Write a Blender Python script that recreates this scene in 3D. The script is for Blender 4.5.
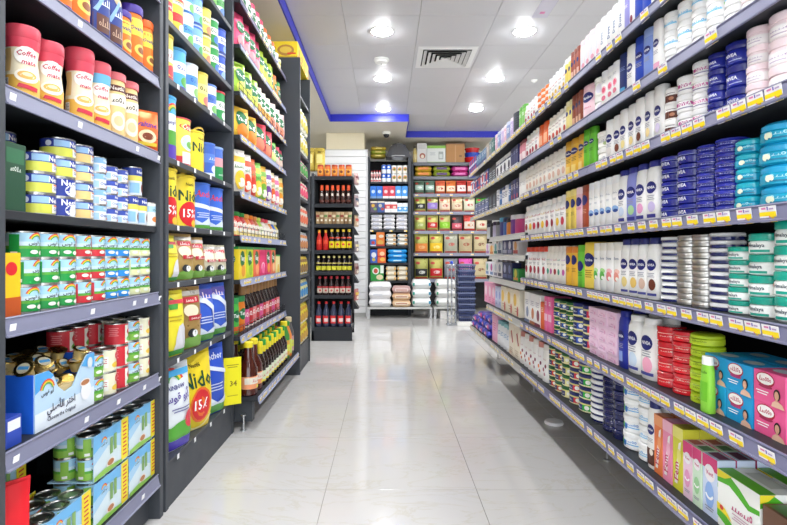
import bpy, math, random
from mathutils import Vector, Matrix
from mathutils.geometry import tessellate_polygon

PI = math.pi
rnd = random.Random(7)
sc = bpy.context.scene
COL = sc.collection
for o in list(bpy.data.objects):
    bpy.data.objects.remove(o)

# ------------------------------------------------------------------ camera, exposure, world
CAM_H = 0.943
FPX, VX, VY = 530.0, 386.0, 253.0
cd = bpy.data.cameras.new('camera')
cd.sensor_width = 36.0
cd.lens = FPX / 787 * 36
cd.shift_x = (393.5 - VX) / 787
cd.shift_y = -(262.5 - VY) / 787
cd.clip_start = 0.02
cam = bpy.data.objects.new('camera', cd)
cam.location = (0, 0, CAM_H)
cam.rotation_euler = (PI / 2, 0, 0)
COL.objects.link(cam)
sc.camera = cam
vs = sc.view_settings
vs.view_transform = 'Standard'
vs.look = 'None'
vs.gamma = 1.0
vs.use_curve_mapping = False
vs.exposure = 1.88
LAMP_STRENGTH = 46.0
wd = bpy.data.worlds.new('world')
sc.world = wd
wd.use_nodes = True
wd.node_tree.nodes['Background'].inputs[0].default_value = (0.9, 0.95, 1, 1)
wd.node_tree.nodes['Background'].inputs[1].default_value = 1.25
try:
    sc.cycles.max_bounces = 8
    sc.cycles.diffuse_bounces = 5
    sc.cycles.glossy_bounces = 4
    sc.cycles.sample_clamp_indirect = 6.0
except Exception:
    pass

# ------------------------------------------------------------------ materials
MATS = {}


def lin(hexs):
    hexs = hexs.lstrip('#')
    o = []
    for i in (0, 2, 4):
        c = int(hexs[i:i + 2], 16) / 255
        o.append(c / 12.92 if c <= 0.04045 else ((c + 0.055) / 1.055) ** 2.4)
    return (o[0], o[1], o[2], 1)


def M(key):
    """'#rrggbb' or '#rrggbb/finish' -> material; finishes: p plastic (default), m matt, g gloss, x metal, f foil, t glass-like"""
    if key in MATS:
        return MATS[key]
    hexs, _, fin = key.partition('/')
    m = bpy.data.materials.new('paint_' + hexs.lstrip('#') + ('_' + fin if fin else ''))
    m.use_nodes = True
    nt = m.node_tree
    b = nt.nodes['Principled BSDF']
    b.inputs['Base Color'].default_value = lin(hexs)
    r, met, spec, coat = {'': (0.42, 0, 0.4, 0), 'p': (0.42, 0, 0.4, 0), 'm': (0.75, 0, 0.25, 0), 'g': (0.18, 0, 0.5, 0.2),
                          'x': (0.28, 1, 0.5, 0), 'f': (0.3, 0.35, 0.6, 0), 't': (0.08, 0, 0.6, 0.3), 'd': (0.5, 0, 0.3, 0)}[fin]
    b.inputs['Roughness'].default_value = r
    b.inputs['Metallic'].default_value = met
    b.inputs['Specular IOR Level'].default_value = spec
    b.inputs['Coat Weight'].default_value = coat
    if fin in ('m', 'd', 'x', 'f'):
        tc = nt.nodes.new('ShaderNodeTexCoord')
        n = nt.nodes.new('ShaderNodeTexNoise')
        n.inputs['Scale'].default_value = 9.0 if fin != 'f' else 30.0
        n.inputs['Detail'].default_value = 4.0
        mr = nt.nodes.new('ShaderNodeMapRange')
        mr.inputs['To Min'].default_value = max(0.05, r - 0.1)
        mr.inputs['To Max'].default_value = min(1, r + 0.1)
        nt.links.new(tc.outputs['Object'], n.inputs['Vector'])
        nt.links.new(n.outputs['Fac'], mr.inputs['Value'])
        nt.links.new(mr.outputs['Result'], b.inputs['Roughness'])
    MATS[key] = m
    return m


def mat_nodes(name):
    m = bpy.data.materials.new(name)
    m.use_nodes = True
    return m, m.node_tree, m.node_tree.nodes['Principled BSDF']


# ------------------------------------------------------------------ mesh builder
class MB:
    def __init__(s):
        s.v, s.f, s.mi, s.keys = [], [], [], []

    def k(s, key):
        if key not in s.keys:
            s.keys.append(key)
        return s.keys.index(key)

    def face(s, pts, key):
        b = len(s.v)
        s.v += [tuple(p) for p in pts]
        s.f.append(tuple(range(b, b + len(pts))))
        s.mi.append(s.k(key))

    def mesh(s, vs_, fs_, key):
        b = len(s.v)
        s.v += [tuple(p) for p in vs_]
        i = s.k(key)
        for f in fs_:
            s.f.append(tuple(b + q for q in f))
            s.mi.append(i)

    def box(s, x0, x1, y0, y1, z0, z1, key, c=0.0):
        if c <= 0:
            vs_ = [(x, y, z) for z in (z0, z1) for y in (y0, y1) for x in (x0, x1)]
            s.mesh(vs_, [(0, 2, 3, 1), (4, 5, 7, 6), (0, 1, 5, 4), (2, 6, 7, 3), (0, 4, 6, 2), (1, 3, 7, 5)], key)
            return
        X, Y, Z = (x0, x1), (y0, y1), (z0, z1)
        vs_, ix = [], {}
        for i in (0, 1):
            for j in (0, 1):
                for k in (0, 1):
                    p = (X[i], Y[j], Z[k])
                    sg = (1 - 2 * i, 1 - 2 * j, 1 - 2 * k)
                    for a in range(3):
                        q = [p[t] + (sg[t] * c if t != a else 0) for t in range(3)]
                        ix[i, j, k, a] = len(vs_)
                        vs_.append(tuple(q))
        fs = []
        for i in (0, 1):
            fs.append([ix[i, 0, 0, 0], ix[i, 1, 0, 0], ix[i, 1, 1, 0], ix[i, 0, 1, 0]][::1 if i else -1])
            fs.append([ix[0, i, 0, 1], ix[0, i, 1, 1], ix[1, i, 1, 1], ix[1, i, 0, 1]][::1 if i else -1])
            fs.append([ix[0, 0, i, 2], ix[1, 0, i, 2], ix[1, 1, i, 2], ix[0, 1, i, 2]][::1 if i else -1])
        for i in (0, 1):
            for j in (0, 1):
                f = lambda q: q if (i + j) % 2 else q[::-1]
                fs.append(f([ix[i, j, 0, 0], ix[i, j, 0, 1], ix[i, j, 1, 1], ix[i, j, 1, 0]][::-1]))
                fs.append(f([ix[i, 0, j, 0], ix[i, 0, j, 2], ix[i, 1, j, 2], ix[i, 1, j, 0]]))
                fs.append(f([ix[0, i, j, 1], ix[0, i, j, 2], ix[1, i, j, 2], ix[1, i, j, 1]][::-1]))
                for k in (0, 1):
                    t = [ix[i, j, k, 0], ix[i, j, k, 1], ix[i, j, k, 2]]
                    fs.append(t if (i + j + k) % 2 else t[::-1])
        s.mesh(vs_, fs, key)

    def lathe(s, prof, key, n=20, sx=1.0, sy=1.0, p=2.0, cx=0.0, cy=0.0, bot=True, top=True):
        vs_, fs = [], []
        for r, z in prof:
            for i in range(n):
                a = 2 * PI * i / n
                ca, sa = math.cos(a), math.sin(a)
                if p != 2.0:
                    ca = math.copysign(abs(ca) ** (2 / p), ca)
                    sa = math.copysign(abs(sa) ** (2 / p), sa)
                vs_.append((cx + r * sx * ca, cy + r * sy * sa, z))
        for q in range(len(prof) - 1):
            for i in range(n):
                j = (i + 1) % n
                fs.append((q * n + i, q * n + j, (q + 1) * n + j, (q + 1) * n + i))
        if bot:
            fs.append(tuple(range(n))[::-1])
        if top:
            fs.append(tuple(range((len(prof) - 1) * n, len(prof) * n)))
        s.mesh(vs_, fs, key)

    def tube(s, pts, r, key, n=8):
        pts = [Vector(p) for p in pts]
        vs_, fs = [], []
        for i, p in enumerate(pts):
            d = (pts[min(i + 1, len(pts) - 1)] - pts[max(i - 1, 0)]).normalized()
            u = d.cross(Vector((0, 0, 1)))
            if u.length < 1e-3:
                u = Vector((1, 0, 0))
            u.normalize()
            w = d.cross(u)
            for q in range(n):
                a = 2 * PI * q / n
                vs_.append(p + u * (r * math.cos(a)) + w * (r * math.sin(a)))
        for i in range(len(pts) - 1):
            for q in range(n):
                j = (q + 1) % n
                fs.append((i * n + q, i * n + j, (i + 1) * n + j, (i + 1) * n + q))
        fs.append(tuple(range(n))[::-1])
        fs.append(tuple(range((len(pts) - 1) * n, len(pts) * n)))
        s.mesh(vs_, fs, key)

    def extrude(s, prof, x0, x1, key, axis='x'):
        """closed 2-D profile [(a,b)] swept along an axis"""
        n = len(prof)
        if axis == 'x':
            vs_ = [(x, a, b) for x in (x0, x1) for a, b in prof]
        else:
            vs_ = [(a, y, b) for y in (x0, x1) for a, b in prof]
        fs = [(i, (i + 1) % n, n + (i + 1) % n, n + i) for i in range(n)]
        fs += [tuple(range(n))[::-1], tuple(range(n, 2 * n))]
        s.mesh(vs_, fs, key)

    def build(s, name, smooth=True, angle=38):
        me = bpy.data.meshes.new(name)
        me.from_pydata(s.v, [], s.f)
        for key in s.keys:
            me.materials.append(key if isinstance(key, bpy.types.Material) else M(key))
        me.polygons.foreach_set('material_index', s.mi)
        if smooth:
            me.polygons.foreach_set('use_smooth', [True] * len(me.polygons))
            me.set_sharp_from_angle(angle=math.radians(angle))
        me.update()
        return me


def link(name, me, parent=None, loc=None, rz=0.0):
    o = bpy.data.objects.new(name, me)
    COL.objects.link(o)
    if parent is not None:
        o.parent = parent
    if loc is not None:
        o.location = loc
    if rz:
        o.rotation_euler = (0, 0, rz)
    return o


def tag(o, label, cat, group=None, kind=None):
    o['label'] = label
    o['category'] = cat
    if group:
        o['group'] = group
    if kind:
        o['kind'] = kind
    return o


def struct(name, me, label=None):
    o = link(name, me)
    o['kind'] = 'structure'
    if label:
        o['label'] = label
    return o


def empty(name, loc, rz=0.0):
    return link(name, None, None, loc, rz)


# ------------------------------------------------------------------ lettering
AR = {'ا': (0xFE8D, 0xFE8E), 'أ': (0xFE83, 0xFE84), 'ب': (0xFE8F, 0xFE90, 0xFE91, 0xFE92), 'و': (0xFEED, 0xFEEE),
      'ق': (0xFED5, 0xFED6, 0xFED7, 0xFED8), 'س': (0xFEB1, 0xFEB2, 0xFEB3, 0xFEB4), 'خ': (0xFEA5, 0xFEA6, 0xFEA7, 0xFEA8),
      'ت': (0xFE95, 0xFE96, 0xFE97, 0xFE98), 'ر': (0xFEAD, 0xFEAE), 'ل': (0xFEDD, 0xFEDE, 0xFEDF, 0xFEE0),
      'ص': (0xFEB9, 0xFEBA, 0xFEBB, 0xFEBC), 'ي': (0xFEF1, 0xFEF2, 0xFEF3, 0xFEF4)}


def arabic(s):
    out = []
    for i, c in enumerate(s):
        if c not in AR:
            out.append(c)
            continue
        prev = i > 0 and s[i - 1] in AR and len(AR[s[i - 1]]) == 4
        nxt = i < len(s) - 1 and s[i + 1] in AR
        four = len(AR[c]) == 4
        ix = (3 if nxt and four else 1) if prev else (2 if nxt and four else 0)
        out.append(chr(AR[c][ix]))
    return ''.join(out[::-1])


TXT = {}


def text_mesh(s, bold=0.02, shear=0.0):
    key = (s, bold, shear)
    if key in TXT:
        return TXT[key]
    cu = bpy.data.curves.new('lettering', 'FONT')
    cu.body = s
    cu.resolution_u = 1
    cu.fill_mode = 'FRONT'
    cu.offset = bold
    cu.shear = shear
    ob = bpy.data.objects.new('lettering', cu)
    COL.objects.link(ob)
    dg = bpy.context.evaluated_depsgraph_get()
    me = bpy.data.meshes.new_from_object(ob.evaluated_get(dg))
    vs_ = [(v.co.x, v.co.y) for v in me.vertices]
    fs = [tuple(p.vertices) for p in me.polygons]
    bpy.data.objects.remove(ob)
    bpy.data.curves.remove(cu)
    bpy.data.meshes.remove(me)
    if not vs_:
        vs_ = [(0, 0), (1, 0), (1, 1)]
    x0, x1 = min(v[0] for v in vs_), max(v[0] for v in vs_)
    y0, y1 = min(v[1] for v in vs_), max(v[1] for v in vs_)
    W = max(x1 - x0, 1e-4)
    vs_ = [((x - (x0 + x1) / 2) / W, (y - (y0 + y1) / 2) / W) for x, y in vs_]
    TXT[key] = (vs_, fs)
    return TXT[key]


# ------------------------------------------------------------------ print on a surface.  surf(u_metres, z_metres, lift) -> xyz
def draw(mb, surf, w, h, ops, e0=0.0005, de=0.00022, seg=0.012, wrap=None):
    for k, op in enumerate(ops):
        e = e0 + de * k
        t, col = op[0], op[-1]

        def grid(u0, v0, u1, v1, col):
            nu = max(1, math.ceil(abs(u1 - u0) / seg))
            nv = max(1, math.ceil(abs(v1 - v0) / (seg * 2)))
            vs_ = [surf(u0 + (u1 - u0) * i / nu, v0 + (v1 - v0) * j / nv, e) for j in range(nv + 1) for i in range(nu + 1)]
            fs = [(j * (nu + 1) + i, j * (nu + 1) + i + 1, (j + 1) * (nu + 1) + i + 1, (j + 1) * (nu + 1) + i) for j in range(nv) for i in range(nu)]
            mb.mesh(vs_, fs, col)
        if t == 'w':      # band all round
            wrap(mb, op[1] * h, op[2] * h, e, col)
        elif t == 'r':
            grid(op[1] * w, op[2] * h, op[3] * w, op[4] * h, col)
        elif t == 'e':    # ellipse u, v(frac of h), ru, rv (of w)
            u, v, ru, rv = op[1] * w, op[2] * h, op[3] * w, op[4] * w
            n = 16
            vs_ = [surf(u, v, e)]
            for rr in (0.5, 1):
                vs_ += [surf(u + rr * ru * math.cos(2 * PI * i / n), v + rr * rv * math.sin(2 * PI * i / n), e) for i in range(n)]
            fs = [(0, 1 + i, 1 + (i + 1) % n) for i in range(n)] + [(1 + i, 1 + n + i, 1 + n + (i + 1) % n, 1 + (i + 1) % n) for i in range(n)]
            mb.mesh(vs_, fs, col)
        elif t == 'a':    # arc band u, v, r0, r1 (of w), angle0, angle1
            u, v, r0, r1, a0, a1 = op[1] * w, op[2] * h, op[3] * w, op[4] * w, op[5], op[6]
            n = 8
            vs_ = []
            for i in range(n + 1):
                a = math.radians(a0 + (a1 - a0) * i / n)
                for r in (r0, r1):
                    vs_.append(surf(u + r * math.cos(a), v + r * math.sin(a), e))
            mb.mesh(vs_, [(2 * i, 2 * i + 1, 2 * i + 3, 2 * i + 2) for i in range(n)], col)
        elif t == 'p':
            pts = [(a * w, b * h) for a, b in op[1]]
            tr = [tuple(q) for q in tessellate_polygon([[Vector((a, b, 0)) for a, b in pts]])]
            for it in range(4):
                if seg >= 1 or not tr:
                    break
                nt, cache, split = [], {}, False

                def mid(i, j):
                    k2 = (min(i, j), max(i, j))
                    if k2 not in cache:
                        cache[k2] = len(pts)
                        pts.append(((pts[i][0] + pts[j][0]) / 2, (pts[i][1] + pts[j][1]) / 2))
                    return cache[k2]
                if max(math.hypot(pts[i][0] - pts[j][0], pts[i][1] - pts[j][1]) for t3 in tr for i, j in ((t3[0], t3[1]), (t3[1], t3[2]), (t3[2], t3[0]))) < seg * 1.6:
                    break
                for i, j, k3 in tr:
                    a_, b_, c_ = mid(i, j), mid(j, k3), mid(k3, i)
                    nt += [(i, a_, c_), (a_, j, b_), (c_, b_, k3), (a_, b_, c_)]
                tr = nt
            mb.mesh([surf(a, b, e) for a, b in pts], tr, col)
        elif t in ('t', 'ti', 'tv'):    # text, u, v, total width (of w)
            vs_, fs = text_mesh(op[1], 0.02, 0.25 if t == 'ti' else 0.0)
            W = op[4] * w
            if t == 'tv':
                P = [surf(op[2] * w - y * W, op[3] * h + x * W, e) for x, y in vs_]
            else:
                P = [surf(op[2] * w + x * W, op[3] * h + y * W, e) for x, y in vs_]
            mb.mesh(P, fs, col)
        elif t == 'l':    # block of fine print: u, v top, width, n lines, pitch (of w)
            for q in range(op[4]):
                ww = op[3] * (1.0 if q % 2 == 0 else 0.8)
                v1 = op[2] * h - q * op[5] * w
                grid((op[1] - ww / 2) * w, v1 - 0.4 * op[5] * w, (op[1] + ww / 2) * w, v1, col)
        elif t == 's':    # illegible script: u, v, width, height (of w), bumps
            u0, v0, W, H, n = op[1] * w, op[2] * h, op[3] * w, op[4] * w, op[5]
            n = n + 2
            q = random.Random(n * 7 + int(1e4 * W))
            step = W / n
            for i in range(n):      # letter-like loops and stems of uneven height
                x = u0 - W / 2 + step * (i + 0.5)
                tall = H * q.choice((0.55, 0.6, 0.7, 1.0, 1.1))
                th = min(step * 0.3, H * 0.2)
                lo = v0 - H * 0.5
                if q.random() < 0.45:
                    m_, rr_ = 8, (step * 0.46, tall * 0.5)
                    P = []
                    for a in range(m_ + 1):
                        an = 2 * PI * a / m_ + 0.6
                        for k2 in (1.0, 0.5):
                            P.append(surf(x + rr_[0] * k2 * math.cos(an), lo + tall * 0.5 + rr_[1] * k2 * math.sin(an), e))
                    mb.mesh(P, [(2 * a, 2 * a + 1, 2 * a + 3, 2 * a + 2) for a in range(m_)], col)
                else:
                    sl = step * q.uniform(0.05, 0.25)
                    mb.mesh([surf(x - th * 0.6, lo, e), surf(x + th * 0.6, lo, e), surf(x + th * 0.6 + sl, lo + tall, e), surf(x - th * 0.6 + sl, lo + tall, e)], [(0, 1, 2, 3)], col)
                    mb.mesh([surf(x - step * 0.4, lo, e), surf(x + step * 0.55, lo, e), surf(x + step * 0.55, lo + H * 0.13, e), surf(x - step * 0.4, lo + H * 0.13, e)], [(0, 1, 2, 3)], col)


def interp(prof, z):
    if z <= prof[0][1]:
        return prof[0][0]
    for (r0, z0), (r1, z1) in zip(prof, prof[1:]):
        if z <= z1:
            return r0 + (r1 - r0) * ((z - z0) / (z1 - z0) if z1 > z0 else 1)
    return prof[-1][0]


class Design:
    """a kind of product: its own mesh and the meshes of its parts, facing -Y, standing on z=0"""
    def __init__(s, name, cat, w, d, h, body, parts):
        s.name, s.cat, s.w, s.d, s.h, s.body, s.parts = name, cat, w, d, h, body, parts


DES = {}


def memo(fn):
    def g(*a, **k):
        key = (fn.__name__, repr(a), repr(sorted(k.items())))
        if key not in DES:
            DES[key] = fn(*a, **k)
        return DES[key]
    return g


def label_part(surf, w, h, ops, wrap=None, seg=0.012):
    if not ops:
        return []
    mb = MB()
    draw(mb, surf, w, h, ops, wrap=wrap, seg=seg)
    return [('label', mb.build('label'))]


def surf_round(prof, sy=1.0):
    rn = max(r for r, z in prof)

    def surf(u, v, e):
        r = interp(prof, v) + e
        a = u / rn
        return (r * math.sin(a), -r * sy * math.cos(a), v)
    return surf


def wrap_round(prof, n=24):
    def wrap(mb, z0, z1, e, col):
        zs = [z0] + [z for r, z in prof if z0 + 1e-4 < z < z1 - 1e-4] + [z1]
        mb.lathe([(interp(prof, z) + e, z) for z in zs], col, n=n, bot=False, top=False)
    return wrap


@memo
def jar(name, cat, w, h, body, lid, lid_f=0.3, lid_w=1.0, body_w=0.96, ops=(), lops=(), n=20, dome=0.0, top_ops=False):
    """round jar: body, screw lid, printed label"""
    r = w / 2
    zb = h * (1 - lid_f)
    bp = [(r * body_w * 0.86, 0), (r * body_w, h * 0.08), (r * body_w, zb * 0.85), (r * body_w * 0.93, zb)]
    mb = MB()
    mb.lathe(bp, body, n=n)
    lp = [(r * lid_w * 0.99, zb), (r * lid_w, zb + 0.1 * (h - zb)), (r * lid_w, h - (h - zb) * (0.15 + dome)), (r * lid_w * (0.94 - dome * 0.5), h)]
    ml = MB()
    ml.lathe(lp, lid, n=n)
    parts = [('lid', ml.build('lid'))]
    parts += label_part(surf_round(bp + lp), w, h, ops, wrap_round(bp + lp, n))
    return Design(name, cat, w, w, h, mb.build('jar_body'), parts)


@memo
def tin(name, cat, w, h, body, lid, band=None, n=20, ops=()):
    """flat round cream tin: base, rimmed lid"""
    r = w / 2
    mb = MB()
    bp = [(r * 0.9, 0), (r * 0.95, h * 0.1), (r * 0.95, h * 0.5)]
    mb.lathe(bp, body, n=n)
    ml = MB()
    lp = [(r, h * 0.5), (r, h * 0.55), (r * 0.985, h * 0.6), (r * 0.985, h * 0.9), (r * 0.93, h)]
    ml.lathe(lp, lid, n=n)
    parts = [('lid', ml.build('lid'))]
    parts += label_part(surf_round(bp + lp), w, h, ops, wrap_round(bp + lp, n))
    return Design(name, cat, w, w, h, mb.build('tin_body'), parts)


@memo
def can(name, cat, w, h, ops=(), body='#b9bcc0/x', lid=None, lid_f=0.06, n=24, ring=True):
    """food can with rolled rims (part rim), paper label; optional plastic lid"""
    r = w / 2
    e = min(0.004, h * 0.05)
    bp = [(r * 0.97, e), (r * 0.97, h - e)]
    mb = MB()
    mb.lathe(bp, body, n=n)
    mr = MB()
    mb.lathe([(r * 0.9, 0), (r, 0), (r, e * 0.8), (r * 0.97, e)], '#c9c9c6/x', n=n, top=False)
    if lid is None:
        mr.lathe([(r * 0.97, h - e), (r, h - e * 0.8), (r, h), (r * 0.93, h), (r * 0.9, h - e), (r * 0.6, h - e), (r * 0.58, h - e * 0.6), (r * 0.3, h - e * 0.6)], '#c9c9c6/x', n=n, bot=False)
    parts = [('rim', mr.build('rim'))] if lid is None else []
    if lid:
        ml = MB()
        lh = h * lid_f
        ml.lathe([(r * 1.0, h - lh), (r * 1.02, h - lh * 0.9), (r * 1.02, h - lh * 0.2), (r * 0.96, h)], lid, n=n)
        parts.append(('lid', ml.build('lid')))
    parts += label_part(surf_round(bp), w, h, ops, wrap_round(bp, n))
    return Design(name, cat, w, w, h, mb.build('can_body'), parts)


STY = {
    'flat': ([(0.9, 0), (1, 0.015), (1, 0.8), (0.97, 0.84)], [(0.96, 0.84), (0.97, 0.855), (0.95, 0.985), (0.9, 1)]),
    'shoulder': ([(0.92, 0), (1, 0.015), (1, 0.6), (0.96, 0.72), (0.8, 0.81), (0.6, 0.85)], [(0.62, 0.85), (0.62, 0.98), (0.56, 1)]),
    'nivea': ([(0.86, 0), (0.95, 0.02), (1, 0.3), (1, 0.62), (0.93, 0.8), (0.8, 0.88), (0.66, 0.9)], [(0.68, 0.9), (0.68, 0.985), (0.62, 1)]),
    'taper': ([(0.96, 0), (1, 0.02), (0.98, 0.4), (0.88, 0.75), (0.74, 0.85)], [(0.76, 0.85), (0.72, 0.98), (0.66, 1)]),
    'tube': ([(0.88, 0), (0.92, 0.0), (0.93, 0.13)], [(0.95, 0.13), (1, 0.3), (1, 0.95), (1, 1)]),
    'sprayer': ([(0.95, 0), (1, 0.02), (1, 0.72), (0.9, 0.77)], [(0.9, 0.77), (0.86, 0.98), (0.7, 1)]),
}


@memo
def bottle(name, cat, w, h, body, cap, style='flat', ops=(), dr=0.62, p=2.7, n=20):
    """flattened toiletries bottle: body, cap, printed front label"""
    bs, cs = STY[style]
    r = w / 2
    bp = [(a * r, z * h) for a, z in bs]
    cp = [(a * r, z * h) for a, z in cs]
    mb = MB()
    mb.lathe(bp, body, n=n, sy=dr, p=p)
    mc = MB()
    mc.lathe(cp, cap, n=n, sy=dr if style in ('flat', 'tube') else min(1, dr * 1.25), p=p if style in ('flat', 'tube') else 2.2)
    allp = bp + cp

    def surf(u, v, e):
        R = interp(allp, v)
        t = min(0.995, abs(u / R)) if R > 0 else 0
        return (max(-R, min(R, u)), -R * dr * (1 - t ** p) ** (1 / p) - e - 0.0004, v)

    def wrap(m, z0, z1, e, col):
        zs = [z0] + [z for rr, z in allp if z0 + 1e-4 < z < z1 - 1e-4] + [z1]
        m.lathe([(interp(allp, z) + e, z) for z in zs], col, n=n, sy=dr, p=p, bot=False, top=False)
    parts = [('cap', mc.build('cap'))] + label_part(surf, w, h, ops, wrap, seg=w / 5)
    return Design(name, cat, w, w * dr, h, mb.build('bottle_body'), parts)


@memo
def carton(name, cat, w, d, h, col, ops=(), side=(), top=None, c=0.0008, side_col=None, parts_extra=()):
    """cardboard box with print on the front, both narrow sides and the top"""
    mb = MB()
    mb.box(-w / 2, w / 2, -d / 2, d / 2, 0, h, col, c)
    ml = MB()
    draw(ml, lambda u, v, e: (u, -d / 2 - e, v), w, h, ops, seg=1)
    if side:
        draw(ml, lambda u, v, e: (w / 2 + e, u, v), d, h, side, seg=1)
        draw(ml, lambda u, v, e: (-w / 2 - e, -u, v), d, h, side, seg=1)
    if top:
        draw(ml, lambda u, v, e: (u, v - d / 2, h + e), w, d, top, seg=1)
    parts = [('label', ml.build('label', smooth=False))] if (ops or side or top) else []
    return Design(name, cat, w, d, h, mb.build('carton_body', smooth=False), parts)


@memo
def pouch(name, cat, w, d, h, col, ops=(), seal=0.06, pinch=0.05, back=None, crown=0.5, seed=0):
    """stand-up pouch / snack bag: cushioned body with flat top seal"""
    rr = random.Random(seed + 11)
    ph = rr.random() * 6

    def yy(u, v):
        t = max(0, 1 - abs(2 * u / w) ** 3)
        q = v / h
        g = (0.55 + 0.45 * min(1, q / 0.18)) * (1 - max(0, (q - crown) / (1 - crown)) ** 1.6)
        return d / 2 * (t ** 0.6) * max(g, 0) * (1 + 0.06 * math.sin(9 * q + ph + 14 * u / w)) + 0.0015

    def half(v):
        q = v / h
        return w / 2 * (1 - pinch * math.sin(PI * q))
    NU, NV = 8, 8
    mb = MB()
    for sgn in (-1, 1):
        vs_ = []
        for j in range(NV + 1):
            v = h * (1 - seal) * j / NV
            for i in range(NU + 1):
                u = (-1 + 2 * i / NU) * half(v)
                vs_.append((u, sgn * yy(u, v), v))
        fs = []
        for j in range(NV):
            for i in range(NU):
                q = (j * (NU + 1) + i, j * (NU + 1) + i + 1, (j + 1) * (NU + 1) + i + 1, (j + 1) * (NU + 1) + i)
                fs.append(q if sgn < 0 else q[::-1])
        mb.mesh(vs_, fs, col if sgn < 0 or not back else back)
    mb.mesh([(x, y, 0) for x, y in [(-w / 2, -yy(-w / 2, 0)), (0, -yy(0, 0)), (w / 2, -yy(w / 2, 0)), (w / 2, yy(w / 2, 0)), (0, yy(0, 0)), (-w / 2, yy(-w / 2, 0))]], [(0, 5, 4, 3, 2, 1)], col)
    ms = MB()
    z0 = h * (1 - seal)
    ms.box(-half(z0), half(z0), -0.0016, 0.0016, z0 - 0.001, h, col)
    parts = [('top_seal', ms.build('top_seal'))]
    parts += label_part(lambda u, v, e: (u, -yy(u, v) - e - 0.0022, v), w, h, ops, seg=0.02)
    return Design(name, cat, w, d, h, mb.build('pouch_body', angle=60), parts)


@memo
def sack(name, cat, w, d, h, col, ops=(), seed=0, seal=None):
    """filled bag lying flat"""
    rr = random.Random(seed + 5)
    p1, p2 = rr.random() * 6, rr.random() * 6
    NU, NV = 12, 8
    mb = MB()

    def zt(a, b):
        return (max(0, (1 - abs(a) ** 6)) ** 0.3) * (max(0, (1 - abs(b) ** 6)) ** 0.3) * (1 + 0.05 * math.sin(5 * a + p1) * math.sin(4 * b + p2))
    for sgn in (1, -1):
        vs_ = []
        for j in range(NV + 1):
            b = -1 + 2 * j / NV
            b = math.copysign(abs(b) ** 0.75, b)
            for i in range(NU + 1):
                a = -1 + 2 * i / NU
                a = math.copysign(abs(a) ** 0.75, a)
                vs_.append((a * w / 2, b * d / 2, h / 2 + sgn * h / 2 * zt(a, b)))
        fs = []
        for j in range(NV):
            for i in range(NU):
                q = (j * (NU + 1) + i, j * (NU + 1) + i + 1, (j + 1) * (NU + 1) + i + 1, (j + 1) * (NU + 1) + i)
                fs.append(q if sgn > 0 else q[::-1])
        mb.mesh(vs_, fs, col)
    parts = []
    if seal:
        ms = MB()
        for sg in (-1, 1):
            ms.box(sg * w / 2 - 0.008, sg * w / 2 + 0.008, -d * 0.42, d * 0.42, h / 2 - 0.004, h / 2 + 0.004, seal)
        parts.append(('end_seal', ms.build('end_seal')))

    def surf(u, v, e):
        a, q = min(0.98, abs(2 * u / w)), 2 * v / h - 1
        A = max(0.05, (1 - a ** 6) ** 0.3)
        t = min(0.97, abs(q) / A)
        b = (1 - t ** (1 / 0.3)) ** (1 / 6)
        return (u, -d / 2 * b - e - 0.001, v)
    parts += label_part(surf, w, h, ops, seg=0.02)
    return Design(name, cat, w, d, h, mb.build('sack_body', angle=70), parts)


@memo
def glass_bottle(name, cat, w, h, body, cap, ops=(), neck=0.3, neck_at=0.62, cap_f=0.12, cap_w=0.36, n=18, neck_col=None, square=2.0, cap2=None):
    """round sauce / syrup bottle with neck, screw cap and label"""
    r = w / 2
    zc = h * (1 - cap_f)
    bp = [(r * 0.9, 0), (r, h * 0.02), (r, h * neck_at * 0.86), (r * 0.82, h * neck_at), (r * neck * 1.15, h * (neck_at + 0.12)), (r * neck, zc)]
    mb = MB()
    mb.lathe(bp, body, n=n, p=square)
    mc = MB()
    cw = r * cap_w
    mc.lathe([(cw, zc - h * 0.01), (cw * 1.02, zc), (cw, h - h * 0.015), (cw * 0.85, h)], cap, n=n)
    parts = [('cap', mc.build('cap'))]
    if neck_col:
        mn = MB()
        mn.lathe([(r * neck * 1.15 + 0.0008, h * (neck_at + 0.12)), (r * neck + 0.0008, zc - h * 0.01)], neck_col, n=n, bot=False, top=False)
        parts.append(('neck_band', mn.build('neck_band')))
    parts += label_part(surf_round(bp), w, h, ops, wrap_round(bp, n))
    return Design(name, cat, w, w, h, mb.build('bottle_body'), parts)


# ------------------------------------------------------------------ placing
ORD = ['first', 'second', 'third', 'fourth', 'fifth', 'sixth', 'seventh', 'eighth', 'ninth', 'tenth', 'eleventh', 'twelfth',
       'thirteenth', 'fourteenth', 'fifteenth', 'sixteenth']
NUM = ['zero', 'one', 'two', 'three', 'four', 'five', 'six', 'seven', 'eight', 'nine', 'ten', 'eleven', 'twelve', 'thirteen',
       'fourteen', 'fifteen', 'sixteen']
SEEN = {}


def article(i, n, lo='nearest', hi='farthest'):
    """i-th of n counted from the lo end"""
    if i == 0:
        return lo
    if i == n - 1:
        return hi
    if n == 3:
        return 'middle'
    return ORD[i] + ' ' + lo if lo == 'nearest' else ORD[i]


def where(i, n, j, m, lo='nearest', hi='farthest'):
    st = ''
    if m > 1:
        lay = 'bottom' if j == 0 else 'top' if j == m - 1 else 'middle' if m == 3 else ORD[j] + ' up'
        st = lay + (' of its stack' if n == 1 else ' of %s stack' % article(i, n, lo, hi))
    elif n > 1:
        a = article(i, n, lo, hi)
        st = a + ' of %s' % NUM[n]
    return st


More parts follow.
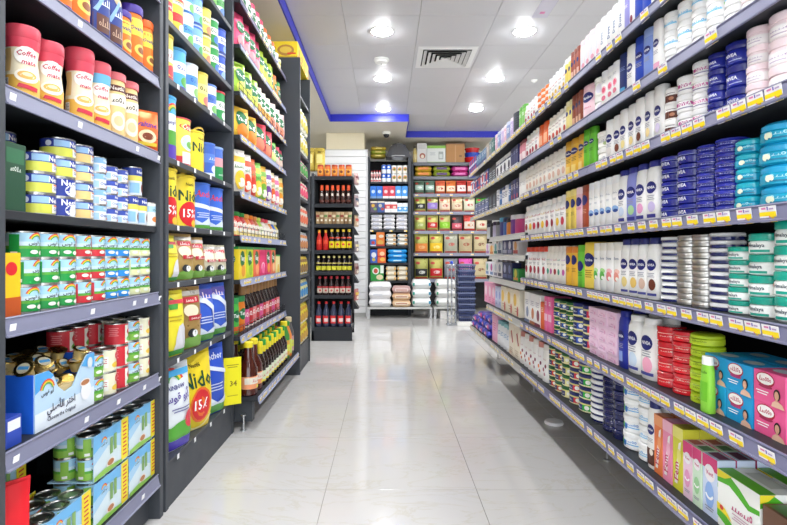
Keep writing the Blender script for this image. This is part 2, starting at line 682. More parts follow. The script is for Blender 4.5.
def put(ds, loc, rz, label, group=None, tilt=None):
    o = link(ds.name, ds.body, None, loc)
    o.rotation_euler = (tilt[0] if tilt else 0, tilt[1] if tilt else 0, rz)
    for nm, me in ds.parts:
        link(nm, me, o)
    label = label.replace('  ', ' ').strip(' ,')
    SEEN[label] = SEEN.get(label, 0) + 1
    tag(o, label, ds.cat, group)
    return o

# ------------------------------------------------------------------ room
def floor_material():
    m, nt, b = mat_nodes('polished_porcelain')
    g = nt.nodes.new('ShaderNodeNewGeometry')
    mp = nt.nodes.new('ShaderNodeMapping')
    mp.inputs['Rotation'].default_value = (0, 0, 0.6)
    mp.inputs['Scale'].default_value = (1.0, 2.6, 1)
    n = nt.nodes.new('ShaderNodeTexNoise')
    n.inputs['Scale'].default_value = 2.3
    n.inputs['Detail'].default_value = 7
    n.inputs['Roughness'].default_value = 0.6
    n.inputs['Distortion'].default_value = 1.1
    r = nt.nodes.new('ShaderNodeValToRGB')
    e = r.color_ramp.elements
    e[0].position, e[0].color = 0.0, lin('#d4d2d0')
    e[1].position, e[1].color = 1.0, lin('#d4d2d0')
    for pos, c in ((0.485, '#d3d1cf'), (0.505, '#cdc9c0'), (0.525, '#d3d1cf')):
        q = e.new(pos)
        q.color = lin(c)
    nt.links.new(g.outputs['Position'], mp.inputs['Vector'])
    nt.links.new(mp.outputs['Vector'], n.inputs['Vector'])
    nt.links.new(n.outputs['Fac'], r.inputs['Fac'])
    nt.links.new(r.outputs['Color'], b.inputs['Base Color'])
    b.inputs['Roughness'].default_value = 0.09
    b.inputs['Specular IOR Level'].default_value = 0.55
    return m


X0, X1, Y0, Y1 = -3.4, 3.4, -2.6, 9.2
CEIL, SOFF = 2.81, 2.715

mb = MB()
mb.box(X0, X1, Y0, Y1, -0.06, -0.004, '#a9a59c/m')
floor = struct('floor', mb.build('floor', False), 'pale polished porcelain tile floor of the aisle')
mb = MB()
FM = floor_material()
mb.box(-0.2988, 0.2988, -0.2988, 0.2988, -0.006, 0, FM, 0.0003)
tile_me = mb.build('tile', False)
xs = [-0.24 + 0.6 * k + 0.3 for k in range(-5, 6)]
ys = [2.11 + 0.6 * k + 0.3 for k in range(-7, 12)]
for x in xs:
    for y in ys:
        if X0 < x - 0.29 and x + 0.29 < X1 and y + 0.29 < Y1:
            link('tile', tile_me, floor, (x, y, 0))

WALL = '#e9e7e2/m'
mb = MB(); mb.box(X0 - 0.1, X0, Y0, Y1, 0, 2.9, WALL); struct('wall_left', mb.build('wall_left', False))
mb = MB(); mb.box(X1, X1 + 0.1, Y0, Y1, 0, 2.9, WALL); struct('wall_right', mb.build('wall_right', False))
mb = MB(); mb.box(X0, X1, Y1, Y1 + 0.1, 0, 2.9, '#ecebe8/m'); struct('wall_back', mb.build('wall_back', False))
WX0, WX1, WZ0, WZ1 = -2.9, 2.9, 0.12, 2.62  # opening added in the unseen front wall to let in frontal fill
mb = MB(); mb.extrude([(X0, 0), (X1, 0), (X1, WZ0), (X0, WZ0)], Y0 - 0.1, Y0, WALL, 'y')
wf = struct('wall_front', mb.build('wall_front', False), 'unseen wall behind the camera with added window opening')
for i, b in enumerate([(X0, WX0, WZ0, 2.9), (WX1, X1, WZ0, 2.9), (WX0, WX1, WZ1, 2.9)]):
    mb = MB(); mb.box(b[0], b[1], Y0 - 0.1, Y0, b[2], b[3], WALL); link('pier', mb.build('pier', False), wf)
mg, ntg, bg = mat_nodes('added_window_glass')  # clear glazing of the added window
bg.inputs['Base Color'].default_value = (1, 1, 1, 1)
bg.inputs['Roughness'].default_value = 0.02
tr = ntg.nodes.new('ShaderNodeBsdfTransparent')
fr = ntg.nodes.new('ShaderNodeFresnel')
gl = ntg.nodes.new('ShaderNodeBsdfGlossy')
gl.inputs['Roughness'].default_value = 0.02
mx = ntg.nodes.new('ShaderNodeMixShader')
ntg.links.new(fr.outputs[0], mx.inputs[0])
ntg.links.new(tr.outputs[0], mx.inputs[1])
ntg.links.new(gl.outputs[0], mx.inputs[2])
ntg.links.new(mx.outputs[0], ntg.nodes['Material Output'].inputs[0])
mb = MB()
for k in range(5):
    x = WX0 + (WX1 - WX0) * k / 4
    mb.box(x - 0.03, x + 0.03, Y0 - 0.08, Y0 - 0.02, WZ0, WZ1, '#b9bbbe/x')
mb.box(WX0, WX1, Y0 - 0.08, Y0 - 0.02, WZ0, WZ0 + 0.05, '#b9bbbe/x')
mb.box(WX0, WX1, Y0 - 0.08, Y0 - 0.02, WZ1 - 0.05, WZ1, '#b9bbbe/x')
win = struct('added_window_1', mb.build('added_window_frame', False), 'added unseen window behind the camera for frontal fill light')  # unseen glazing, added to brighten the shelf fronts
for k in range(4):
    a, b = WX0 + (WX1 - WX0) * k / 4 + 0.03, WX0 + (WX1 - WX0) * (k + 1) / 4 - 0.03
    mb = MB(); mb.box(a, b, Y0 - 0.055, Y0 - 0.047, WZ0 + 0.05, WZ1 - 0.05, mg); link('pane', mb.build('pane', False), win)
pl = bpy.data.lights.new('added_daylight_portal', 'AREA')  # steers sky light through the added window, part of the fill
pl.shape = 'RECTANGLE'
pl.size, pl.size_y = WX1 - WX0, WZ1 - WZ0
try:
    pl.cycles.is_portal = True
except Exception:
    pl.energy = 0.0
po = bpy.data.objects.new('added_daylight_portal', pl)
po.location = (0, Y0 - 0.12, (WZ0 + WZ1) / 2)
po.rotation_euler = (PI / 2, 0, 0)
COL.objects.link(po)

# main ceiling: raised panel field with metal tiles, lower painted soffit around it, blue fascia at the step
CT = '#d6d6da'
FX0, FX1 = -0.747, 2.666
mb = MB(); mb.box(X0, X1, Y0, Y1, CEIL + 0.012, CEIL + 0.06, '#8f8d8a/m')
ceiling = struct('ceiling', mb.build('ceiling', False), 'white metal panel ceiling with recessed lamps')
mb = MB(); mb.box(-0.2985, 0.2985, -0.2985, 0.2985, 0, 0.012, CT, 0.0015); ct_me = mb.build('ceiling_tile', False)
mb = MB(); mb.box(-0.205, 0.205, -0.2985, 0.2985, 0, 0.012, CT, 0.0015); ce_me = mb.build('ceiling_edge_tile', False)
for kx in range(0, 5):
    x = -0.034 + 0.6 * kx
    for ky in range(-11, 7):
        y = 4.46 + 0.6 * ky
        if y > 6.9 and x < 0.3:
            continue
        link('ceiling_tile', ct_me, ceiling, (x, y, CEIL))
for ky in range(-11, 5):
    link('ceiling_edge_tile', ce_me, ceiling, (-0.54, 4.46 + 0.6 * ky, CEIL))
SO = '#e4dfd0/m'
mb = MB(); mb.box(X0, FX0 - 0.012, Y0, Y1, SOFF, CEIL + 0.01, SO); struct('ceiling_soffit_left', mb.build('soffit', False), 'lower cream painted soffit above the tall shelving')
mb = MB(); mb.box(FX0 - 0.012, 0.31, 7.142, Y1, SOFF, CEIL + 0.01, SO); struct('ceiling_soffit_back', mb.build('soffit', False), 'lower cream soffit beside the column')
mb = MB(); mb.box(0.31, X1, 8.132, Y1, SOFF, CEIL + 0.01, SO); struct('ceiling_soffit_rear', mb.build('soffit', False), 'lower white soffit above the rice shelves')
mb = MB(); mb.box(FX1, X1, Y0, 8.132, SOFF, CEIL + 0.01, SO); struct('ceiling_soffit_right', mb.build('soffit', False))
BL = '#2a30b4'
for i, b in enumerate([(FX0 - 0.012, FX0, Y0, 7.142), (FX0, 0.31, 7.13, 7.142), (0.298, 0.31, 7.142, 8.12), (0.31, FX1, 8.12, 8.132)]):
    mb = MB(); mb.box(b[0], b[1], b[2], b[3], SOFF - 0.002, CEIL, BL)
    struct('trim_%d' % (i + 1), mb.build('trim', False), 'blue painted fascia at the ceiling step')

# ------------------------------------------------------------------ ceiling fittings
mE = bpy.data.materials.new('lamp_lens')
mE.use_nodes = True
nt = mE.node_tree
nt.nodes.remove(nt.nodes['Principled BSDF'])
em = nt.nodes.new('ShaderNodeEmission')
em.inputs[0].default_value = (0.96, 0.98, 1.0, 1)
em.inputs[1].default_value = LAMP_STRENGTH
nt.links.new(em.outputs[0], nt.nodes['Material Output'].inputs[0])
mb = MB(); mb.lathe([(0.083, -0.001), (0.079, -0.01), (0.064, -0.018), (0.041, -0.024), (0.0005, -0.027)][::-1], mE, n=20, bot=True, top=False); lens_me = mb.build('lens')
mb = MB(); mb.lathe([(0.084, 0.0), (0.086, -0.006), (0.098, -0.006), (0.102, 0.0)], '#f2f2f2', n=24, bot=False, top=False); ring_me = mb.build('trim_ring')


def downlight(x, y, z, label):
    r = empty('ceiling_downlight', (x, y, z))
    link('trim_ring', ring_me, r)
    link('lens', lens_me, r)
    tag(r, label, 'ceiling light', 'round ceiling downlights')


seen_lamps = {(0, 0): 'glowing round downlight nearest camera in left lamp row', (0, 1): 'glowing round downlight in left row, just beyond smoke detector',
              (0, 2): 'glowing round downlight in left row, closest to blue fascia', (1, 0): 'glowing round downlight nearest camera in right lamp row',
              (1, 1): 'middle glowing round downlight of right lamp row', (1, 2): 'glowing round downlight in right row, closest to blue fascia'}
for ix in range(3):
    for iy in range(-5, 3):
        lab = seen_lamps.get((ix, iy), 'round ceiling downlight out of view, %s row, %s lamp' % (['left', 'right', 'outer'][ix], ORD[iy + 5]))
        downlight(-0.034 + 1.2 * ix, 4.46 + 1.2 * iy, CEIL, lab)
for iy in range(-5, 3):
    downlight(-2.0, 4.46 + 1.2 * iy, SOFF, 'round soffit downlight behind left shelving, %s lamp' % ORD[iy + 5])

# four-way air diffuser in one ceiling tile
r = empty('ceiling_air_vent', (0.566, 5.06, CEIL))
tag(r, 'white square louvred air vent in the ceiling', 'air vent')


def sq_ring(a, b, z0, z1, key, mb):
    vs_ = [(sx * a, sy * a, z0) for sx, sy in ((-1, -1), (1, -1), (1, 1), (-1, 1))] + [(sx * b, sy * b, z1) for sx, sy in ((-1, -1), (1, -1), (1, 1), (-1, 1))]
    vs_ += [(x, y, z + 0.003) for x, y, z in vs_]
    fs = []
    for i in range(4):
        j = (i + 1) % 4
        fs += [(i, j, 4 + j, 4 + i), (8 + i, 12 + i, 12 + j, 8 + j)]
    mb.mesh(vs_, fs, key)


mb = MB(); sq_ring(0.272, 0.225, -0.004, -0.012, '#efefee', mb); link('frame', mb.build('frame', False), r)
mb = MB(); mb.box(-0.224, 0.224, -0.224, 0.224, -0.002, -0.0005, '#1c1c1e/m'); link('dark_throat', mb.build('throat', False), r)
for a in (0.215, 0.172, 0.129, 0.086, 0.045):
    mb = MB(); sq_ring(a, a - 0.03, -0.02, -0.004, '#e6e6e4', mb); link('louver', mb.build('louver', False), r)

r = empty('smoke_detector', (-0.045, 5.11, CEIL))
tag(r, 'round white smoke detector between two left-row ceiling lamps', 'smoke detector')
mb = MB(); mb.lathe([(0.075, 0), (0.075, -0.012), (0.07, -0.016)][::-1], '#f1f1ee', n=24); link('base', mb.build('base'), r)
mb = MB(); mb.lathe([(0.062, -0.016), (0.058, -0.034), (0.035, -0.043), (0.012, -0.045)][::-1], '#f4f4f1', n=24); link('cover', mb.build('cover'), r)
mb = MB(); mb.lathe([(0.006, -0.042), (0.004, -0.05)][::-1], '#5a5a5a', n=10); link('indicator', mb.build('indicator'), r)

r = empty('ceiling_sensor', (1.60, 5.72, CEIL))
tag(r, 'small white ceiling sensor just above the orange jars of top shelf', 'ceiling sensor')
mb = MB(); mb.lathe([(0.032, 0), (0.032, -0.012), (0.02, -0.02)][::-1], '#ecebe8', n=16); link('base', mb.build('base'), r)
mb = MB(); mb.lathe([(0.018, -0.02), (0.015, -0.03), (0.006, -0.034)][::-1], '#cfcfcc', n=16); link('dome', mb.build('dome'), r)

r = empty('dome_camera', (0.005, 7.75, SOFF))
tag(r, 'small white dome security camera under the soffit', 'camera')
mb = MB(); mb.lathe([(0.06, 0), (0.06, -0.03), (0.052, -0.04)][::-1], '#efeeea', n=20); link('housing', mb.build('housing'), r)
mb = MB(); mb.lathe([(0.046, -0.04), (0.04, -0.065), (0.022, -0.082), (0.004, -0.087)][::-1], '#2d2d31/g', n=20); link('dome', mb.build('dome'), r)

# hanging acrylic aisle sign near the top of the frame
r = empty('hanging_sign', (1.1, 3.5, 2.628))
tag(r, 'pale lavender acrylic sign hanging from the ceiling, top of frame', 'sign')
mb = MB(); mb.box(-0.055, 0.055, -0.3, 0.3, 0, 0.012, '#e2e0f0/g', 0.003); link('panel', mb.build('panel', False), r)
for s in (-1, 1):
    mb = MB(); mb.tube([(0, s * 0.22, 0.012), (0, s * 0.22, CEIL - 2.628)], 0.004, '#d0d0d4/x', 6); link('hanger', mb.build('hanger'), r)
mb = MB(); mb.box(-0.02, 0.012, 0.2, 0.23, -0.003, 0.0, '#e58ac0'); link('pink_sticker', mb.build('sticker', False), r)

# ------------------------------------------------------------------ shelving units.  local frame: x along the run, front at y=0, depth +y
SLATE = '#43474d/d'
DARK = '#2c2f34/d'
STRIPC = '#7b7b98'
STRIPL = '#80829a'


def tag_mesh():
    mb = MB()
    w, h = 0.046, 0.0325
    mb.box(-w / 2, w / 2, -0.0012, 0, -h / 2, h / 2, '#f4f2f4')
    s = lambda u, v, e: (u, -0.0012 - e, v)
    ops = [('r', -0.5, -0.5, 0.5, 0.14, '#ffe21a'), ('r', -0.5, -0.5, 0.08, -0.12, '#eeeaf0'), ('r', 0.08, -0.5, 0.13, -0.1, '#e8557a'),
           ('r', -0.32, 0.3, -0.05, 0.42, '#d77fae'), ('r', 0.02, 0.24, 0.1, 0.46, '#7460b8'), ('r', 0.16, 0.26, 0.42, 0.36, '#b9a3c8'),
           ('r', 0.22, -0.36, 0.4, -0.2, '#c9a400'), ('r', -0.42, -0.36, -0.02, -0.24, '#9a97a8')]
    draw(mb, s, w, h, ops, seg=1)
    return mb.build('price_tag', False)


TAG_ME = tag_mesh()
mb = MB(); mb.box(-0.0095, 0.0095, -0.001, 0, -0.009, 0.009, '#f6f6f8'); WTAG_ME = mb.build('price_tag', False)
STRIPS = {}


def strip_mesh(L, h, key, tilt=0.006):
    k = (round(L, 3), h, key, tilt)
    if k not in STRIPS:
        mb = MB()
        y = -0.002
        prof = [(y, 0), (y - 0.004, 0.001), (y - 0.006, -0.002), (y - 0.003, -0.005), (y - 0.003 - tilt, -h + 0.005), (y - 0.007 - tilt, -h + 0.003), (y - 0.007 - tilt, -h), (y - 0.001 - tilt, -h), (y - 0.0005, -h * 0.5)]
        mb.extrude(prof, 0.002, L - 0.002, key)
        STRIPS[k] = mb.build('price_strip', False)
    return STRIPS[k]


BOARDS = {}


def board_mesh(L, D, key, th=0.022):
    k = (round(L, 3), round(D, 3), key, th)
    if k not in BOARDS:
        mb = MB(); mb.box(0.001, L - 0.001, 0, D, -th, 0, key, 0.0015)
        BOARDS[k] = mb.build('shelf', False)
    return BOARDS[k]


def shelf_unit(name, label, origin, rz, L, D, shelves, cat='shelving', top=2.1, back=True, sides=None, side_th=0.028, base=None, feet=(), col=DARK, side_col=SLATE, backcol='#191a1d/m', group=None, side_y0=0.0, bracket_y=None):
    """shelves: list of dicts z, y (front offset), strip, tags"""
    u = empty(name, origin, rz)
    tag(u, label, cat, group)
    if back:
        mb = MB(); mb.box(0.001, L - 0.001, D - 0.012, D, 0.04, top, backcol); link('back_panel', mb.build('back_panel', False), u)
    for q in (sides or ()):
        x = 0 if q == 0 else L - side_th
        mb = MB(); mb.box(x, x + side_th, side_y0, D, 0, top, side_col, 0.002); link('side_panel', mb.build('side_panel', False), u)
    if base:
        y, hh, c = base
        mb = MB(); mb.box(0.004, L - 0.004, y, y + 0.015, 0.0, hh, c, 0.001); link('kick_plate', mb.build('kick_plate', False), u)
    for x, y in feet:
        mb = MB(); mb.box(x - 0.025, x + 0.025, y + 0.03 if bracket_y is None else bracket_y, D - 0.02, 0.06 if bracket_y is None else 0.04, 0.15, SLATE, 0.003); link('leg_bracket', mb.build('leg_bracket', False), u)
        mb = MB(); mb.lathe([(0.017, 0), (0.017, 0.006), (0.006, 0.009), (0.006, 0.075), (0.016, 0.08), (0.016, 0.086)], '#c8cacc/x', n=12, cx=x - (0.0 if bracket_y is None else 0.045), cy=y + 0.012); link('adjustable_foot', mb.build('foot'), u)
    for s in shelves:
        y = s.get('y', 0.0)
        ins = side_th if sides else 0.0
        x0, x1 = (ins if sides and 0 in sides else 0.0), (L - ins if sides and 1 in sides else L)
        sh = link('shelf', board_mesh(x1 - x0, D - y - 0.012, s.get('col', col), s.get('th', 0.022)), u, (x0, y, s['z']))
        k = s.get('strip')
        hh = s.get('h', 0.036)
        if k:
            link('price_strip', strip_mesh(x1 - x0, hh, k), sh, (0, -0.001, 0.002))
        for t in s.get('tags', ()):
            o = link('price_tag', TAG_ME if not s.get('white') else WTAG_ME, sh, (t - x0, -0.0105 if k else -0.002, -hh / 2 - 0.0005 if k else -0.011))
            if k:
                o.rotation_euler = (math.atan2(0.006, hh), 0, 0)
    return u


RZ_R, RZ_L = -PI / 2, PI / 2
XR = 0.78
Z_R = [1.668, 1.470, 1.276, 1.040, 0.801, 0.550, 0.286]


def tag_run(L, seed, dens=0.8, pitch=0.052):
    rr = random.Random(seed)
    out, x = [], 0.03
    while x < L - 0.03:
        if rr.random() < dens:
            out.append(x)
            x += pitch * (1.0 if rr.random() < 0.6 else 1.35)
        else:
            x += pitch * 0.8
    return out


bays = [(0.93, 2.03), (2.03, 3.03), (3.03, 4.06), (4.06, 4.86)]
bn = ['nearest the camera', 'second from the camera', 'third from the camera with short shelves', 'farthest from the camera']
Z_F = {'a': 1.06, 'b': 0.93, 'c': 0.762}
for i, (a, b) in enumerate(bays):
    L = b - a
    sh = []
    for k, z in enumerate(Z_R):
        if i >= 2 and k in (3, 4):
            continue
        if i == 3 and k == 5:
            continue
        dens = [0.5, 0.06, 0.85, 0.9, 0.95, 0.95, 0.85][k] if i < 2 else 0.5
        zz = z - (0.012 if i >= 2 and k == 2 else 0)
        sh.append(dict(z=zz, strip=STRIPC if i < 2 else '#b9b8b4', tags=tag_run(L, 31 * i + k, dens)))
    if i == 2:
        for q in 'abc':
            sh.append(dict(z=Z_F[q], y=0.02, strip='#b9b8b4', tags=[]))
    if i == 3:
        for z in (1.0, 0.8, 0.62, 0.44):
            sh.append(dict(z=z, y=0.16))
    shelf_unit('gondola_bay', 'dark gondola bay of toiletries along the right, ' + bn[i], (XR, b, 0), RZ_R, L, 0.45, sh, cat='shelving', top=1.66,
               feet=[[(0.75, 0.214)], [(0.62, 0.214)], [(0.45, 0.214)], [(0.1, 0.214)]][i], group='toiletries gondola bays')

# ------------------------------------------------------------------ right-hand products
SHR = ['top shelf at right', 'second shelf at right', 'third shelf at right', 'fourth shelf at right', 'fifth shelf at right', 'sixth shelf at right', 'lowest shelf at right']
XF = 0.805


def depth_span(xl, xr, X):
    return X * FPX / (xr - VX), X * FPX / (xl - VX)


def rowR(row, xl, xr, n, m, fn, desc, deep=1, z=None, sh=None, fill=0.96, xf=XF, jit=1.0, round_=True):
    dn, df = depth_span(xl, xr, xf + 0.03)
    W = (df - dn) / n
    ds0 = fn(round(W * fill, 4))
    zz = Z_R[row] if z is None else z
    sh = sh or SHR[row]
    for k in range(deep):
        for i in range(n):
            ds = ds0[i % len(ds0)] if isinstance(ds0, (list, tuple)) else ds0
            de = desc[i % len(desc)] if isinstance(desc, (list, tuple)) else desc
            nn, ii = (n, i)
            if isinstance(desc, (list, tuple)):
                same = [q for q in range(n) if desc[q % len(desc)] == de]
                nn, ii = len(same), same.index(i)
            for j in range(m):
                a = (rnd.uniform(-0.1, 0.1) + (0.34 if ds.name.endswith(('jar', 'tin')) else 0.12)) * jit if round_ else 0
                x = xf + ds.d / 2 + k * (ds.d + 0.004) + (rnd.uniform(0, 0.004) * jit)
                lab = ['', 'rear-row ', 'third-row '][k] + de + ', ' + where(ii, nn, j, m) + ', ' + sh
                put(ds, (x, dn + W * (i + 0.5), zz + j * (ds.h + 0.0004)), RZ_R + a, lab.replace(', , ', ', '), de + ' on ' + sh)


NAVY, WHT, IV = '#1c2270', '#f4f3f1', '#efeae2'


def nivea(v=0.62, ru=0.3, rv=0.24, extra=()):
    return (('e', 0, v, ru, rv, NAVY), ('t', 'NIVEA', 0, v, ru * 1.5, '#ffffff'), ('l', 0, v - 0.13, 0.5, 3, 0.09, '#9a9aa8')) + tuple(extra)


def lot(h, body, cap, style='flat', ops=(), name='lotion_bottle', cat='bottle', dr=0.62):
    return lambda w: bottle(name, cat, w, h, body, cap, style, ops, dr)


def plainprint(c1, c2, v=0.5):
    return (('s', 0, v + 0.13, 0.6, 0.14, 3, c1), ('l', 0, v + 0.02, 0.5, 2, 0.09, '#a9a7ae'), ('e', 0.05, v - 0.2, 0.2, 0.26, c2))


# --- top shelf
rowR(0, 472, 480, 4, 2, lambda w: carton('toiletry_box', 'box', w, 0.05, 0.075, '#2447a8', (('r', -0.5, 0.1, 0.5, 0.35, '#e7ebf6'), ('e', 0, 0.65, 0.25, 0.25, '#c8314a'))), 'blue white and red box', fill=0.93, round_=False)
rowR(0, 480, 490, 4, 1, lambda w: carton('toiletry_box', 'box', w, 0.05, 0.13, '#5f86ad', (('r', -0.5, 0.05, 0.5, 0.4, '#263d82'), ('l', 0, 0.85, 0.7, 3, 0.1, '#dde6ee'))), 'slate blue carton', fill=0.93, round_=False)
rowR(0, 490, 498, 3, 1, lambda w: [carton('toiletry_box', 'box', w, 0.05, 0.14, c, (('l', 0, 0.8, 0.6, 4, 0.1, '#e9eeee'),)) for c in ('#2e6f6c', '#7f8f93', '#bfb3a6')], ['dark teal carton', 'grey carton', 'beige-grey carton'], fill=0.93, round_=False)
rowR(0, 498, 517, 6, 1, lambda w: [bottle('shampoo_bottle', 'bottle', w, 0.145, c, c2, 'flat', (('l', 0, 0.7, 0.5, 4, 0.1, '#ffffff'),)) for c, c2 in (('#c9b8e2', '#e8e0f2'), ('#8f9fce', '#c7cde6'), ('#e6bcd0', '#f1dde6'))], ['pale lilac shampoo bottle', 'periwinkle shampoo bottle', 'pale pink shampoo bottle'])
rowR(0, 517, 523, 1, 1, lot(0.15, '#f0f0ee', '#2b3040', 'tube', (('l', 0, 0.8, 0.5, 4, 0.1, '#3a4255'),)), 'white tube with dark cap')
rowR(0, 523, 529, 2, 1, lot(0.15, '#7fc65a', '#5ba53c', 'flat', (('l', 0, 0.7, 0.5, 3, 0.1, '#f3fbe8'),)), 'bright green bottle')
rowR(0, 529, 541, 4, 1, lot(0.125, WHT, '#dededc', 'shoulder', plainprint('#b53a4c', '#b7404e')), 'slim white bottle with red fruit print')
rowR(0, 541, 553, 3, 4, lambda w: jar('cream_jar', 'jar', w, 0.031, '#f3efe9', '#ee7a35', 0.55, n=16), 'small white jar with orange lid')
rowR(0, 553, 571, 5, 1, lot(0.135, WHT, '#ecebe8', 'shoulder', plainprint('#b8484f', '#e2b63c')), 'slim white bottle with yellow print')
rowR(0, 571, 577, 2, 1, lot(0.14, '#f1dc6a', '#f5f2ea', 'flat', (('e', 0, 0.62, 0.26, 0.3, NAVY),)), 'pale yellow lotion bottle')
rowR(0, 577, 586, 3, 1, lot(0.145, '#a9553f', '#8d4434', 'flat', (('r', -0.3, 0.1, 0.3, 0.4, '#e9b9a4'), ('e', 0, 0.62, 0.26, 0.3, NAVY))), 'red-brown lotion bottle')
rowR(0, 586, 607, 4, 1, lot(0.15, '#f3ebec', '#f2d3da', 'flat', (('r', -0.3, 0.2, 0.1, 0.7, '#e3e3ee'), ('e', 0.1, 0.3, 0.2, 0.2, '#e7a6b8'))), 'white bottle with pale pink cap')
rowR(0, 607, 632, 4, 1, lot(0.152, WHT, '#eef0f2', 'flat', (('tv', 'Dove', -0.05, 0.5, 0.9, '#34639c'), ('r', -0.2, 0.08, 0.3, 0.16, '#2d57a5'))), 'white bottle with blue lettering')
rowR(0, 632, 637, 1, 1, lot(0.152, '#9a97d8', '#b9b6e6', 'flat', (('l', 0, 0.7, 0.5, 3, 0.1, '#ffffff'),)), 'lilac lotion bottle')
rowR(0, 637, 642, 1, 1, lot(0.152, WHT, '#e8e8ee', 'flat', (('e', 0, 0.3, 0.22, 0.4, '#8d2c44'),)), 'white bottle with maroon flower')
rowR(0, 642, 659, 2, 1, lot(0.155, '#2b4fc0', '#2040a4', 'flat', (('l', 0, 0.7, 0.6, 4, 0.1, '#dfe6fa'),)), 'royal blue bottle')
rowR(0, 659, 680, 3, 1, lot(0.155, WHT, '#e8e8ee', 'flat', nivea()), 'white bottle with navy oval')

rowR(0, 680, 800, 8, 1, lot(0.155, '#f4f1ee', '#dfe4ea', 'flat', (('l', 0, 0.7, 0.5, 4, 0.1, '#8a96b4'),)), 'plain white bottle above frame edge')

# --- second shelf
rowR(1, 474, 492, 5, 2, lambda w: [carton('toiletry_box', 'box', w, 0.06, 0.07, c, (('r', -0.5, 0.55, 0.5, 0.75, c2), ('e', 0.1, 0.3, 0.22, 0.2, '#d23a44'))) for c, c2 in (('#27429c', '#f3f3f6'), ('#e9ebf2', '#2f57b0'), ('#32509e', '#ef5c3a'))], ['blue box with white band', 'white box with blue band', 'blue box with orange band'], fill=0.93, round_=False)
rowR(1, 492, 500, 2, 1, lambda w: carton('toiletry_box', 'box', w, 0.06, 0.13, '#2f3238', (('l', 0, 0.7, 0.7, 4, 0.12, '#b9c4c9'), ('r', -0.4, 0.1, 0.4, 0.3, '#6d7f8b'))), 'charcoal carton', fill=0.93, round_=False)
rowR(1, 500, 515, 4, 1, lambda w: carton('toiletry_box', 'box', w, 0.06, 0.135, '#f0f1f4', (('r', -0.5, 0.72, 0.5, 0.8, '#23305e'), ('e', 0, 0.45, 0.26, 0.26, '#1d2340'), ('l', 0, 0.25, 0.7, 2, 0.12, '#33406b'))), 'white carton with navy print', fill=0.93, round_=False)
rowR(1, 515, 523, 3, 1, lambda w: carton('toiletry_box', 'box', w, 0.06, 0.14, '#2a2f66', (('r', -0.5, 0.1, 0.5, 0.22, '#cfd3e8'), ('l', 0, 0.8, 0.6, 3, 0.12, '#aeb6e0'))), 'dark indigo carton', fill=0.93, round_=False)
rowR(1, 523, 530, 2, 1, lot(0.14, '#d9889a', '#7b2f3d', 'flat', (('r', -0.3, 0.2, 0.3, 0.5, '#f4e3e6'),)), 'rose bottle with maroon cap')
rowR(1, 530, 543, 4, 1, lot(0.145, WHT, '#f1efea', 'shoulder', plainprint('#b8484f', '#a83446')), 'slim white bottle with dark red print')
rowR(1, 543, 553, 2, 1, lot(0.14, '#ea6a33', '#e85b22', 'flat', (('r', -0.3, 0.25, 0.3, 0.6, '#f4b28a'),)), 'orange lotion bottle')
rowR(1, 553, 572, 5, 1, lot(0.14, '#f3efe6', '#efe9dd', 'shoulder', plainprint('#8c4a55', '#c9503f')), 'ivory bottle with red fruit print')
rowR(1, 572, 578, 2, 1, lot(0.145, '#ecdc8d', '#f0e6ba', 'flat', (('e', 0, 0.62, 0.3, 0.3, NAVY),)), 'pale yellow bottle with navy oval')
rowR(1, 578, 588, 3, 1, lot(0.15, '#8d4a37', '#7b3d2d', 'flat', (('e', 0, 0.66, 0.28, 0.28, '#2a2257'), ('r', -0.2, 0.1, 0.3, 0.35, '#d9a88c'))), 'cocoa brown bottle')
rowR(1, 588, 598, 1, 1, lot(0.15, '#f4d3dc', '#efc2ce', 'flat', (('e', 0, 0.66, 0.36, 0.2, NAVY), ('t', 'Vaseline', 0, 0.66, 0.56, '#ffffff'), ('s', 0, 0.4, 0.5, 0.1, 3, '#d25a86'))), 'wide pink bottle with navy badge')
rowR(1, 598, 608, 1, 2, lambda w: jar('cream_jar', 'jar', w, 0.072, '#f5f3ee', '#f1efe9', 0.3, ops=(('e', 0.1, 0.4, 0.22, 0.2, '#e7e3ee'),)), 'plain white tub')
rowR(1, 608, 626, 3, 1, lot(0.148, WHT, '#ededf0', 'flat', (('e', 0, 0.52, 0.3, 0.3, '#f2b5c4'), ('e', 0, 0.52, 0.2, 0.2, '#e05674'), ('l', 0, 0.75, 0.5, 2, 0.1, '#b8b8c0'), ('e', 0, 0.32, 0.26, 0.2, '#e27a90'))), 'white bottle with pink rose print')
rowR(1, 626, 633, 1, 1, lot(0.155, '#25356f', '#1f2c62', 'flat', (('l', 0, 0.7, 0.6, 3, 0.1, '#7f93cf'), ('r', -0.3, 0.1, 0.3, 0.25, '#4e9bc8'))), 'navy blue lotion bottle')
rowR(1, 633, 642, 1, 1, lot(0.16, WHT, '#f0f0f0', 'flat', nivea(0.55, extra=(('r', -0.4, 0.06, 0.2, 0.12, NAVY),))), 'white bottle with single navy oval')
rowR(1, 642, 651, 1, 1, lot(0.165, '#2c4bb4', '#2340a2', 'flat', nivea(0.62)), 'royal blue bottle with navy oval')
rowR(1, 651, 660, 1, 1, lot(0.168, '#7f97d8', '#97abdf', 'flat', nivea(0.6)), 'light blue bottle with navy oval')
rowR(1, 660, 669, 1, 1, lot(0.17, WHT, '#f3eff1', 'flat', nivea(0.6, extra=(('r', -0.2, 0.08, 0.35, 0.25, '#e9a9c4'),))), 'white bottle with pink corner print')
CY = (('s', 0, 0.42, 0.75, 0.1, 4, '#4eb3e6'), ('r', -0.35, 0.32, 0.4, 0.38, '#8fd3f0'), ('e', -0.38, 0.3, 0.05, 0.05, '#62b858'))
rowR(1, 669, 748, 5, 3, lambda w: jar('cream_jar', 'jar', w, 0.054, '#f6f6f6', '#f4f4f4', 0.3, ops=CY), 'white jar with cyan wave print')

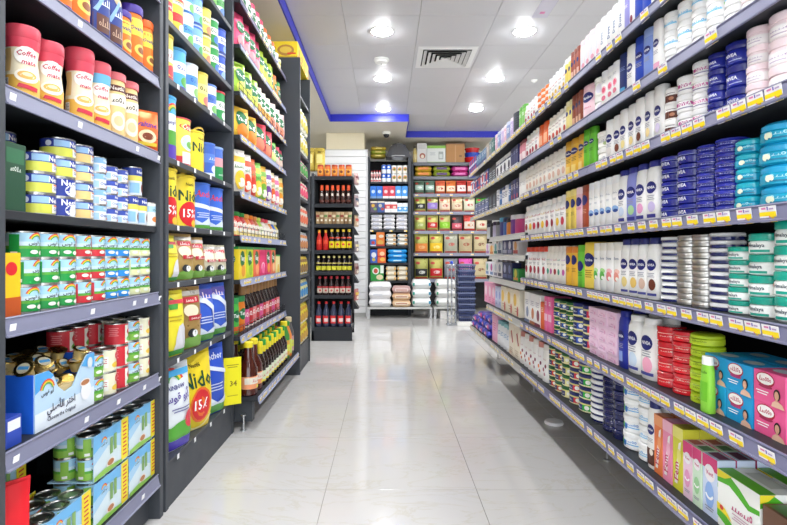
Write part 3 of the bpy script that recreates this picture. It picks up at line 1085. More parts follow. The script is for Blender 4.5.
rowR(1, 748, 800, 3, 3, lambda w: jar('cream_jar', 'jar', w, 0.054, '#f6f6f6', '#f7e6ea', 0.3, ops=CY), 'white jar with pale pink lid')

# --- third shelf
rowR(2, 478, 492, 4, 2, lambda w: carton('toiletry_box', 'box', w, 0.06, 0.06, '#6c7aa6', (('r', -0.5, 0.4, 0.5, 0.6, '#2b3358'), ('l', 0, 0.85, 0.7, 2, 0.12, '#dfe3ee'))), 'grey-blue box with navy band', fill=0.93, round_=False, z=Z_R[2] - 0.012)
rowR(2, 492, 500, 2, 1, lambda w: carton('toiletry_box', 'box', w, 0.06, 0.125, '#2b2d33', (('e', 0, 0.6, 0.3, 0.3, '#56606b'), ('l', 0, 0.35, 0.7, 3, 0.12, '#a7adb4'))), 'black carton', fill=0.93, round_=False, z=Z_R[2] - 0.012)
rowR(2, 500, 515, 5, 1, lambda w: [bottle('shampoo_bottle', 'bottle', w, 0.135, c, c2, 'flat', (('l', 0, 0.7, 0.6, 4, 0.12, c3),)) for c, c2, c3 in (('#3c6fae', '#244b84', '#ffffff'), ('#f0f0f2', '#d8dae2', '#33406b'), ('#eef0f3', '#2c3b63', '#5a6c9e'))], ['mid blue shampoo bottle', 'white shampoo bottle with pale cap', 'white shampoo bottle with navy cap'], z=Z_R[2] - 0.012)
rowR(2, 515, 523, 3, 1, lambda w: [carton('toiletry_box', 'box', w, 0.06, 0.14, c, (('l', 0, 0.8, 0.7, 4, 0.14, '#d9dbea'), ('e', 0, 0.25, 0.25, 0.25, '#b23a52'))) for c in ('#2b2f63', '#3b3f80', '#1f2450')], ['indigo carton', 'violet carton', 'midnight blue carton'], fill=0.93, round_=False, z=Z_R[2] - 0.012)
rowR(2, 523, 530, 2, 1, lot(0.15, '#f1efec', '#e9e7e4', 'flat', (('l', 0, 0.6, 0.5, 3, 0.12, '#c9c7c9'),)), 'plain white square bottle')
rowR(2, 530, 571, 10, 1, lot(0.155, '#f3eee4', '#f1ece4', 'shoulder', plainprint('#b9a08c', '#d9b3a0')), 'ivory lotion bottle')
rowR(2, 571, 590, 3, 1, lot(0.16, '#e3b13f', '#d99f35', 'flat', (('e', 0, 0.66, 0.36, 0.2, NAVY), ('t', 'Vaseline', 0, 0.66, 0.56, '#ffffff'), ('l', 0, 0.5, 0.5, 3, 0.09, '#8a6a1c'), ('r', -0.3, 0.1, 0.2, 0.3, '#f0d27a'))), 'golden lotion bottle with navy badge')
rowR(2, 590, 600, 2, 1, lot(0.165, '#6cc23a', '#57ab2c', 'flat', (('e', 0, 0.66, 0.36, 0.2, NAVY), ('t', 'Vaseline', 0, 0.66, 0.56, '#ffffff'), ('l', 0, 0.5, 0.5, 3, 0.09, '#2e6d16'))), 'green lotion bottle with navy badge')
rowR(2, 600, 613, 1, 2, lambda w: jar('cream_jar', 'jar', w, 0.062, '#f6f4ef', '#f2f0ea', 0.3, ops=(('s', 0, 0.4, 0.4, 0.08, 3, '#9fa3b0'), ('e', 0.15, 0.25, 0.08, 0.06, '#b4c78e'))), 'wide white tub with faint script')
rowR(2, 613, 671, 7, 1, lambda w: [bottle('lotion_bottle', 'bottle', w, hh, WHT, '#f0efed', 'flat', nivea(0.55, 0.3, 0.28, (('e', 0.05, 0.24, 0.2, 0.26, c), ('r', -0.4, 0.05, 0.35, 0.11, c2)))) for hh, c, c2 in
     ((0.166, '#d6cbe8', '#4f4f9e'), (0.163, '#f0d79a', NAVY), (0.16, '#6b3524', '#4a2218'), (0.157, '#e9d08d', '#5a5a9a'), (0.155, '#f2df9a', '#d8b84e'), (0.15, '#7d4434', '#e6d7d0'), (0.148, '#e3ddd8', '#d5cfcc'))],
     ['white bottle with navy oval and lilac flower', 'white bottle with navy oval and honey print', 'white bottle with navy oval and cocoa print', 'white bottle with navy oval and gold print', 'white bottle with yellow-banded foot', 'white bottle with brown swirl', 'white bottle with pale grey print'])
MG = lambda c, c2: (('r', -0.3, 0.38, 0.6, 0.56, c), ('t', 'NIVEA', 0.12, 0.47, 0.5, '#ffffff'), ('l', 0.1, 0.28, 0.7, 1, 0.1, c2))
rowR(2, 671, 681, 1, 3, lambda w: jar('cream_jar', 'jar', w, 0.046, '#f5f3f0', '#f1efec', 0.3, ops=(('r', -0.5, 0.12, 0.75, 0.55, '#5a2a1e'), ('e', 0.2, 0.34, 0.15, 0.1, '#b57a5c'), ('l', 0.1, 0.7, 0.6, 1, 0.1, '#9a9096'))), 'small white jar with brown label')
rowR(2, 681, 697, 1, 3, lambda w: jar('cream_jar', 'jar', w, 0.05, '#f6f4f4', '#f3f2f2', 0.32, ops=MG('#b8488f', '#8f86a8')), 'wide white jar with magenta band')
rowR(2, 697, 713, 1, 4, lambda w: jar('cream_jar', 'jar', w, 0.041, '#f6f4f4', '#f3f2f2', 0.32, ops=MG('#c84c96', '#8f86a8')), 'white jar with pink band, smaller size')
NJ = (('t', 'NIVEA', -0.05, 0.42, 0.4, '#e9ebf6'), ('l', 0.08, 0.2, 0.4, 1, 0.06, '#aab2e0'))
rowR(2, 713, 729, 1, 4, lambda w: jar('cream_jar', 'jar', w, 0.04, '#232c94/g', '#1d257e/g', 0.34, ops=NJ), 'small navy cream jar')
rowR(2, 729, 752, 1, 3, lambda w: jar('cream_jar', 'jar', w, 0.053, '#232c94/g', '#1d257e/g', 0.34, ops=NJ), 'large navy cream jar')
PK = (('w', 0.0, 0.5, '#f6f1f2'), ('s', 0, 0.34, 0.6, 0.05, 4, '#8f6aa8'), ('l', 0, 0.2, 0.5, 1, 0.08, '#c7b6cc'))
rowR(2, 752, 772, 1, 4, lambda w: jar('cream_jar', 'jar', w, 0.041, '#f7e6ea', '#f5dfe5', 0.34, ops=PK), 'small pale pink jar')
rowR(2, 772, 801, 1, 3, lambda w: jar('cream_jar', 'jar', w, 0.055, '#f7e6ea', '#f5dfe5', 0.34, ops=PK), 'large pale pink jar')

# --- fourth shelf
rowR(3, 529, 571, 9, 1, lambda w: [bottle('lotion_bottle', 'bottle', w, 0.17, WHT, c, 'shoulder', plainprint(c2, c3)) for c, c2, c3 in (('#f1efec', '#a8434f', '#c7354a'), ('#f0ece4', '#d8b860', '#edc23e'), ('#e9e2de', '#c03a4e', '#9d2038'))],
     ['white bottle with crimson petals', 'white bottle with sunflower print', 'white bottle with cherry print'])
rowR(3, 571, 582, 2, 1, lot(0.178, '#ead063', '#efdc86', 'flat', (('e', 0, 0.66, 0.34, 0.3, NAVY), ('l', 0, 0.45, 0.5, 3, 0.09, '#a58a2c'))), 'lemon yellow bottle with navy oval')
rowR(3, 582, 588, 1, 1, lot(0.178, '#f0c3cf', '#f3d5dc', 'flat', (('e', 0, 0.66, 0.34, 0.3, NAVY), ('s', 0, 0.5, 0.6, 0.14, 3, '#cf5a86'))), 'rose pink bottle with navy oval')
rowR(3, 588, 595, 1, 1, lot(0.178, '#a5492f', '#8f3d28', 'flat', (('e', 0, 0.66, 0.34, 0.3, NAVY), ('l', 0, 0.45, 0.5, 3, 0.09, '#e0a78c'))), 'terracotta bottle with navy oval')
rowR(3, 595, 625, 5, 1, lot(0.178, WHT, '#ecedef', 'flat', (('s', 0, 0.66, 0.5, 0.12, 3, '#9aa0b0'), ('e', 0.02, 0.34, 0.36, 0.22, '#8fb3e0'), ('e', 0.1, 0.3, 0.25, 0.12, '#2a4a96'), ('l', 0, 0.55, 0.4, 2, 0.08, '#b0b4c0'))), 'white bottle with blue splash')
rowR(3, 625, 664, 4, 1, lambda w: [bottle('lotion_bottle', 'bottle', w, 0.185, c, '#2f3486', 'nivea', nivea(0.56, 0.34, 0.3, (('r', -0.3, 0.06, 0.3, 0.12, '#3a3a8c'), ('e', 0.05, 0.24, 0.24, 0.26, c2)))) for c, c2 in ((WHT, '#cdbfe6'), (WHT, '#e9a3cb'), ('#8d93d8', '#a9d29c'), (WHT, '#cfdcf0'))],
     ['blue-capped white bottle with lilac print', 'blue-capped white bottle with pink print', 'blue-capped lilac bottle', 'blue-capped white bottle with pale blue print'])
NJ2 = (('t', 'NIVEA', -0.12, 0.42, 0.42, '#e9ebf6'), ('w', 0.66, 0.69, '#9fa6d8'))
rowR(3, 664, 700, 2, 5, lambda w: jar('cream_jar', 'jar', w, 0.036, '#20288c/g', '#232c98/g', 0.34, lid_w=1.0, body_w=0.98, ops=NJ2), 'royal navy cream jar')
NT = (('w', 0.48, 0.54, '#c3bfd4/x'), ('s', 0.1, 0.3, 0.4, 0.04, 3, '#b9bfe8'))
rowR(3, 700, 739, 2, 10, lambda w: tin('cream_tin', 'tin', w, 0.0176, '#20288c/g', '#252fa0/g', ops=NT), 'thin navy tin')
TQ = (('s', 0.1, 0.45, 0.5, 0.07, 3, '#a9e4ec'), ('e', -0.05, 0.35, 0.1, 0.08, '#e8f3d8'), ('l', 0.1, 0.25, 0.5, 1, 0.08, '#0b6f92'))
rowR(3, 739, 761, 1, 5, lambda w: jar('cream_jar', 'jar', w, 0.032, '#18a0c4/g', '#23b3c9/g', 0.4, body_w=1.0, lid_w=0.96, ops=TQ, dome=0.2), 'small turquoise gel jar')
rowR(3, 761, 795, 1, 4, lambda w: jar('cream_jar', 'jar', w, 0.0445, '#18a0c4/g', '#1f9fd0/g', 0.38, body_w=1.0, lid_w=0.96, ops=TQ, dome=0.2), 'large turquoise gel jar')

# --- fifth shelf
rowR(4, 529, 551, 5, 1, lot(0.175, WHT, '#d84a35', 'shoulder', plainprint('#c03a4e', '#a8283c')), 'slim white bottle with red cap', deep=2)
rowR(4, 551, 571, 5, 1, lambda w: [bottle('lotion_bottle', 'bottle', w, 0.175, '#f3efe6', '#e4ded4', 'shoulder', plainprint(c, c2)) for c, c2 in (('#c9a0d8', '#c05a9e'), ('#5aa89a', '#2f8f7e'), ('#c04a5a', '#9c2436'))], ['ivory bottle with violet print', 'ivory bottle with teal leaf', 'ivory bottle with red petals'], deep=2)
rowR(4, 571, 583, 2, 1, lot(0.17, '#e9b43c', '#e0842c', 'flat', (('e', 0, 0.66, 0.34, 0.3, NAVY), ('l', 0, 0.45, 0.5, 3, 0.09, '#9a6a1c'))), 'amber bottle with orange cap', deep=2)
rowR(4, 583, 589, 1, 1, lot(0.175, '#76cf43', '#63bb33', 'flat', (('e', 0, 0.5, 0.34, 0.34, NAVY), ('l', 0, 0.35, 0.5, 3, 0.09, '#2e7d16'))), 'lime green bottle with navy oval', deep=2)
rowR(4, 589, 600, 1, 1, lot(0.185, '#efd35a', '#e9c94a', 'flat', (('e', 0, 0.62, 0.34, 0.26, NAVY), ('t', 'Vaseline', 0, 0.62, 0.5, '#ffffff'), ('l', 0, 0.4, 0.5, 4, 0.08, '#a88a24'))), 'tall yellow bottle with navy badge', deep=2)
rowR(4, 600, 627, 4, 1, lambda w: [bottle('lotion_bottle', 'bottle', w, 0.18, WHT, '#e6e3da', 'flat', (('t', 'Dove', 0, 0.68, 0.55, '#7a8aa8'), ('e', 0.05, 0.42, 0.3, 0.18, c2), ('e', 0, 0.32, 0.3, 0.3, c), ('e', 0.12, 0.28, 0.16, 0.12, '#f6f6ee'))) for c, c2 in (('#ec9a8c', '#f3c6bc'), ('#e98a8a', '#f2bcc0'), ('#5cb548', '#a9d98c'), ('#4fb043', '#b4df9c'))],
     ['white bottle with peach print', 'white bottle with coral print', 'white bottle with cucumber print', 'white bottle with green leaf print'], deep=2)
rowR(4, 627, 664, 4, 1, lambda w: [bottle('lotion_bottle', 'bottle', w, 0.188, WHT, '#2b3170', 'nivea', nivea(0.56, 0.34, 0.3, (('r', -0.3, 0.06, 0.35, 0.1, '#4b4f9c'), ('e', 0.08, 0.24, 0.24, 0.3, c2)))) for c2 in ('#6a3426', '#d9b9a8', '#e6c16a', '#e9d48a')],
     ['navy-capped white bottle with cocoa print', 'navy-capped white bottle with beige print', 'navy-capped white bottle with honey print', 'navy-capped white bottle with cream print'], deep=2)
SW = (('w', 0.08, 0.5, '#232a63/g'), ('w', 0.5, 0.58, '#d9d9dc/x'))
rowR(4, 664, 681, 1, 10, lambda w: tin('cream_tin', 'tin', w, 0.0185, '#e4e4e6', '#eeeeef', ops=SW), 'white-lidded navy striped tin')
rowR(4, 681, 713, 2, 12, lambda w: tin('cream_tin', 'tin', w, 0.0155, '#bdbcba/x', '#d2d1cf/x', ops=(('w', 0.46, 0.54, '#8a8987/x'),)), 'plain silver tin')
rowR(4, 713, 734, 1, 10, lambda w: tin('cream_tin', 'tin', w, 0.0188, '#1c2258/g', '#e6e6e8', ops=(('w', 0.0, 0.48, '#20275f/g'), ('w', 0.5, 0.6, '#c9c9cc/x'))), 'wide navy and white tin')
TE = (('w', 0.05, 0.6, '#f1f3f1'), ('r', -0.3, 0.1, 0.3, 0.22, '#1aa08e'), ('t', 'Himalaya', -0.1, 0.4, 0.55, '#3a4a58'), ('e', -0.46, 0.44, 0.05, 0.05, '#d24a3c'))
for a, b, hh, de in ((733, 752, 0.031, 'small white jar with teal lid'), (752, 778, 0.046, 'medium white jar with teal lid'), (778, 806, 0.052, 'large white jar with teal lid')):
    rowR(4, a, b, 1, 5 if hh < 0.04 else 4, lambda w: jar('cream_jar', 'jar', w, hh, '#eef1ee', '#12a08c/g', 0.36, ops=TE), de)

# --- sixth shelf
rowR(5, 529, 546, 3, 1, lambda w: [carton('toiletry_box', 'box', w, 0.05, 0.17, WHT, (('e', 0.1, 0.35, 0.25, 0.3, c), ('l', 0, 0.75, 0.6, 3, 0.1, '#b9b4c0'), ('r', -0.5, 0.0, 0.5, 0.1, c)), side=(('e', 0, 0.5, 0.2, 0.2, c),)) for c in ('#8a3b52', '#c97a4a', '#7b8aa8')], ['white carton with plum flower', 'white carton with tan flower', 'white carton with grey-blue flower'], deep=2, fill=0.93, round_=False)
rowR(5, 546, 550, 1, 1, lambda w: carton('toiletry_box', 'box', w, 0.05, 0.14, '#ef6a2c', (('l', 0, 0.8, 0.6, 3, 0.14, '#ffe3cf'),)), 'slim orange carton', fill=0.93, round_=False)
rowR(5, 550, 557, 2, 1, lambda w: carton('toiletry_box', 'box', w, 0.05, 0.175, '#ec6aa0', (('r', -0.5, 0.3, 0.5, 0.5, '#f6c3d8'), ('l', 0, 0.85, 0.6, 3, 0.14, '#fff'+'fff'))), 'slim hot pink carton', deep=2, fill=0.93, round_=False)


def jelly(hh, lid, lab, w):
    return jar('jelly_jar', 'jar', w, hh, '#e6df8e', lid, 0.26, body_w=0.98, ops=(('r', -0.5, 0.1, 0.05, 0.62, '#26306c'), ('r', 0.05, 0.1, 0.5, 0.62, lab), ('r', -0.5, 0.1, 0.5, 0.18, '#f0ecc0'), ('e', 0.24, 0.42, 0.1, 0.08, '#f2f2ea'), ('s', -0.2, 0.4, 0.4, 0.06, 3, '#e9ecf4')))


rowR(5, 557, 576, 3, 4, lambda w: [jelly(0.043, c, c2, w) for c, c2 in (('#20602f', '#2a7a3c'), ('#1e4f2c', '#2b62b0'), ('#20602f', '#3a5cb4'))], ['jelly jar, green lid, green label', 'jelly jar, green lid, blue label', 'jelly jar, dark green lid'], deep=1)
rowR(5, 576, 596, 2, 3, lambda w: [jelly(0.06, c, c2, w) for c, c2 in (('#232a66', '#e2384e'), ('#232a66', '#2f56b4'))], ['jelly jar, navy lid, red label', 'jelly jar, navy lid, blue label'], deep=1)
PB = (('s', 0, 0.55, 0.3, 0.07, 3, '#d48abc'), ('e', 0.25, 0.3, 0.08, 0.08, '#e7a9d0'), ('l', -0.1, 0.3, 0.4, 1, 0.1, '#d3a6cc'))
rowR(5, 596, 625, 3, 6, lambda w: carton('cream_box', 'box', w, 0.06, 0.03, '#f2cfe6', PB, side=PB), 'flat pale pink box', fill=0.95, round_=False)
rowR(5, 625, 634, 1, 1, lot(0.195, '#28349c', '#222c88', 'nivea', nivea(0.56, 0.34, 0.3, (('r', -0.2, 0.12, 0.2, 0.3, '#8fa4e0'),))), 'royal blue bottle, only one of its colour', deep=2)
rowR(5, 634, 661, 2, 1, lambda w: [bottle('lotion_bottle', 'bottle', w, 0.19, WHT, '#eeeeec', 'nivea', nivea(0.6, 0.32, 0.28, (('e', 0.05, 0.24, 0.26, 0.3, c), ('r', -0.35, 0.07, 0.35, 0.12, '#4b4f9c')))) for c in ('#f1a9c4', '#cfe0f2')], ['white bottle with pink swirl', 'white bottle with pale blue swirl'], deep=2)
RD = (('l', 0.1, 0.6, 0.7, 1, 0.06, '#f2b6b0'), ('s', 0.1, 0.4, 0.45, 0.05, 3, '#f6d9d2'))
rowR(5, 661, 676, 1, 4, lambda w: jar('cream_jar', 'jar', w, 0.044, '#d8202c/g', '#c81a28/g', 0.3, body_w=0.98, ops=RD), 'tall red jar')
rowR(5, 676, 693, 1, 6, lambda w: jar('cream_jar', 'jar', w, 0.029, '#d8202c/g', '#cf1e2c/g', 0.4, body_w=0.98, ops=RD), 'flat red jar')
LM = (('s', 0.1, 0.4, 0.5, 0.06, 3, '#5c7a10'), ('l', 0.1, 0.6, 0.5, 1, 0.05, '#7c951e'))
rowR(5, 693.5, 713, 1, 6, lambda w: jar('cream_jar', 'jar', w * 1.0, 0.03, '#b7cf2a', '#a9c420', 0.36, body_w=0.99, lid_w=0.97, dome=0.25, ops=LM), 'flat lime green jar')
rowR(5, 709, 719.5, 1, 1, lot(0.138, '#8bd040', '#f2f4ec', 'taper', (('s', 0, 0.72, 0.6, 0.16, 3, '#3c7a1c'), ('r', -0.35, 0.2, 0.35, 0.55, '#6fbf2c'))), 'small light green bottle with white cap', xf=0.782)


def lady_box(col, arch, w):
    ops = (('e', -0.12, 0.74, 0.3, 0.17, '#b51f3c'), ('e', -0.12, 0.76, 0.27, 0.13, '#f7f4f2'), ('s', -0.12, 0.76, 0.4, 0.1, 4, '#c0355a'), ('e', -0.1, 0.53, 0.22, 0.04, arch),
           ('l', -0.2, 0.38, 0.4, 2, 0.06, '#ffffff'), ('e', 0.26, 0.38, 0.1, 0.13, '#20161a'), ('e', 0.26, 0.42, 0.07, 0.05, '#20161a'), ('e', 0.26, 0.36, 0.07, 0.1, '#d9a68c'),
           ('p', ((0.1, 0.0), (0.13, 0.12), (0.22, 0.2), (0.3, 0.2), (0.44, 0.13), (0.5, 0.0)), '#e3b8a0'), ('r', 0.235, 0.18, 0.29, 0.28, '#d9a68c'))
    return carton('cream_box', 'box', w, 0.07, 0.069, col, ops, side=(('l', 0, 0.7, 0.7, 4, 0.1, '#e6eef6'),), top=(('e', 0, 0.5, 0.3, 0.2, '#c9d2d8'),))


rowR(5, 715, 738, 1, 2, lambda w: lady_box('#22a4dc', '#b52f78', w), 'farther sky blue box with lady portrait', fill=0.97, round_=False, deep=2, xf=0.815)
rowR(5, 738, 766, 1, 2, lambda w: lady_box('#1f9fdc', '#b52f78', w), 'nearer sky blue box with lady portrait', fill=0.97, round_=False, deep=2, xf=0.815)
rowR(5, 766, 800, 1, 2, lambda w: lady_box('#ee5f98', '#a82454', w), 'hot pink box with lady portrait', fill=0.97, round_=False, deep=2, xf=0.815)

# --- lowest shelf
rowR(6, 524, 552, 6, 1, lambda w: [bottle('lotion_bottle', 'bottle', w, 0.19, WHT, c, 'taper', (('s', 0, 0.6, 0.4, 0.1, 3, '#c9a0a8'), ('e', -0.1, 0.32, 0.12, 0.12, c2), ('e', 0.15, 0.42, 0.1, 0.12, '#7a2f45'), ('e', 0.05, 0.2, 0.1, 0.1, c3))) for c, c2, c3 in (('#e9e4de', '#9c4a5a', '#b8848c'), ('#c9857a', '#ea8a4a', '#d3643a'))], ['white bottle with dark berry dots', 'white bottle with orange fruit dots'], deep=2)
rowR(6, 552, 572, 3, 4, lambda w: [jelly(0.05, c, c2, w) for c, c2 in (('#20602f', '#e8e2a0'), ('#205a36', '#b5523a'), ('#1d5230', '#d64a3c'))], ['jelly jar, green lid, plain label', 'jelly jar, green lid, brick label', 'jelly jar, green lid, red label'])
rowR(6, 572, 592, 2, 4, lambda w: [jelly(0.052, '#232a66', c, w) for c in ('#2fae3c', '#d63a44')], ['jelly jar, navy lid, bright green label', 'jelly jar, navy lid, bright red label'])
rowR(6, 592, 606, 1, 9, lambda w: tin('cream_tin', 'tin', w, 0.0225, '#e4e4e6', '#f0f0f0', ops=SW), 'navy and white striped tin')
rowR(6, 606, 616, 1, 9, lambda w: tin('cream_tin', 'tin', w, 0.0215, '#161b4c/g', '#1b2056/g', ops=(('w', 0.48, 0.56, '#b9b9c4/x'),)), 'dark navy tin')
rowR(6, 616, 627, 1, 6, lambda w: jar('cream_jar', 'jar', w, 0.034, '#171c4e/g', '#1a2058/g', 0.36, ops=(('w', 0.6, 0.66, '#a9abc0'),)), 'dark navy jar')
JB = (('s', 0.05, 0.5, 0.5, 0.08, 4, '#3f8fd6'), ('e', -0.3, 0.4, 0.08, 0.1, '#57b04a'), ('e', -0.16, 0.36, 0.08, 0.1, '#2f78c8'), ('r', -0.1, 0.3, 0.4, 0.36, '#6fb4e8'))
rowR(6, 626, 641, 1, 4, lambda w: jar('cream_jar', 'jar', w, 0.056, '#f5f6f6', '#f3f4f4', 0.28, ops=JB), 'white jar with green and blue print')
rowR(6, 641, 657, 1, 4, lambda w: jar('cream_jar', 'jar', w, 0.056, '#f5f6f6', '#f3f4f4', 0.28, ops=(('s', 0.05, 0.48, 0.6, 0.08, 4, '#5aaee0'), ('r', -0.3, 0.3, 0.35, 0.36, '#8cc8ee'))), 'white jar with sky blue print')
rowR(6, 655, 664, 1, 1, lot(0.205, WHT, '#2b3170', 'nivea', nivea(0.58, 0.32, 0.3, (('r', -0.4, 0.06, 0.4, 0.3, '#5a3024'), ('e', 0.1, 0.25, 0.16, 0.2, '#f1e6da')))), 'white bottle with navy cap and brown label', deep=2)


def tallbox(col, c2, ops, w, hh=0.175, d=0.045, side=()):
    return carton('tall_carton', 'box', w, d, hh, col, ops, side=side, top=(('r', -0.4, 0.2, 0.4, 0.8, c2),))


def hair(c, c2):
    return (('r', -0.5, 0.82, 0.5, 1.0, c2), ('p', ((-0.3, 0.1), (0.1, 0.75), (0.35, 0.8), (-0.02, 0.1)), '#f6efe9'), ('tv', 'Fem', -0.12, 0.3, 1.0, '#c22a5c'), ('e', 0.15, 0.55, 0.2, 0.4, c2))


rowR(6, 663, 672, 1, 1, lambda w: tallbox('#ee7f45', '#f1a87c', hair('#ee7f45', '#f3a06a'), w), 'orange hair removal carton', deep=3, fill=0.95, round_=False)
rowR(6, 672, 682, 1, 1, lambda w: tallbox('#ef8fb2', '#f3b4cb', hair('#ef8fb2', '#f5b7cc'), w), 'rose pink hair removal carton', deep=3, fill=0.95, round_=False)
rowR(6, 682, 693, 1, 1, lambda w: tallbox('#d8d43a', '#b9a53c', hair('#d8d43a', '#e8e27a'), w), 'yellow hair removal carton', deep=3, fill=0.95, round_=False)


def veet(c, c2):
    return (('r', -0.5, 0.78, 0.5, 1.0, '#d8407c'), ('e', 0, 0.72, 0.36, 0.36, '#f4f0f4'), ('t', 'Veet', 0, 0.72, 0.5, '#c02a6c'), ('e', 0, 0.36, 0.3, 0.55, c2), ('a', 0, 0.4, 0.2, 0.3, 200, 340, '#ffffff'), ('l', 0, 0.16, 0.6, 2, 0.1, '#8a8a9a'))


rowR(6, 693, 703, 1, 1, lambda w: tallbox('#f1cfe2', '#b8486c', veet('#f1cfe2', '#e79cc4'), w, 0.15), 'pale pink cream carton with round emblem', deep=3, fill=0.95, round_=False)
rowR(6, 703, 713, 1, 1, lambda w: tallbox('#d3ead0', '#5a8f6c', veet('#d3ead0', '#9ccf96'), w, 0.15), 'pale green cream carton with round emblem', deep=3, fill=0.95, round_=False)
rowR(6, 713, 729, 1, 1, lambda w: tallbox('#cfdcf4', '#7f4a6c', veet('#cfdcf4', '#8fb2e8'), w, 0.15), 'pale blue cream carton with round emblem', deep=3, fill=0.95, round_=False)
WX = (('p', ((-0.5, 1.0), (-0.5, 0.78), (-0.2, 0.82), (0.0, 0.74), (0.25, 0.62), (0.5, 0.66), (0.5, 0.74), (0.28, 0.72), (0.05, 0.88), (-0.2, 1.0)), '#4fae24'), ('p', ((-0.5, 1.0), (-0.5, 0.86), (-0.3, 0.9), (-0.12, 1.0)), '#e6d42c'), ('s', 0.1, 0.5, 0.5, 0.1, 5, '#c0447a'), ('l', 0.1, 0.4, 0.45, 3, 0.04, '#c9a0b4'), ('p', ((-0.5, 0.3), (-0.3, 0.28), (0.0, 0.12), (0.3, 0.06), (0.3, 0.0), (-0.1, 0.02), (-0.5, 0.18)), '#58b52a'), ('p', ((-0.5, 0.42), (-0.3, 0.38), (-0.12, 0.22), (-0.3, 0.27), (-0.5, 0.3)), '#ecd62c'), ('e', -0.38, 0.36, 0.05, 0.04, '#d8402c'))
rowR(6, 729, 775, 1, 1, lambda w: carton('wax_box', 'box', w, 0.09, 0.135, '#eef0ec', WX, side=WX, top=(('r', -0.5, 0.0, 0.5, 0.4, '#6cbf38'), ('r', -0.3, 0.5, 0.3, 0.9, '#c9ccc4'))), 'white box with green leaf swoosh', deep=2, fill=0.95, round_=False)
rowR(6, 775, 806, 1, 1, lambda w: carton('wax_box', 'box', w, 0.07, 0.12, '#6b4a38', (('e', 0, 0.5, 0.3, 0.3, '#c9a27a'), ('r', -0.4, 0.1, 0.4, 0.25, '#e9dcc8')), side=(('s', 0, 0.6, 0.7, 0.2, 3, '#e6d2b4'), ('r', -0.4, 0.1, 0.4, 0.3, '#3c2a22')), top=(('r', -0.4, 0.1, 0.4, 0.9, '#4f7a3c'),)), 'dark brown box with tan emblem', deep=2, fill=0.95, round_=False)

# --- far right bay, short shelves
FAR = {'a': 'upper short shelf far right', 'b': 'middle short shelf far right', 'c': 'lower short shelf far right'}
rowR(0, 490, 523, 9, 1, lambda w: [bottle('nail_polish', 'bottle', w, hh, c, c2, 'sprayer') for c, c2, hh in (('#d8488c', '#f0e6ea', 0.13), ('#7a3c9c', '#efe9f2', 0.135), ('#e48a2c', '#2a2a2e', 0.12), ('#3a6fc0', '#2b3a64', 0.13), ('#4a4c9a', '#5ab0d8', 0.14), ('#8a8c96', '#2a2a2e', 0.12), ('#c9c4e2', '#3a3050', 0.125), ('#2c2c34', '#1d1d22', 0.12), ('#e6e6ea', '#3a3f5c', 0.12))],
     ['pink spray bottle with white cap', 'purple spray bottle with white cap', 'orange spray bottle', 'blue spray bottle', 'indigo spray bottle with cyan cap', 'grey spray bottle', 'lilac spray bottle', 'black spray bottle', 'white spray bottle with navy cap'], z=Z_F['a'], sh=FAR['a'], xf=0.83)
rowR(0, 489, 523, 7, 1, lambda w: [carton('toiletry_box', 'box', w, 0.06, hh, c, (('r', -0.4, 0.1, 0.4, 0.35, c2), ('e', 0, 0.65, 0.25, 0.2, c3))) for c, c2, c3, hh in (('#efe4e2', '#d84a4a', '#e8a050', 0.09), ('#3c4478', '#aab0d8', '#e6e6f0', 0.1), ('#4a5088', '#d9dcee', '#c9ccdf', 0.1), ('#eceff1', '#4a5c84', '#9ab0c8', 0.1), ('#e9eef0', '#2e8f8c', '#66b8b4', 0.085), ('#f2d9a6', '#c86a3c', '#e8a050', 0.07), ('#f0eef2', '#b07fc0', '#d9a8d8', 0.09))],
     ['white box with red print', 'slate indigo box', 'dusk blue box', 'white box with grey-blue print', 'white box with teal print', 'tan box', 'white box with violet print'], z=Z_F['b'], sh=FAR['b'], fill=0.92, xf=0.83, round_=False)
rowR(0, 489, 523, 7, 1, lambda w: [carton('toiletry_box', 'box', w, 0.06, hh, c, (('r', -0.4, 0.1, 0.4, 0.3, c2), ('e', 0, 0.62, 0.25, 0.2, c3))) for c, c2, c3, hh in (('#3f9c4c', '#f0a03c', '#e8e04a', 0.08), ('#262c5c', '#4c5690', '#7c86b8', 0.115), ('#2b3164', '#6a74a8', '#c0c6e0', 0.115), ('#f1f1f3', '#3a4064', '#9aa0b8', 0.115), ('#f1f1f3', '#8a8fa8', '#c4c8d4', 0.11), ('#e9edf6', '#6a8fc8', '#c04aa0', 0.11), ('#f0f1f6', '#7a9fd0', '#5ab0a0', 0.11))],
     ['green and orange box', 'dark navy perfume box', 'navy perfume box with pale oval', 'white perfume box with navy foot', 'white perfume box with grey foot', 'white box with magenta oval', 'white box with teal oval'], z=Z_F['c'], sh=FAR['c'], fill=0.92, xf=0.83, round_=False)
rowR(5, 488, 499, 3, 1, lambda w: carton('pad_pack', 'pack', w, 0.07, 0.16, '#f2a6c8', (('e', 0, 0.6, 0.3, 0.3, '#fbe0ec'), ('l', 0, 0.3, 0.7, 3, 0.1, '#d85a98'))), 'pink sanitary pad pack', fill=0.94, round_=False, deep=2)
rowR(5, 499, 505, 2, 1, lambda w: carton('pad_pack', 'pack', w, 0.07, 0.15, '#cdd3ee', (('e', 0, 0.6, 0.3, 0.3, '#8fa0d8'), ('l', 0, 0.3, 0.7, 3, 0.1, '#6a7fc0'))), 'lavender pad pack', fill=0.94, round_=False, deep=2)
rowR(5, 505, 524, 3, 1, lambda w: carton('toiletry_box', 'box', w, 0.07, 0.165, '#eee3cc', (('e', -0.15, 0.6, 0.25, 0.25, '#e8c04a'), ('l', 0.1, 0.3, 0.6, 2, 0.1, '#b8a080'), ('e', 0.25, 0.2, 0.12, 0.2, '#c9504a'))), 'cream carton with yellow sun', fill=0.94, round_=False, deep=2)
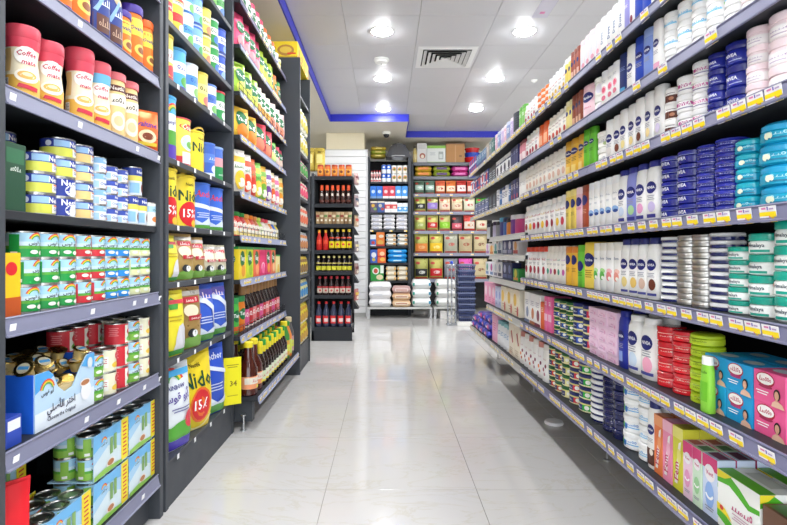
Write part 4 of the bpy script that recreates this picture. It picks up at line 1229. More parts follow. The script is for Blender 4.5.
rowR(6, 496, 501, 1, 1, lambda w: carton('tall_carton', 'box', w, 0.07, 0.2, '#f1b3d0', (('l', 0, 0.7, 0.6, 4, 0.1, '#d8589a'),)), 'tall plain pink carton', fill=0.94, round_=False)
rowR(6, 501, 513, 4, 1, lot(0.175, '#eceef3', '#8fc3c9', 'taper', (('l', 0, 0.6, 0.5, 3, 0.12, '#7aa0c8'),)), 'white bottle with aqua cap', deep=2)
rowR(6, 513, 524, 2, 1, lambda w: carton('tall_carton', 'box', w, 0.07, 0.205, '#ece2cf', (('p', ((-0.1, 0.75), (0.2, 0.4), (0.4, 0.45), (0.1, 0.8)), '#b8423c'), ('l', 0, 0.25, 0.6, 3, 0.1, '#c0ad90'))), 'tall cream carton with red stroke', fill=0.94, round_=False, deep=2)
# soft purple packs heaped at the far end of the lowest shelf
rr = random.Random(3)
for i in range(11):
    lay, q = divmod(i, 4)
    ds = sack('wipes_pack', 'pack', 0.19, 0.14, 0.055, ['#3b3fb4/f', '#4a3aa8/f', '#2f46b0/f'][i % 3], (('e', 0.1, 0.5, 0.18, 0.1, '#e85a9c'), ('r', -0.3, 0.35, 0.0, 0.6, '#e9e4f4')), seed=i)
    put(ds, (0.845 + 0.015 * lay, 4.14 + 0.195 * q, Z_R[6] + 0.052 * lay), RZ_R + rr.uniform(-0.1, 0.1), '%s purple-blue wipes pack, %s, lowest shelf at far right' % (['bottom-layer', 'middle-layer', 'top-layer'][lay], article(q, 4 if i < 8 else 3)), 'purple wipes packs')
# hanging packs on the recessed rack at the far end
for r_, z in enumerate((1.0, 0.8, 0.62, 0.44)):
    for i in range(4):
        c, c2, de = [('#2c2826', '#8c6a5a', 'black'), ('#e9e6ea', '#b8b4c4', 'pale grey'), ('#f0c4d4', '#d06a94', 'soft pink'), ('#f2f2f4', '#3a3a44', 'white')][r_]
        ds = carton('hanging_pack', 'pack', 0.055, 0.03, 0.13, c, (('r', -0.35, 0.2, 0.35, 0.6, c2), ('l', 0, 0.9, 0.6, 2, 0.1, c2)))
        put(ds, (0.99, 4.14 + 0.17 * i, z), RZ_R, '%s slim pack, %s of four, recessed rack at far right' % (de, article(i, 4)), 'slim packs on recessed rack')

# ------------------------------------------------------------------ left shelving
XL = -0.80
ZL = [1.865, 1.563, 1.2985, 1.036, 0.8035, 0.5176, 0.159]
sh = []
for k, z in enumerate(ZL):
    t = [[], [0.3], [0.05, 0.3, 0.62, 0.78], [], [0.05, 0.36, 0.6, 0.68, 0.79], [0.06, 0.33, 0.5, 0.67, 0.79], [0.45, 0.66]][k]
    sh.append(dict(z=z, y=0.012, strip=STRIPL if k != 3 else None, h=0.042, tags=t, white=True, col=DARK, th=0.02))
shelf_unit('milk_shelving', 'dark shelving bay of canned milk at left front', (XL, 1.088, 0), RZ_L, 0.817, 0.45, sh, top=2.3, sides=(0, 1), base=(0.04, 0.11, SLATE), group='left shelving bays')
ZB = [2.12, 1.81, 1.595, 1.30, 1.05, 0.832, 0.54, 0.17]
sh = [dict(z=z, y=0.004, tags=[0.12, 0.3, 0.5, 0.7] if k > 1 else [], white=True, h=0.02, col=SLATE) for k, z in enumerate(ZB)]
shelf_unit('milk_shelving', 'dark shelving bay of milk powder beside canned milk', (XL, 1.925, 0), RZ_L, 0.865, 0.45, sh, top=2.45, sides=(0, 1), base=(0.004, 0.155, SLATE), group='left shelving bays')
ZD = [2.29, 2.05, 1.80, 1.57, 1.27, 1.035, 0.80, 0.50, 0.18]
sh = [dict(z=z, y=0.0 if k < 8 else -0.095, strip='#9fa6c2' if k else STRIPC, tags=tag_run(1.27, 500 + k, 0.6 if k > 3 else 0.3), h=0.037) for k, z in enumerate(ZD)]
shelf_unit('drinks_shelving', 'dark shelving bay of drink powders and syrups along the left', (-0.775, 2.80, 0), RZ_L, 1.27, 0.45, sh, top=2.5, feet=[(0.06, -0.03)], bracket_y=-0.06)
ZN = [2.19, 1.748, 1.577, 1.39, 1.16, 0.958, 0.765, 0.564, 0.2]
sh = [dict(z=z, y=0.01, col=SLATE) for z in ZN]
shelf_unit('noodle_shelving', 'tall narrow dark shelving bay of noodles at aisle end', (-0.664, 4.09, 0), RZ_L, 0.56, 0.5, sh, top=2.455, sides=(0, 1), base=(0.01, 0.18, SLATE))


def rowL(z, d0, d1, n, m, fn, desc, sh, xf=0.82, deep=1, fill=0.95, jit=1.0, turn=-0.3, lean=0.0, rz=RZ_L):
    W = (d1 - d0) / n
    ds0 = fn(round(W * fill, 4))
    for k in range(deep):
        for i in range(n):
            ds = ds0[i % len(ds0)] if isinstance(ds0, (list, tuple)) else ds0
            de = desc[i % len(desc)] if isinstance(desc, (list, tuple)) else desc
            nn, ii = n, i
            if isinstance(desc, (list, tuple)):
                same = [q for q in range(n) if desc[q % len(desc)] == de]
                nn, ii = len(same), same.index(i)
            for j in range(m):
                a = (turn + rnd.uniform(-0.1, 0.1)) * jit
                lab = ['', 'rear-row ', 'third-row '][k] + de + ', ' + where(ii, nn, j, m) + ', ' + sh
                put(ds, (-(xf + ds.d / 2 + k * (ds.d + 0.005) + rnd.uniform(0, 0.004) * jit), d0 + W * (i + 0.5), z + j * (ds.h + 0.0004)), rz + a,
                    lab.replace(', , ', ', '), de + ' on ' + sh, tilt=(lean, 0) if lean else None)


def oneL(ds, d, z, lab, xf=0.82, a=-0.3, group=None, tilt=None):
    return put(ds, (-(xf + ds.d / 2), d, z), RZ_L + a, lab, group, tilt)


SL = ['top front-left shelf', 'second front-left shelf', 'third front-left shelf', 'fourth front-left shelf', 'fifth front-left shelf', 'lowest front-left shelf']
# --- bay one, top: malt drink jars
OVJ = lambda w, h, lid: jar('malt_drink_jar', 'jar', w, h, '#ee7a22', lid, 0.14, body_w=0.97, ops=(('r', -0.6, 0.5, 0.6, 0.78, '#f6d64a'), ('ti', 'Ovaltine', 0, 0.62, 0.85, '#3c2a86'), ('e', 0.1, 0.28, 0.35, 0.25, '#f6c95c'), ('e', 0.1, 0.28, 0.2, 0.14, '#8a4a1c'), ('r', -0.6, 0.03, 0.6, 0.09, '#5a3c9c')))
for i, d in enumerate((1.28, 1.375, 1.46)):
    oneL(OVJ(0.085, 0.2, '#e8641c'), d, ZL[1], 'tall orange malt drink jar, %s of three in a row, top front-left shelf' % article(i, 3), group='tall orange malt jars')
SAC = lambda w: bottle('chocolate_bottle', 'bottle', w, 0.2, '#2a3f8e', '#c9cdd8/x', 'shoulder', (('r', -0.45, 0.1, 0.45, 0.36, '#5a2f22'), ('e', 0.1, 0.78, 0.25, 0.3, '#c9b48a'), ('s', 0.05, 0.55, 0.6, 0.3, 3, '#f0f2f8'), ('s', 0.05, 0.24, 0.6, 0.3, 3, '#c9a890'), ('p', ((-0.45, 0.4), (0.1, 0.75), (0.2, 0.72), (-0.3, 0.38)), '#8fb8e8')), 0.7)
for i, d in enumerate((1.55, 1.625)):
    oneL(SAC(0.07), d, ZL[1], 'blue and brown chocolate bottle, %s of two, top front-left shelf' % ['nearer', 'farther'][i], group='blue chocolate bottles')
oneL(OVJ(0.076, 0.152, '#4a3596'), 1.70, ZL[1], 'shorter orange malt jar with purple lid, top front-left shelf', group='purple-lidded malt jars')
oneL(OVJ(0.08, 0.205, '#4a3596'), 1.782, ZL[1], 'taller orange malt jar with purple lid, top front-left shelf', group='purple-lidded malt jars')
oneL(OVJ(0.068, 0.19, '#e8641c'), 1.862, ZL[1], 'orange malt jar beside purple-lidded jars, top front-left shelf')

# --- second: creamer jars
def creamer(w, h, lid, band, top='#d8344c'):
    r = w / 2
    bp = [(r * 0.84, 0), (r * 0.93, h * 0.02), (r * 0.95, h * 0.3), (r * 0.82, h * 0.55), (r * 0.93, h * 0.74), (r * 0.96, h * 0.82)]
    mb = MB(); mb.lathe(bp, '#f3e6c8', n=24)
    ml = MB(); ml.lathe([(r * 0.97, h * 0.82), (r, h * 0.83), (r, h * 0.97), (r * 0.93, h)], lid, n=24)
    ops = (('w', 0.02, 0.3, '#f4be56'), ('w', 0.68, 0.82, band), ('r', -0.75, 0.35, -0.45, 0.66, '#f1c983'), ('r', -0.72, 0.06, -0.5, 0.26, '#e9e9ee'), ('l', -0.61, 0.24, 0.18, 5, 0.05, '#4a4a5c'),
           ('e', 0.02, 0.58, 0.38, 0.28, '#f8f3ee'), ('ti', 'Coffee', 0.02, 0.61, 0.6, '#c0304e'), ('ti', 'mate', 0.08, 0.49, 0.45, '#c0304e'), ('e', 0.02, 0.3, 0.34, 0.22, '#f8efe0'), ('e', 0.02, 0.31, 0.26, 0.13, '#e8b45c'), ('e', 0.02, 0.32, 0.14, 0.06, '#f6e2b4'), ('p', ((-0.25, 0.14), (0.3, 0.1), (0.32, 0.16), (-0.2, 0.19)), '#cf3048'))
    return Design('creamer_jar', 'jar', w, w, h, mb.build('jar_body'), [('lid', ml.build('lid'))] + label_part(surf_round(bp), w, h, ops, wrap_round(bp, 24)))


CR = creamer(0.074, 0.168, '#d64a5c', '#d8465a')
CRT = creamer(0.078, 0.208, '#d64a5c', '#3f62b8')
oneL(CR, 1.238, ZL[2], 'red-lidded creamer jar nearest the camera, second front-left shelf', group='red-lidded creamer jars', xf=0.813, a=-0.72)
oneL(CR, 1.33, ZL[2], 'red-lidded creamer jar, second nearest, second front-left shelf', group='red-lidded creamer jars', xf=0.813, a=-0.72)
oneL(CRT, 1.395, ZL[2], 'taller creamer jar with blue band, set further back', xf=0.897, a=-0.72)
oneL(creamer(0.074, 0.205, '#d64a5c', '#d8465a'), 1.47, ZL[2], 'tall slim red-lidded creamer jar beside blue-banded one', group='red-lidded creamer jars', xf=0.813, a=-0.72)
oneL(creamer(0.074, 0.2, '#dd5c6a', '#6ab4dc'), 1.56, ZL[2], 'creamer jar with sky blue band, second front-left shelf', xf=0.813, a=-0.72)
CC = lambda w: jar('creamer_jar', 'jar', w, 0.2, '#f0cf8e', '#e2737a', 0.12, body_w=0.95, ops=(('r', -0.6, 0.7, 0.6, 0.8, '#5a2320'), ('t', 'Nestlé', 0, 0.75, 0.6, '#f4e9e0'), ('r', -0.6, 0.48, 0.6, 0.66, '#f6eede'), ('s', 0.05, 0.57, 0.6, 0.2, 2, '#2c2426'), ('e', 0.05, 0.25, 0.32, 0.4, '#f3ead8'), ('e', 0.05, 0.25, 0.2, 0.22, '#e4c79a')))
for i, d in enumerate((1.65, 1.735)):
    oneL(CC(0.074), d, ZL[2], 'tan creamer jar with brown band, %s of two' % ['nearer', 'farther'][i], group='tan creamer jars', xf=0.813, a=-0.72)
oneL(pouch('malt_drink_pouch', 'pouch', 0.115, 0.055, 0.14, '#ee6a26/f', (('ti', 'Ovaltine', 0, 0.62, 0.8, '#4a2f92'), ('r', -0.4, 0.1, 0.4, 0.18, '#f6d64a'), ('e', 0.1, 0.32, 0.28, 0.2, '#f0d8b0'), ('e', 0.1, 0.32, 0.17, 0.11, '#7c3a20'))), 1.832, ZL[2], 'orange malt drink pouch, second front-left shelf', a=-0.75, xf=0.82)

# --- third: cream cans
NES = lambda c, c2: (('w', 0.07, 0.93, '#eceef4'), ('w', 0.52, 0.93, '#2d3f9c'), ('w', 0.07, 0.52, c), ('r', -0.45, 0.56, 0.02, 0.88, '#9cc4ec'), ('t', 'Nestlé', 0.3, 0.72, 0.6, '#ffffff'), ('e', -0.6, 0.7, 0.09, 0.09, '#dfe4f2'), ('r', 0.1, 0.1, 0.7, 0.5, '#f2efe6'), ('ti', 'Cream', 0.36, 0.3, 0.4, '#34509c'), ('r', 0.16, 0.42, 0.4, 0.49, '#e2763c'))
NC1 = can('cream_can', 'can', 0.082, 0.0505, NES('#d9dd5a', 0))
NC2 = can('cream_can', 'can', 0.082, 0.0505, NES('#f0d08a', 0))
NC3 = can('cream_can', 'can', 0.082, 0.0505, (('w', 0.07, 0.93, '#2d3f9c'), ('e', 0.2, 0.35, 0.35, 0.2, '#eef0f4'), ('t', 'Nestlé', 0.1, 0.74, 0.7, '#ffffff'), ('e', 0.2, 0.33, 0.22, 0.1, '#dfe3ee')))
for i, (d, m, de) in enumerate(((1.305, 3, 'nearest'), (1.39, 4, 'second'), (1.475, 4, 'third'))):
    for j in range(m):
        ds = NC3 if i == 1 and j < 2 else NC1 if i < 2 else NC2
        de2 = 'navy cream can with white swirl' if ds is NC3 else 'blue and yellow cream can' if ds is NC1 else 'blue and peach cream can'
        oneL(ds, d, ZL[3] + j * 0.0509, '%s, %s of %s large-can stack, third front-left shelf' % (de2, ['bottom', 'second up', 'third up', 'top'][j] if j < m - 1 else 'top', de), group='large cream cans')
for i, d in enumerate((1.215, 1.3)):
    for j in range(4):
        oneL(NC1, d, ZL[3] + j * 0.0509, 'rear-row cream can, %s of %s rear stack, third front-left shelf' % (['bottom', 'second up', 'third up', 'top'][j], ['nearer', 'farther'][i]), xf=0.915, group='large cream cans')
SMC = lambda c, c2, hh, w: can('cream_can', 'can', w, hh, (('w', 0.06, 0.94, '#e9eef6'), ('w', 0.6, 0.94, c), ('ti', 'Cream', 0.1, 0.35, 0.5, '#3a5cac'), ('r', -0.5, 0.1, -0.2, 0.5, '#a9cfee'), ('t', 'Nestlé', 0.25, 0.78, 0.45, '#ffffff'), ('r', 0.2, 0.1, 0.55, 0.22, c2)), n=20)
for i, (d, hh, m, c, w) in enumerate(((1.548, 0.046, 4, '#8fbfe6', 0.06), (1.613, 0.042, 4, '#3f55b0', 0.058), (1.678, 0.042, 4, '#3f55b0', 0.058))):
    for j in range(m):
        oneL(SMC(c, '#e8945c', hh, w), d, ZL[3] + j * (hh + 0.0004), 'small blue-white cream can, %s of %s small-can stack' % (['bottom', 'second up', 'third up', 'top'][j], ['nearest', 'middle', 'farthest'][i]), group='small cream cans')
TLC = can('milk_can', 'can', 0.063, 0.096, (('w', 0.04, 0.96, '#dfe9f6'), ('w', 0.7, 0.96, '#33489f'), ('w', 0.52, 0.7, '#f0dc62'), ('t', 'Nestlé', 0.15, 0.83, 0.6, '#ffffff'), ('e', 0.3, 0.28, 0.18, 0.24, '#8a4a34'), ('r', -0.5, 0.1, 0.0, 0.45, '#8fc0ea')))
for i, d in enumerate((1.748, 1.813)):
    oneL(TLC, d, ZL[3], 'tall blue and yellow milk can, %s of two bottom ones' % ['nearer', 'farther'][i], group='tall milk cans')
oneL(TLC, 1.775, ZL[3] + 0.0964, 'tall blue and yellow milk can stacked on top of two others', group='tall milk cans')
oneL(can('milk_can', 'can', 0.05, 0.084, (('w', 0.04, 0.96, '#eef2ee'), ('w', 0.6, 0.85, '#a9d0e8'), ('e', 0.1, 0.3, 0.28, 0.2, '#e28a4a'), ('ti', 'Cream', 0.1, 0.7, 0.5, '#2f7a4a'))), 1.874, ZL[3], 'white can with orange picture at end of third front-left shelf', xf=0.815)
oneL(carton('tea_box', 'box', 0.07, 0.05, 0.15, '#1e4a33', (('r', -0.4, 0.7, 0.4, 0.92, '#2f6a48'), ('s', 0, 0.62, 0.5, 0.16, 3, '#e6efe6')), side=(('r', -0.4, 0.08, 0.4, 0.24, '#e6e9e6'), ('r', -0.4, 0.28, 0.4, 0.42, '#e6e9e6'), ('r', -0.4, 0.46, 0.4, 0.56, '#e6e9e6'), ('s', 0, 0.7, 0.7, 0.2, 3, '#e6efe6'), ('r', -0.3, 0.84, 0.3, 0.94, '#3fa888'))), 1.172, ZL[3], 'dark green carton with white panels, third front-left shelf', a=0)

# --- fourth: evaporated milk cans
def rainbow_ops(base, w_=0.75):
    o = [('w', 0.06, 0.94, '#cfe6f4'), ('w', 0.62, 0.94, '#a9d6f0'), ('w', 0.06, 0.36, base), ('w', 0.36, 0.47, '#5aa83e')]
    for k, c in enumerate(('#e2473c', '#f0c534', '#58a84c')):
        o.append(('a', 0.1, 0.62, 0.27 - 0.04 * k, 0.31 - 0.04 * k, 20, 160, c))
    o += [('t', arabic('أبو قوس'), 0.1, 0.58, 0.6, '#1f2430'), ('e', 0.3, 0.2, 0.12, 0.08, '#f2f0e4'), ('e', -0.02, 0.24, 0.14, 0.07, '#e9efe2'), ('r', -0.75, 0.1, -0.45, 0.88, base), ('r', -0.7, 0.14, -0.5, 0.26, '#f1f1f1')]
    return tuple(o)


RC = {c: can('evaporated_milk_can', 'can', 0.0685, 0.063, rainbow_ops(h)) for c, h in (('green', '#1f9a48'), ('red', '#d23440'), ('blue', '#2f8fe0'), ('cream', '#dfe2b0'))}
seq = ['green', 'green', 'green', 'red', 'red', 'blue', 'blue', 'cream', 'cream']
for i, c in enumerate(seq):
    same = [q for q in range(9) if seq[q] == c]
    for j in range(3):
        art = article(same.index(i), len(same), 'nearer' if len(same) == 2 else 'nearest', 'farther' if len(same) == 2 else 'farthest')
        oneL(RC[c], 1.245 + 0.0735 * i, ZL[4] + j * 0.0634, '%s-based evaporated milk can, %s of %s %s stack, fourth front-left shelf' % (c, ['bottom', 'middle', 'top'][j], art, c), a=-0.25 + rnd.uniform(-0.3, 0.3), group='evaporated milk cans')
for i in range(4):
    oneL(RC[seq[i * 2]], 1.25 + 0.16 * i, ZL[4], 'rear-row %s evaporated milk can at floor of fourth front-left shelf, %s' % (seq[i * 2], article(i, 4)), xf=0.9, group='evaporated milk cans')
oneL(carton('custard_box', 'box', 0.06, 0.07, 0.14, '#f2c21c', (('r', -0.5, 0, 0.5, 0.3, '#b8501c'), ('e', 0, 0.75, 0.3, 0.25, '#d8242c')), side=(('r', -0.5, 0.0, 0.5, 0.26, '#b8531f'), ('e', 0.05, 0.8, 0.22, 0.18, '#d8242c'), ('s', 0, 0.5, 0.6, 0.1, 3, '#8a5a10'), ('e', 0.1, 0.22, 0.24, 0.16, '#e88a3c'))), 1.16, ZL[4], 'yellow and brown custard box, fourth front-left shelf', a=0)

# --- fifth: display box of portion cups, cans beside it
bx0, bx1, bh, bd = 1.245, 1.497, 0.145, 0.2
u = empty('display_box', (-0.825, (bx0 + bx1) / 2, ZL[5]), RZ_L)
tag(u, 'open blue display carton with rainbow emblem and printed slogan', 'display box')
Lb = (bx1 - bx0) / 2
scoop = [(-Lb, 0.0), (Lb, 0.0), (Lb, bh), (Lb * 0.72, bh), (Lb * 0.5, bh * 0.82), (Lb * 0.2, bh * 0.52), (-Lb * 0.08, bh * 0.48), (-Lb * 0.3, bh * 0.62), (-Lb * 0.45, bh * 0.86), (-Lb * 0.6, bh * 0.95), (-Lb, bh * 0.95)]
mb = MB(); mb.extrude([(a, b) for a, b in scoop], 0.0, 0.003, '#bcd9f0', 'y'); fp = link('front_panel', mb.build('front_panel', False), u)
mb = MB()
draw(mb, lambda a, b, e: (a, -e, b), 2 * Lb, bh, [('p', ((-0.5, 0.0), (0.5, 0.0), (0.5, 0.35), (-0.5, 0.3)), '#e4eef8'), ('p', ((-0.5, 0.95), (-0.3, 0.95), (-0.22, 0.84), (-0.5, 0.62)), '#4fa4e6'), ('p', ((0.25, 0.82), (0.36, 1.0), (0.5, 1.0), (0.5, 0.72)), '#5aaeea')]
     + [('a', -0.32, 0.62, 0.1 - 0.016 * k, 0.116 - 0.016 * k, 15, 165, c) for k, c in enumerate(('#e2473c', '#f0c534', '#58a84c'))]
     + [('t', arabic('أبو قوس'), -0.32, 0.6, 0.19, '#2b2f38'), ('t', arabic('اختر الأصلي'), -0.1, 0.29, 0.46, '#2f3350'), ('t', 'Choose the Original', -0.1, 0.13, 0.46, '#2f3350'),
        ('e', 0.33, 0.34, 0.1, 0.1, '#eef0f6'), ('e', 0.31, 0.5, 0.1, 0.04, '#efe9e4'), ('e', 0.31, 0.5, 0.08, 0.028, '#b87a50'), ('e', 0.4, 0.84, 0.05, 0.06, '#d9e3e6')], seg=1)
link('print', mb.build('print', False), fp)
for s in (-1, 1):
    mb = MB(); mb.box(s * Lb - 0.0015, s * Lb + 0.0015, 0.003, bd, 0, bh * (0.95 if s < 0 else 1), '#1f62d8'); link('side_panel', mb.build('side_panel', False), u)
mb = MB(); mb.box(-Lb, Lb, bd, bd + 0.003, 0, bh, '#2468d6'); link('back_panel', mb.build('back_panel', False), u)
mb = MB(); mb.box(-Lb + 0.002, Lb - 0.002, 0.004, bd - 0.001, 0.0, 0.003, '#2f6ad0'); link('bottom_panel', mb.build('bottom', False), u)


def cup_design():
    mb = MB(); mb.lathe([(0.012, 0), (0.0135, 0.001), (0.0185, 0.026), (0.0195, 0.028)], '#d9c48a/f', n=16)
    ml = MB(); ml.lathe([(0.0195, 0.028), (0.0215, 0.0285), (0.0215, 0.0305), (0.019, 0.0315)], '#cdb167/x', n=16)
    me = MB()
    draw(me, lambda a, b, e: (a, b, 0.0316 + e), 0.04, 0.04, [('e', 0, 0, 0.36, 0.36, '#efe6c8/f'), ('r', -0.3, -0.1, 0.3, 0.12, '#4f9fd8')], seg=1)
    mg = MB()
    draw(mg, lambda a, b, e: (a, b, 0.0316 + e), 0.04, 0.04, [('e', 0, 0, 0.4, 0.4, '#b8964c/x')], seg=1)
    a = Design('milk_cup', 'milk cup', 0.043, 0.043, 0.0315, mb.build('cup_body'), [('foil_lid', ml.build('foil_lid')), ('print', me.build('print'))])
    b = Design('milk_cup', 'milk cup', 0.043, 0.043, 0.0315, a.body, [('foil_lid', a.parts[0][1]), ('print', mg.build('print'))])
    return a, b


CUPS = cup_design()
rr = random.Random(12)
LP = ['nearest the camera', 'second along', 'third along', 'fourth along', 'at the far end']
for k in range(3):
    for i in range(5):
        for lay in range(2):
            if lay == 1 and k == 0 and i in (2, 3):
                continue
            if lay == 0 and k == 2:
                continue
            z = ZL[5] + 0.1 + 0.032 * lay - (0.03 if i in (2, 3) and k == 0 else 0)
            nrm = Vector((0.45 + rr.uniform(-0.5, 0.4), -0.5 + rr.uniform(-0.4, 0.6), 0.8))
            eu = nrm.to_track_quat('Z', 'Y').to_euler()
            o = put(CUPS[(i + k + lay) % 3 == 0], (-0.825 - 0.03 - 0.052 * k - rr.uniform(0, 0.01), bx0 + 0.03 + 0.049 * i, z), 0,
                    '%s milk cup, %s row of display box, %s' % (['lower gold-lidded', 'upper gold-lidded'][lay], ['front', 'middle', 'rear'][k], LP[i]), 'portion milk cups in the display box')
            o.rotation_euler = eu
mb = MB(); mb.box(-Lb + 0.003, Lb - 0.003, 0.006, bd - 0.002, 0.003, 0.085, '#cdb98a/m')
link('cup_filling', mb.build('cup_filling', False), u)
oneL(carton('milk_box', 'box', 0.05, 0.07, 0.065, '#2b49b0', (('r', -0.4, 0.55, 0.4, 0.9, '#e9edf4'),), side=(('r', -0.4, 0.5, 0.4, 0.9, '#e9edf4'), ('l', 0, 0.85, 0.5, 5, 0.07, '#5a6078'))), 1.168, ZL[5], 'small blue box with barcode panel beside display carton', a=0)
CW = can('evaporated_milk_can', 'can', 0.07, 0.068, rainbow_ops('#7fb84a'))
CK = can('condensed_milk_can', 'can', 0.07, 0.068, (('w', 0.05, 0.95, '#ece8cc'), ('e', 0.3, 0.68, 0.16, 0.16, '#d5303c'), ('s', 0.3, 0.68, 0.2, 0.1, 2, '#f6e9e4'), ('e', 0.15, 0.3, 0.2, 0.12, '#edc64a'), ('r', -0.5, 0.2, -0.2, 0.7, '#f4f2ea'), ('l', -0.35, 0.6, 0.2, 3, 0.08, '#d0606a')))
CRD = can('condensed_milk_can', 'can', 0.07, 0.068, (('w', 0.05, 0.95, '#cf2f3c'), ('r', 0.0, 0.1, 0.6, 0.9, '#eef0e4'), ('e', 0.3, 0.6, 0.18, 0.14, '#cf2f3c'), ('e', 0.3, 0.26, 0.22, 0.12, '#6fb84c'), ('l', -0.5, 0.8, 0.4, 5, 0.08, '#e58a8e')))
for i, (d, kind) in enumerate(((1.53, 'w'), (1.605, 'k'), (1.68, 'r'), (1.755, 'w'), (1.83, 'k'))):
    ds = {'w': CW, 'k': CK, 'r': CRD}[kind]
    de = {'w': 'green and sky blue milk can', 'k': 'cream condensed milk can with red seal', 'r': 'red and white condensed milk can'}[kind]
    for j in range(2 if i < 2 else 3):
        oneL(ds, d, ZL[5] + j * 0.0684, '%s, %s of %s stack beside display carton' % (de, ['bottom', 'middle' if i > 1 else 'top', 'top'][j], ['nearest', 'second', 'third', 'fourth', 'farthest'][i]), group='cans beside the display carton')
    for j in range(3):
        oneL(CRD if i in (0, 1, 2) else CK, d, ZL[5] + j * 0.0684, 'rear-row %s condensed milk can, %s of %s rear stack' % ('red' if i < 3 else 'cream', ['bottom', 'middle', 'top'][j], ['nearest', 'second', 'third', 'fourth', 'farthest'][i]), xf=0.905, group='cans beside the display carton')
CBL = can('milk_powder_can', 'can', 0.1, 0.2, (('w', 0.03, 0.97, '#c9d8e6'), ('w', 0.4, 0.8, '#4fa0d8'), ('e', 0.2, 0.25, 0.25, 0.12, '#6fb84c')))
for i in range(2):
    oneL(CBL, 1.29 + 0.13 * i, ZL[5], 'pale blue can behind display carton, %s of two' % ['nearer', 'farther'][i], xf=1.04, group='cans behind the display carton')

# --- lowest: sleeved multipacks
def multipack():
    u = MB()
    r, hh = 0.032, 0.072
    parts = []
    mb = MB()
    mb.box(-0.099, 0.099, -0.0655, -0.0645, 0.004, 0.13, '#a9d2ee')
    draw(mb, lambda a, b, e: (a, -0.0655 - e, b), 0.198, 0.134, [('p', ((-0.5, 0.03), (0.28, 0.03), (0.28, 0.4), (-0.1, 0.6), (-0.5, 0.35)), '#d5e6ee'), ('p', ((-0.5, 0.97), (-0.5, 0.6), (-0.1, 0.78), (0.28, 0.7), (0.28, 0.97)), '#6fb6e8'), ('r', 0.28, 0.03, 0.5, 0.97, '#f2dc2c'), ('l', 0.39, 0.88, 0.12, 9, 0.06, '#d0402c'),
          ('a', -0.22, 0.72, 0.07, 0.085, 20, 160, '#e2473c'), ('a', -0.22, 0.72, 0.055, 0.07, 20, 160, '#f0c534'), ('t', arabic('أبو قوس'), -0.22, 0.7, 0.16, '#2b3140'), ('r', -0.06, 0.38, 0.02, 0.74, '#7fa860'), ('r', 0.05, 0.42, 0.13, 0.78, '#86ae68'), ('e', -0.05, 0.2, 0.1, 0.05, '#b8794a'), ('e', -0.05, 0.2, 0.12, 0.07, '#e9e4de'), ('e', -0.05, 0.21, 0.09, 0.045, '#b8794a'), ('p', ((-0.5, 0.03), (0.28, 0.03), (0.28, 0.09), (-0.2, 0.16), (-0.5, 0.12)), '#8cc152')], seg=1)
    sleeve = mb.build('sleeve', False)
    mb = MB(); mb.box(-0.099, 0.099, -0.0645, 0.0645, 0.0, 0.003, '#a9d2ee'); tray = mb.build('tray', False)
    return sleeve, tray


SLEEVE, TRAY = multipack()
CMP = can('can', 'can', 0.0635, 0.064, rainbow_ops('#8cbf4c'), n=18)


def mbjoin(ds):
    return ds


def pack(d, z, lab, xf=0.82, a=0.0, top_only=False):
    o = link('can_multipack', TRAY, None, (-(xf + 0.066), d, z + 0.0002), RZ_L + a)
    tag(o, lab, 'multipack', 'sleeved multipacks of milk cans')
    link('sleeve', SLEEVE, o)
    for lev in range(2):
        for i in range(3):
            for j in range(2):
                c = link('can', CMP.body, o, (-0.065 + 0.065 * i, -0.032 + 0.064 * j, 0.003 + 0.0642 * lev), -0.4 + 0.5 * ((i + j + lev) % 3))
                for nm, me in CMP.parts:
                    link(nm, me, c)
    return o


pack(1.372, ZL[6], 'sleeved milk can multipack nearest camera, single layer, lowest front-left shelf')
pack(1.585, ZL[6], 'sleeved milk can multipack, bottom one of the middle pair')
pack(1.585, ZL[6] + 0.136, 'sleeved milk can multipack, top one of the middle pair')
pack(1.79, ZL[6], 'sleeved milk can multipack, bottom one of the farthest pair')
pack(1.79, ZL[6] + 0.136, 'sleeved milk can multipack, top one of the farthest pair')
pack(1.36, ZL[6], 'sleeved milk can multipack in rear row, bottom one', xf=0.965)
pack(1.33, ZL[6] + 0.136, 'sleeved milk can multipack in rear row, top one', xf=0.965, a=0.1)
oneL(pouch('shopping_pouch', 'bag', 0.11, 0.08, 0.27, '#e0202c', (), seal=0.03, pinch=0.3), 1.185, ZL[6], 'plain red bag on lowest front-left shelf', a=-0.6, xf=0.815)

# ------------------------------------------------------------------ milk powder bay
SM = ['highest milk powder shelf', 'second milk powder shelf', 'third milk powder shelf', 'fourth milk powder shelf', 'fifth milk powder shelf', 'sixth milk powder shelf', 'seventh milk powder shelf', 'lowest milk powder shelf']


def mcan(w, h, base, band, lid, ops=(), name='milk_powder_can'):
    return can(name, 'can', w, h, (('w', 0.03, 0.97, base), ('w', 0.42, 0.68, band)) + tuple(ops), lid=lid, lid_f=0.07)


def babyops(c, c2):
    return (('s', 0.1, 0.56, 0.7, 0.16, 3, c), ('e', 0.15, 0.25, 0.25, 0.2, c2), ('r', -0.6, 0.05, 0.6, 0.13, c))


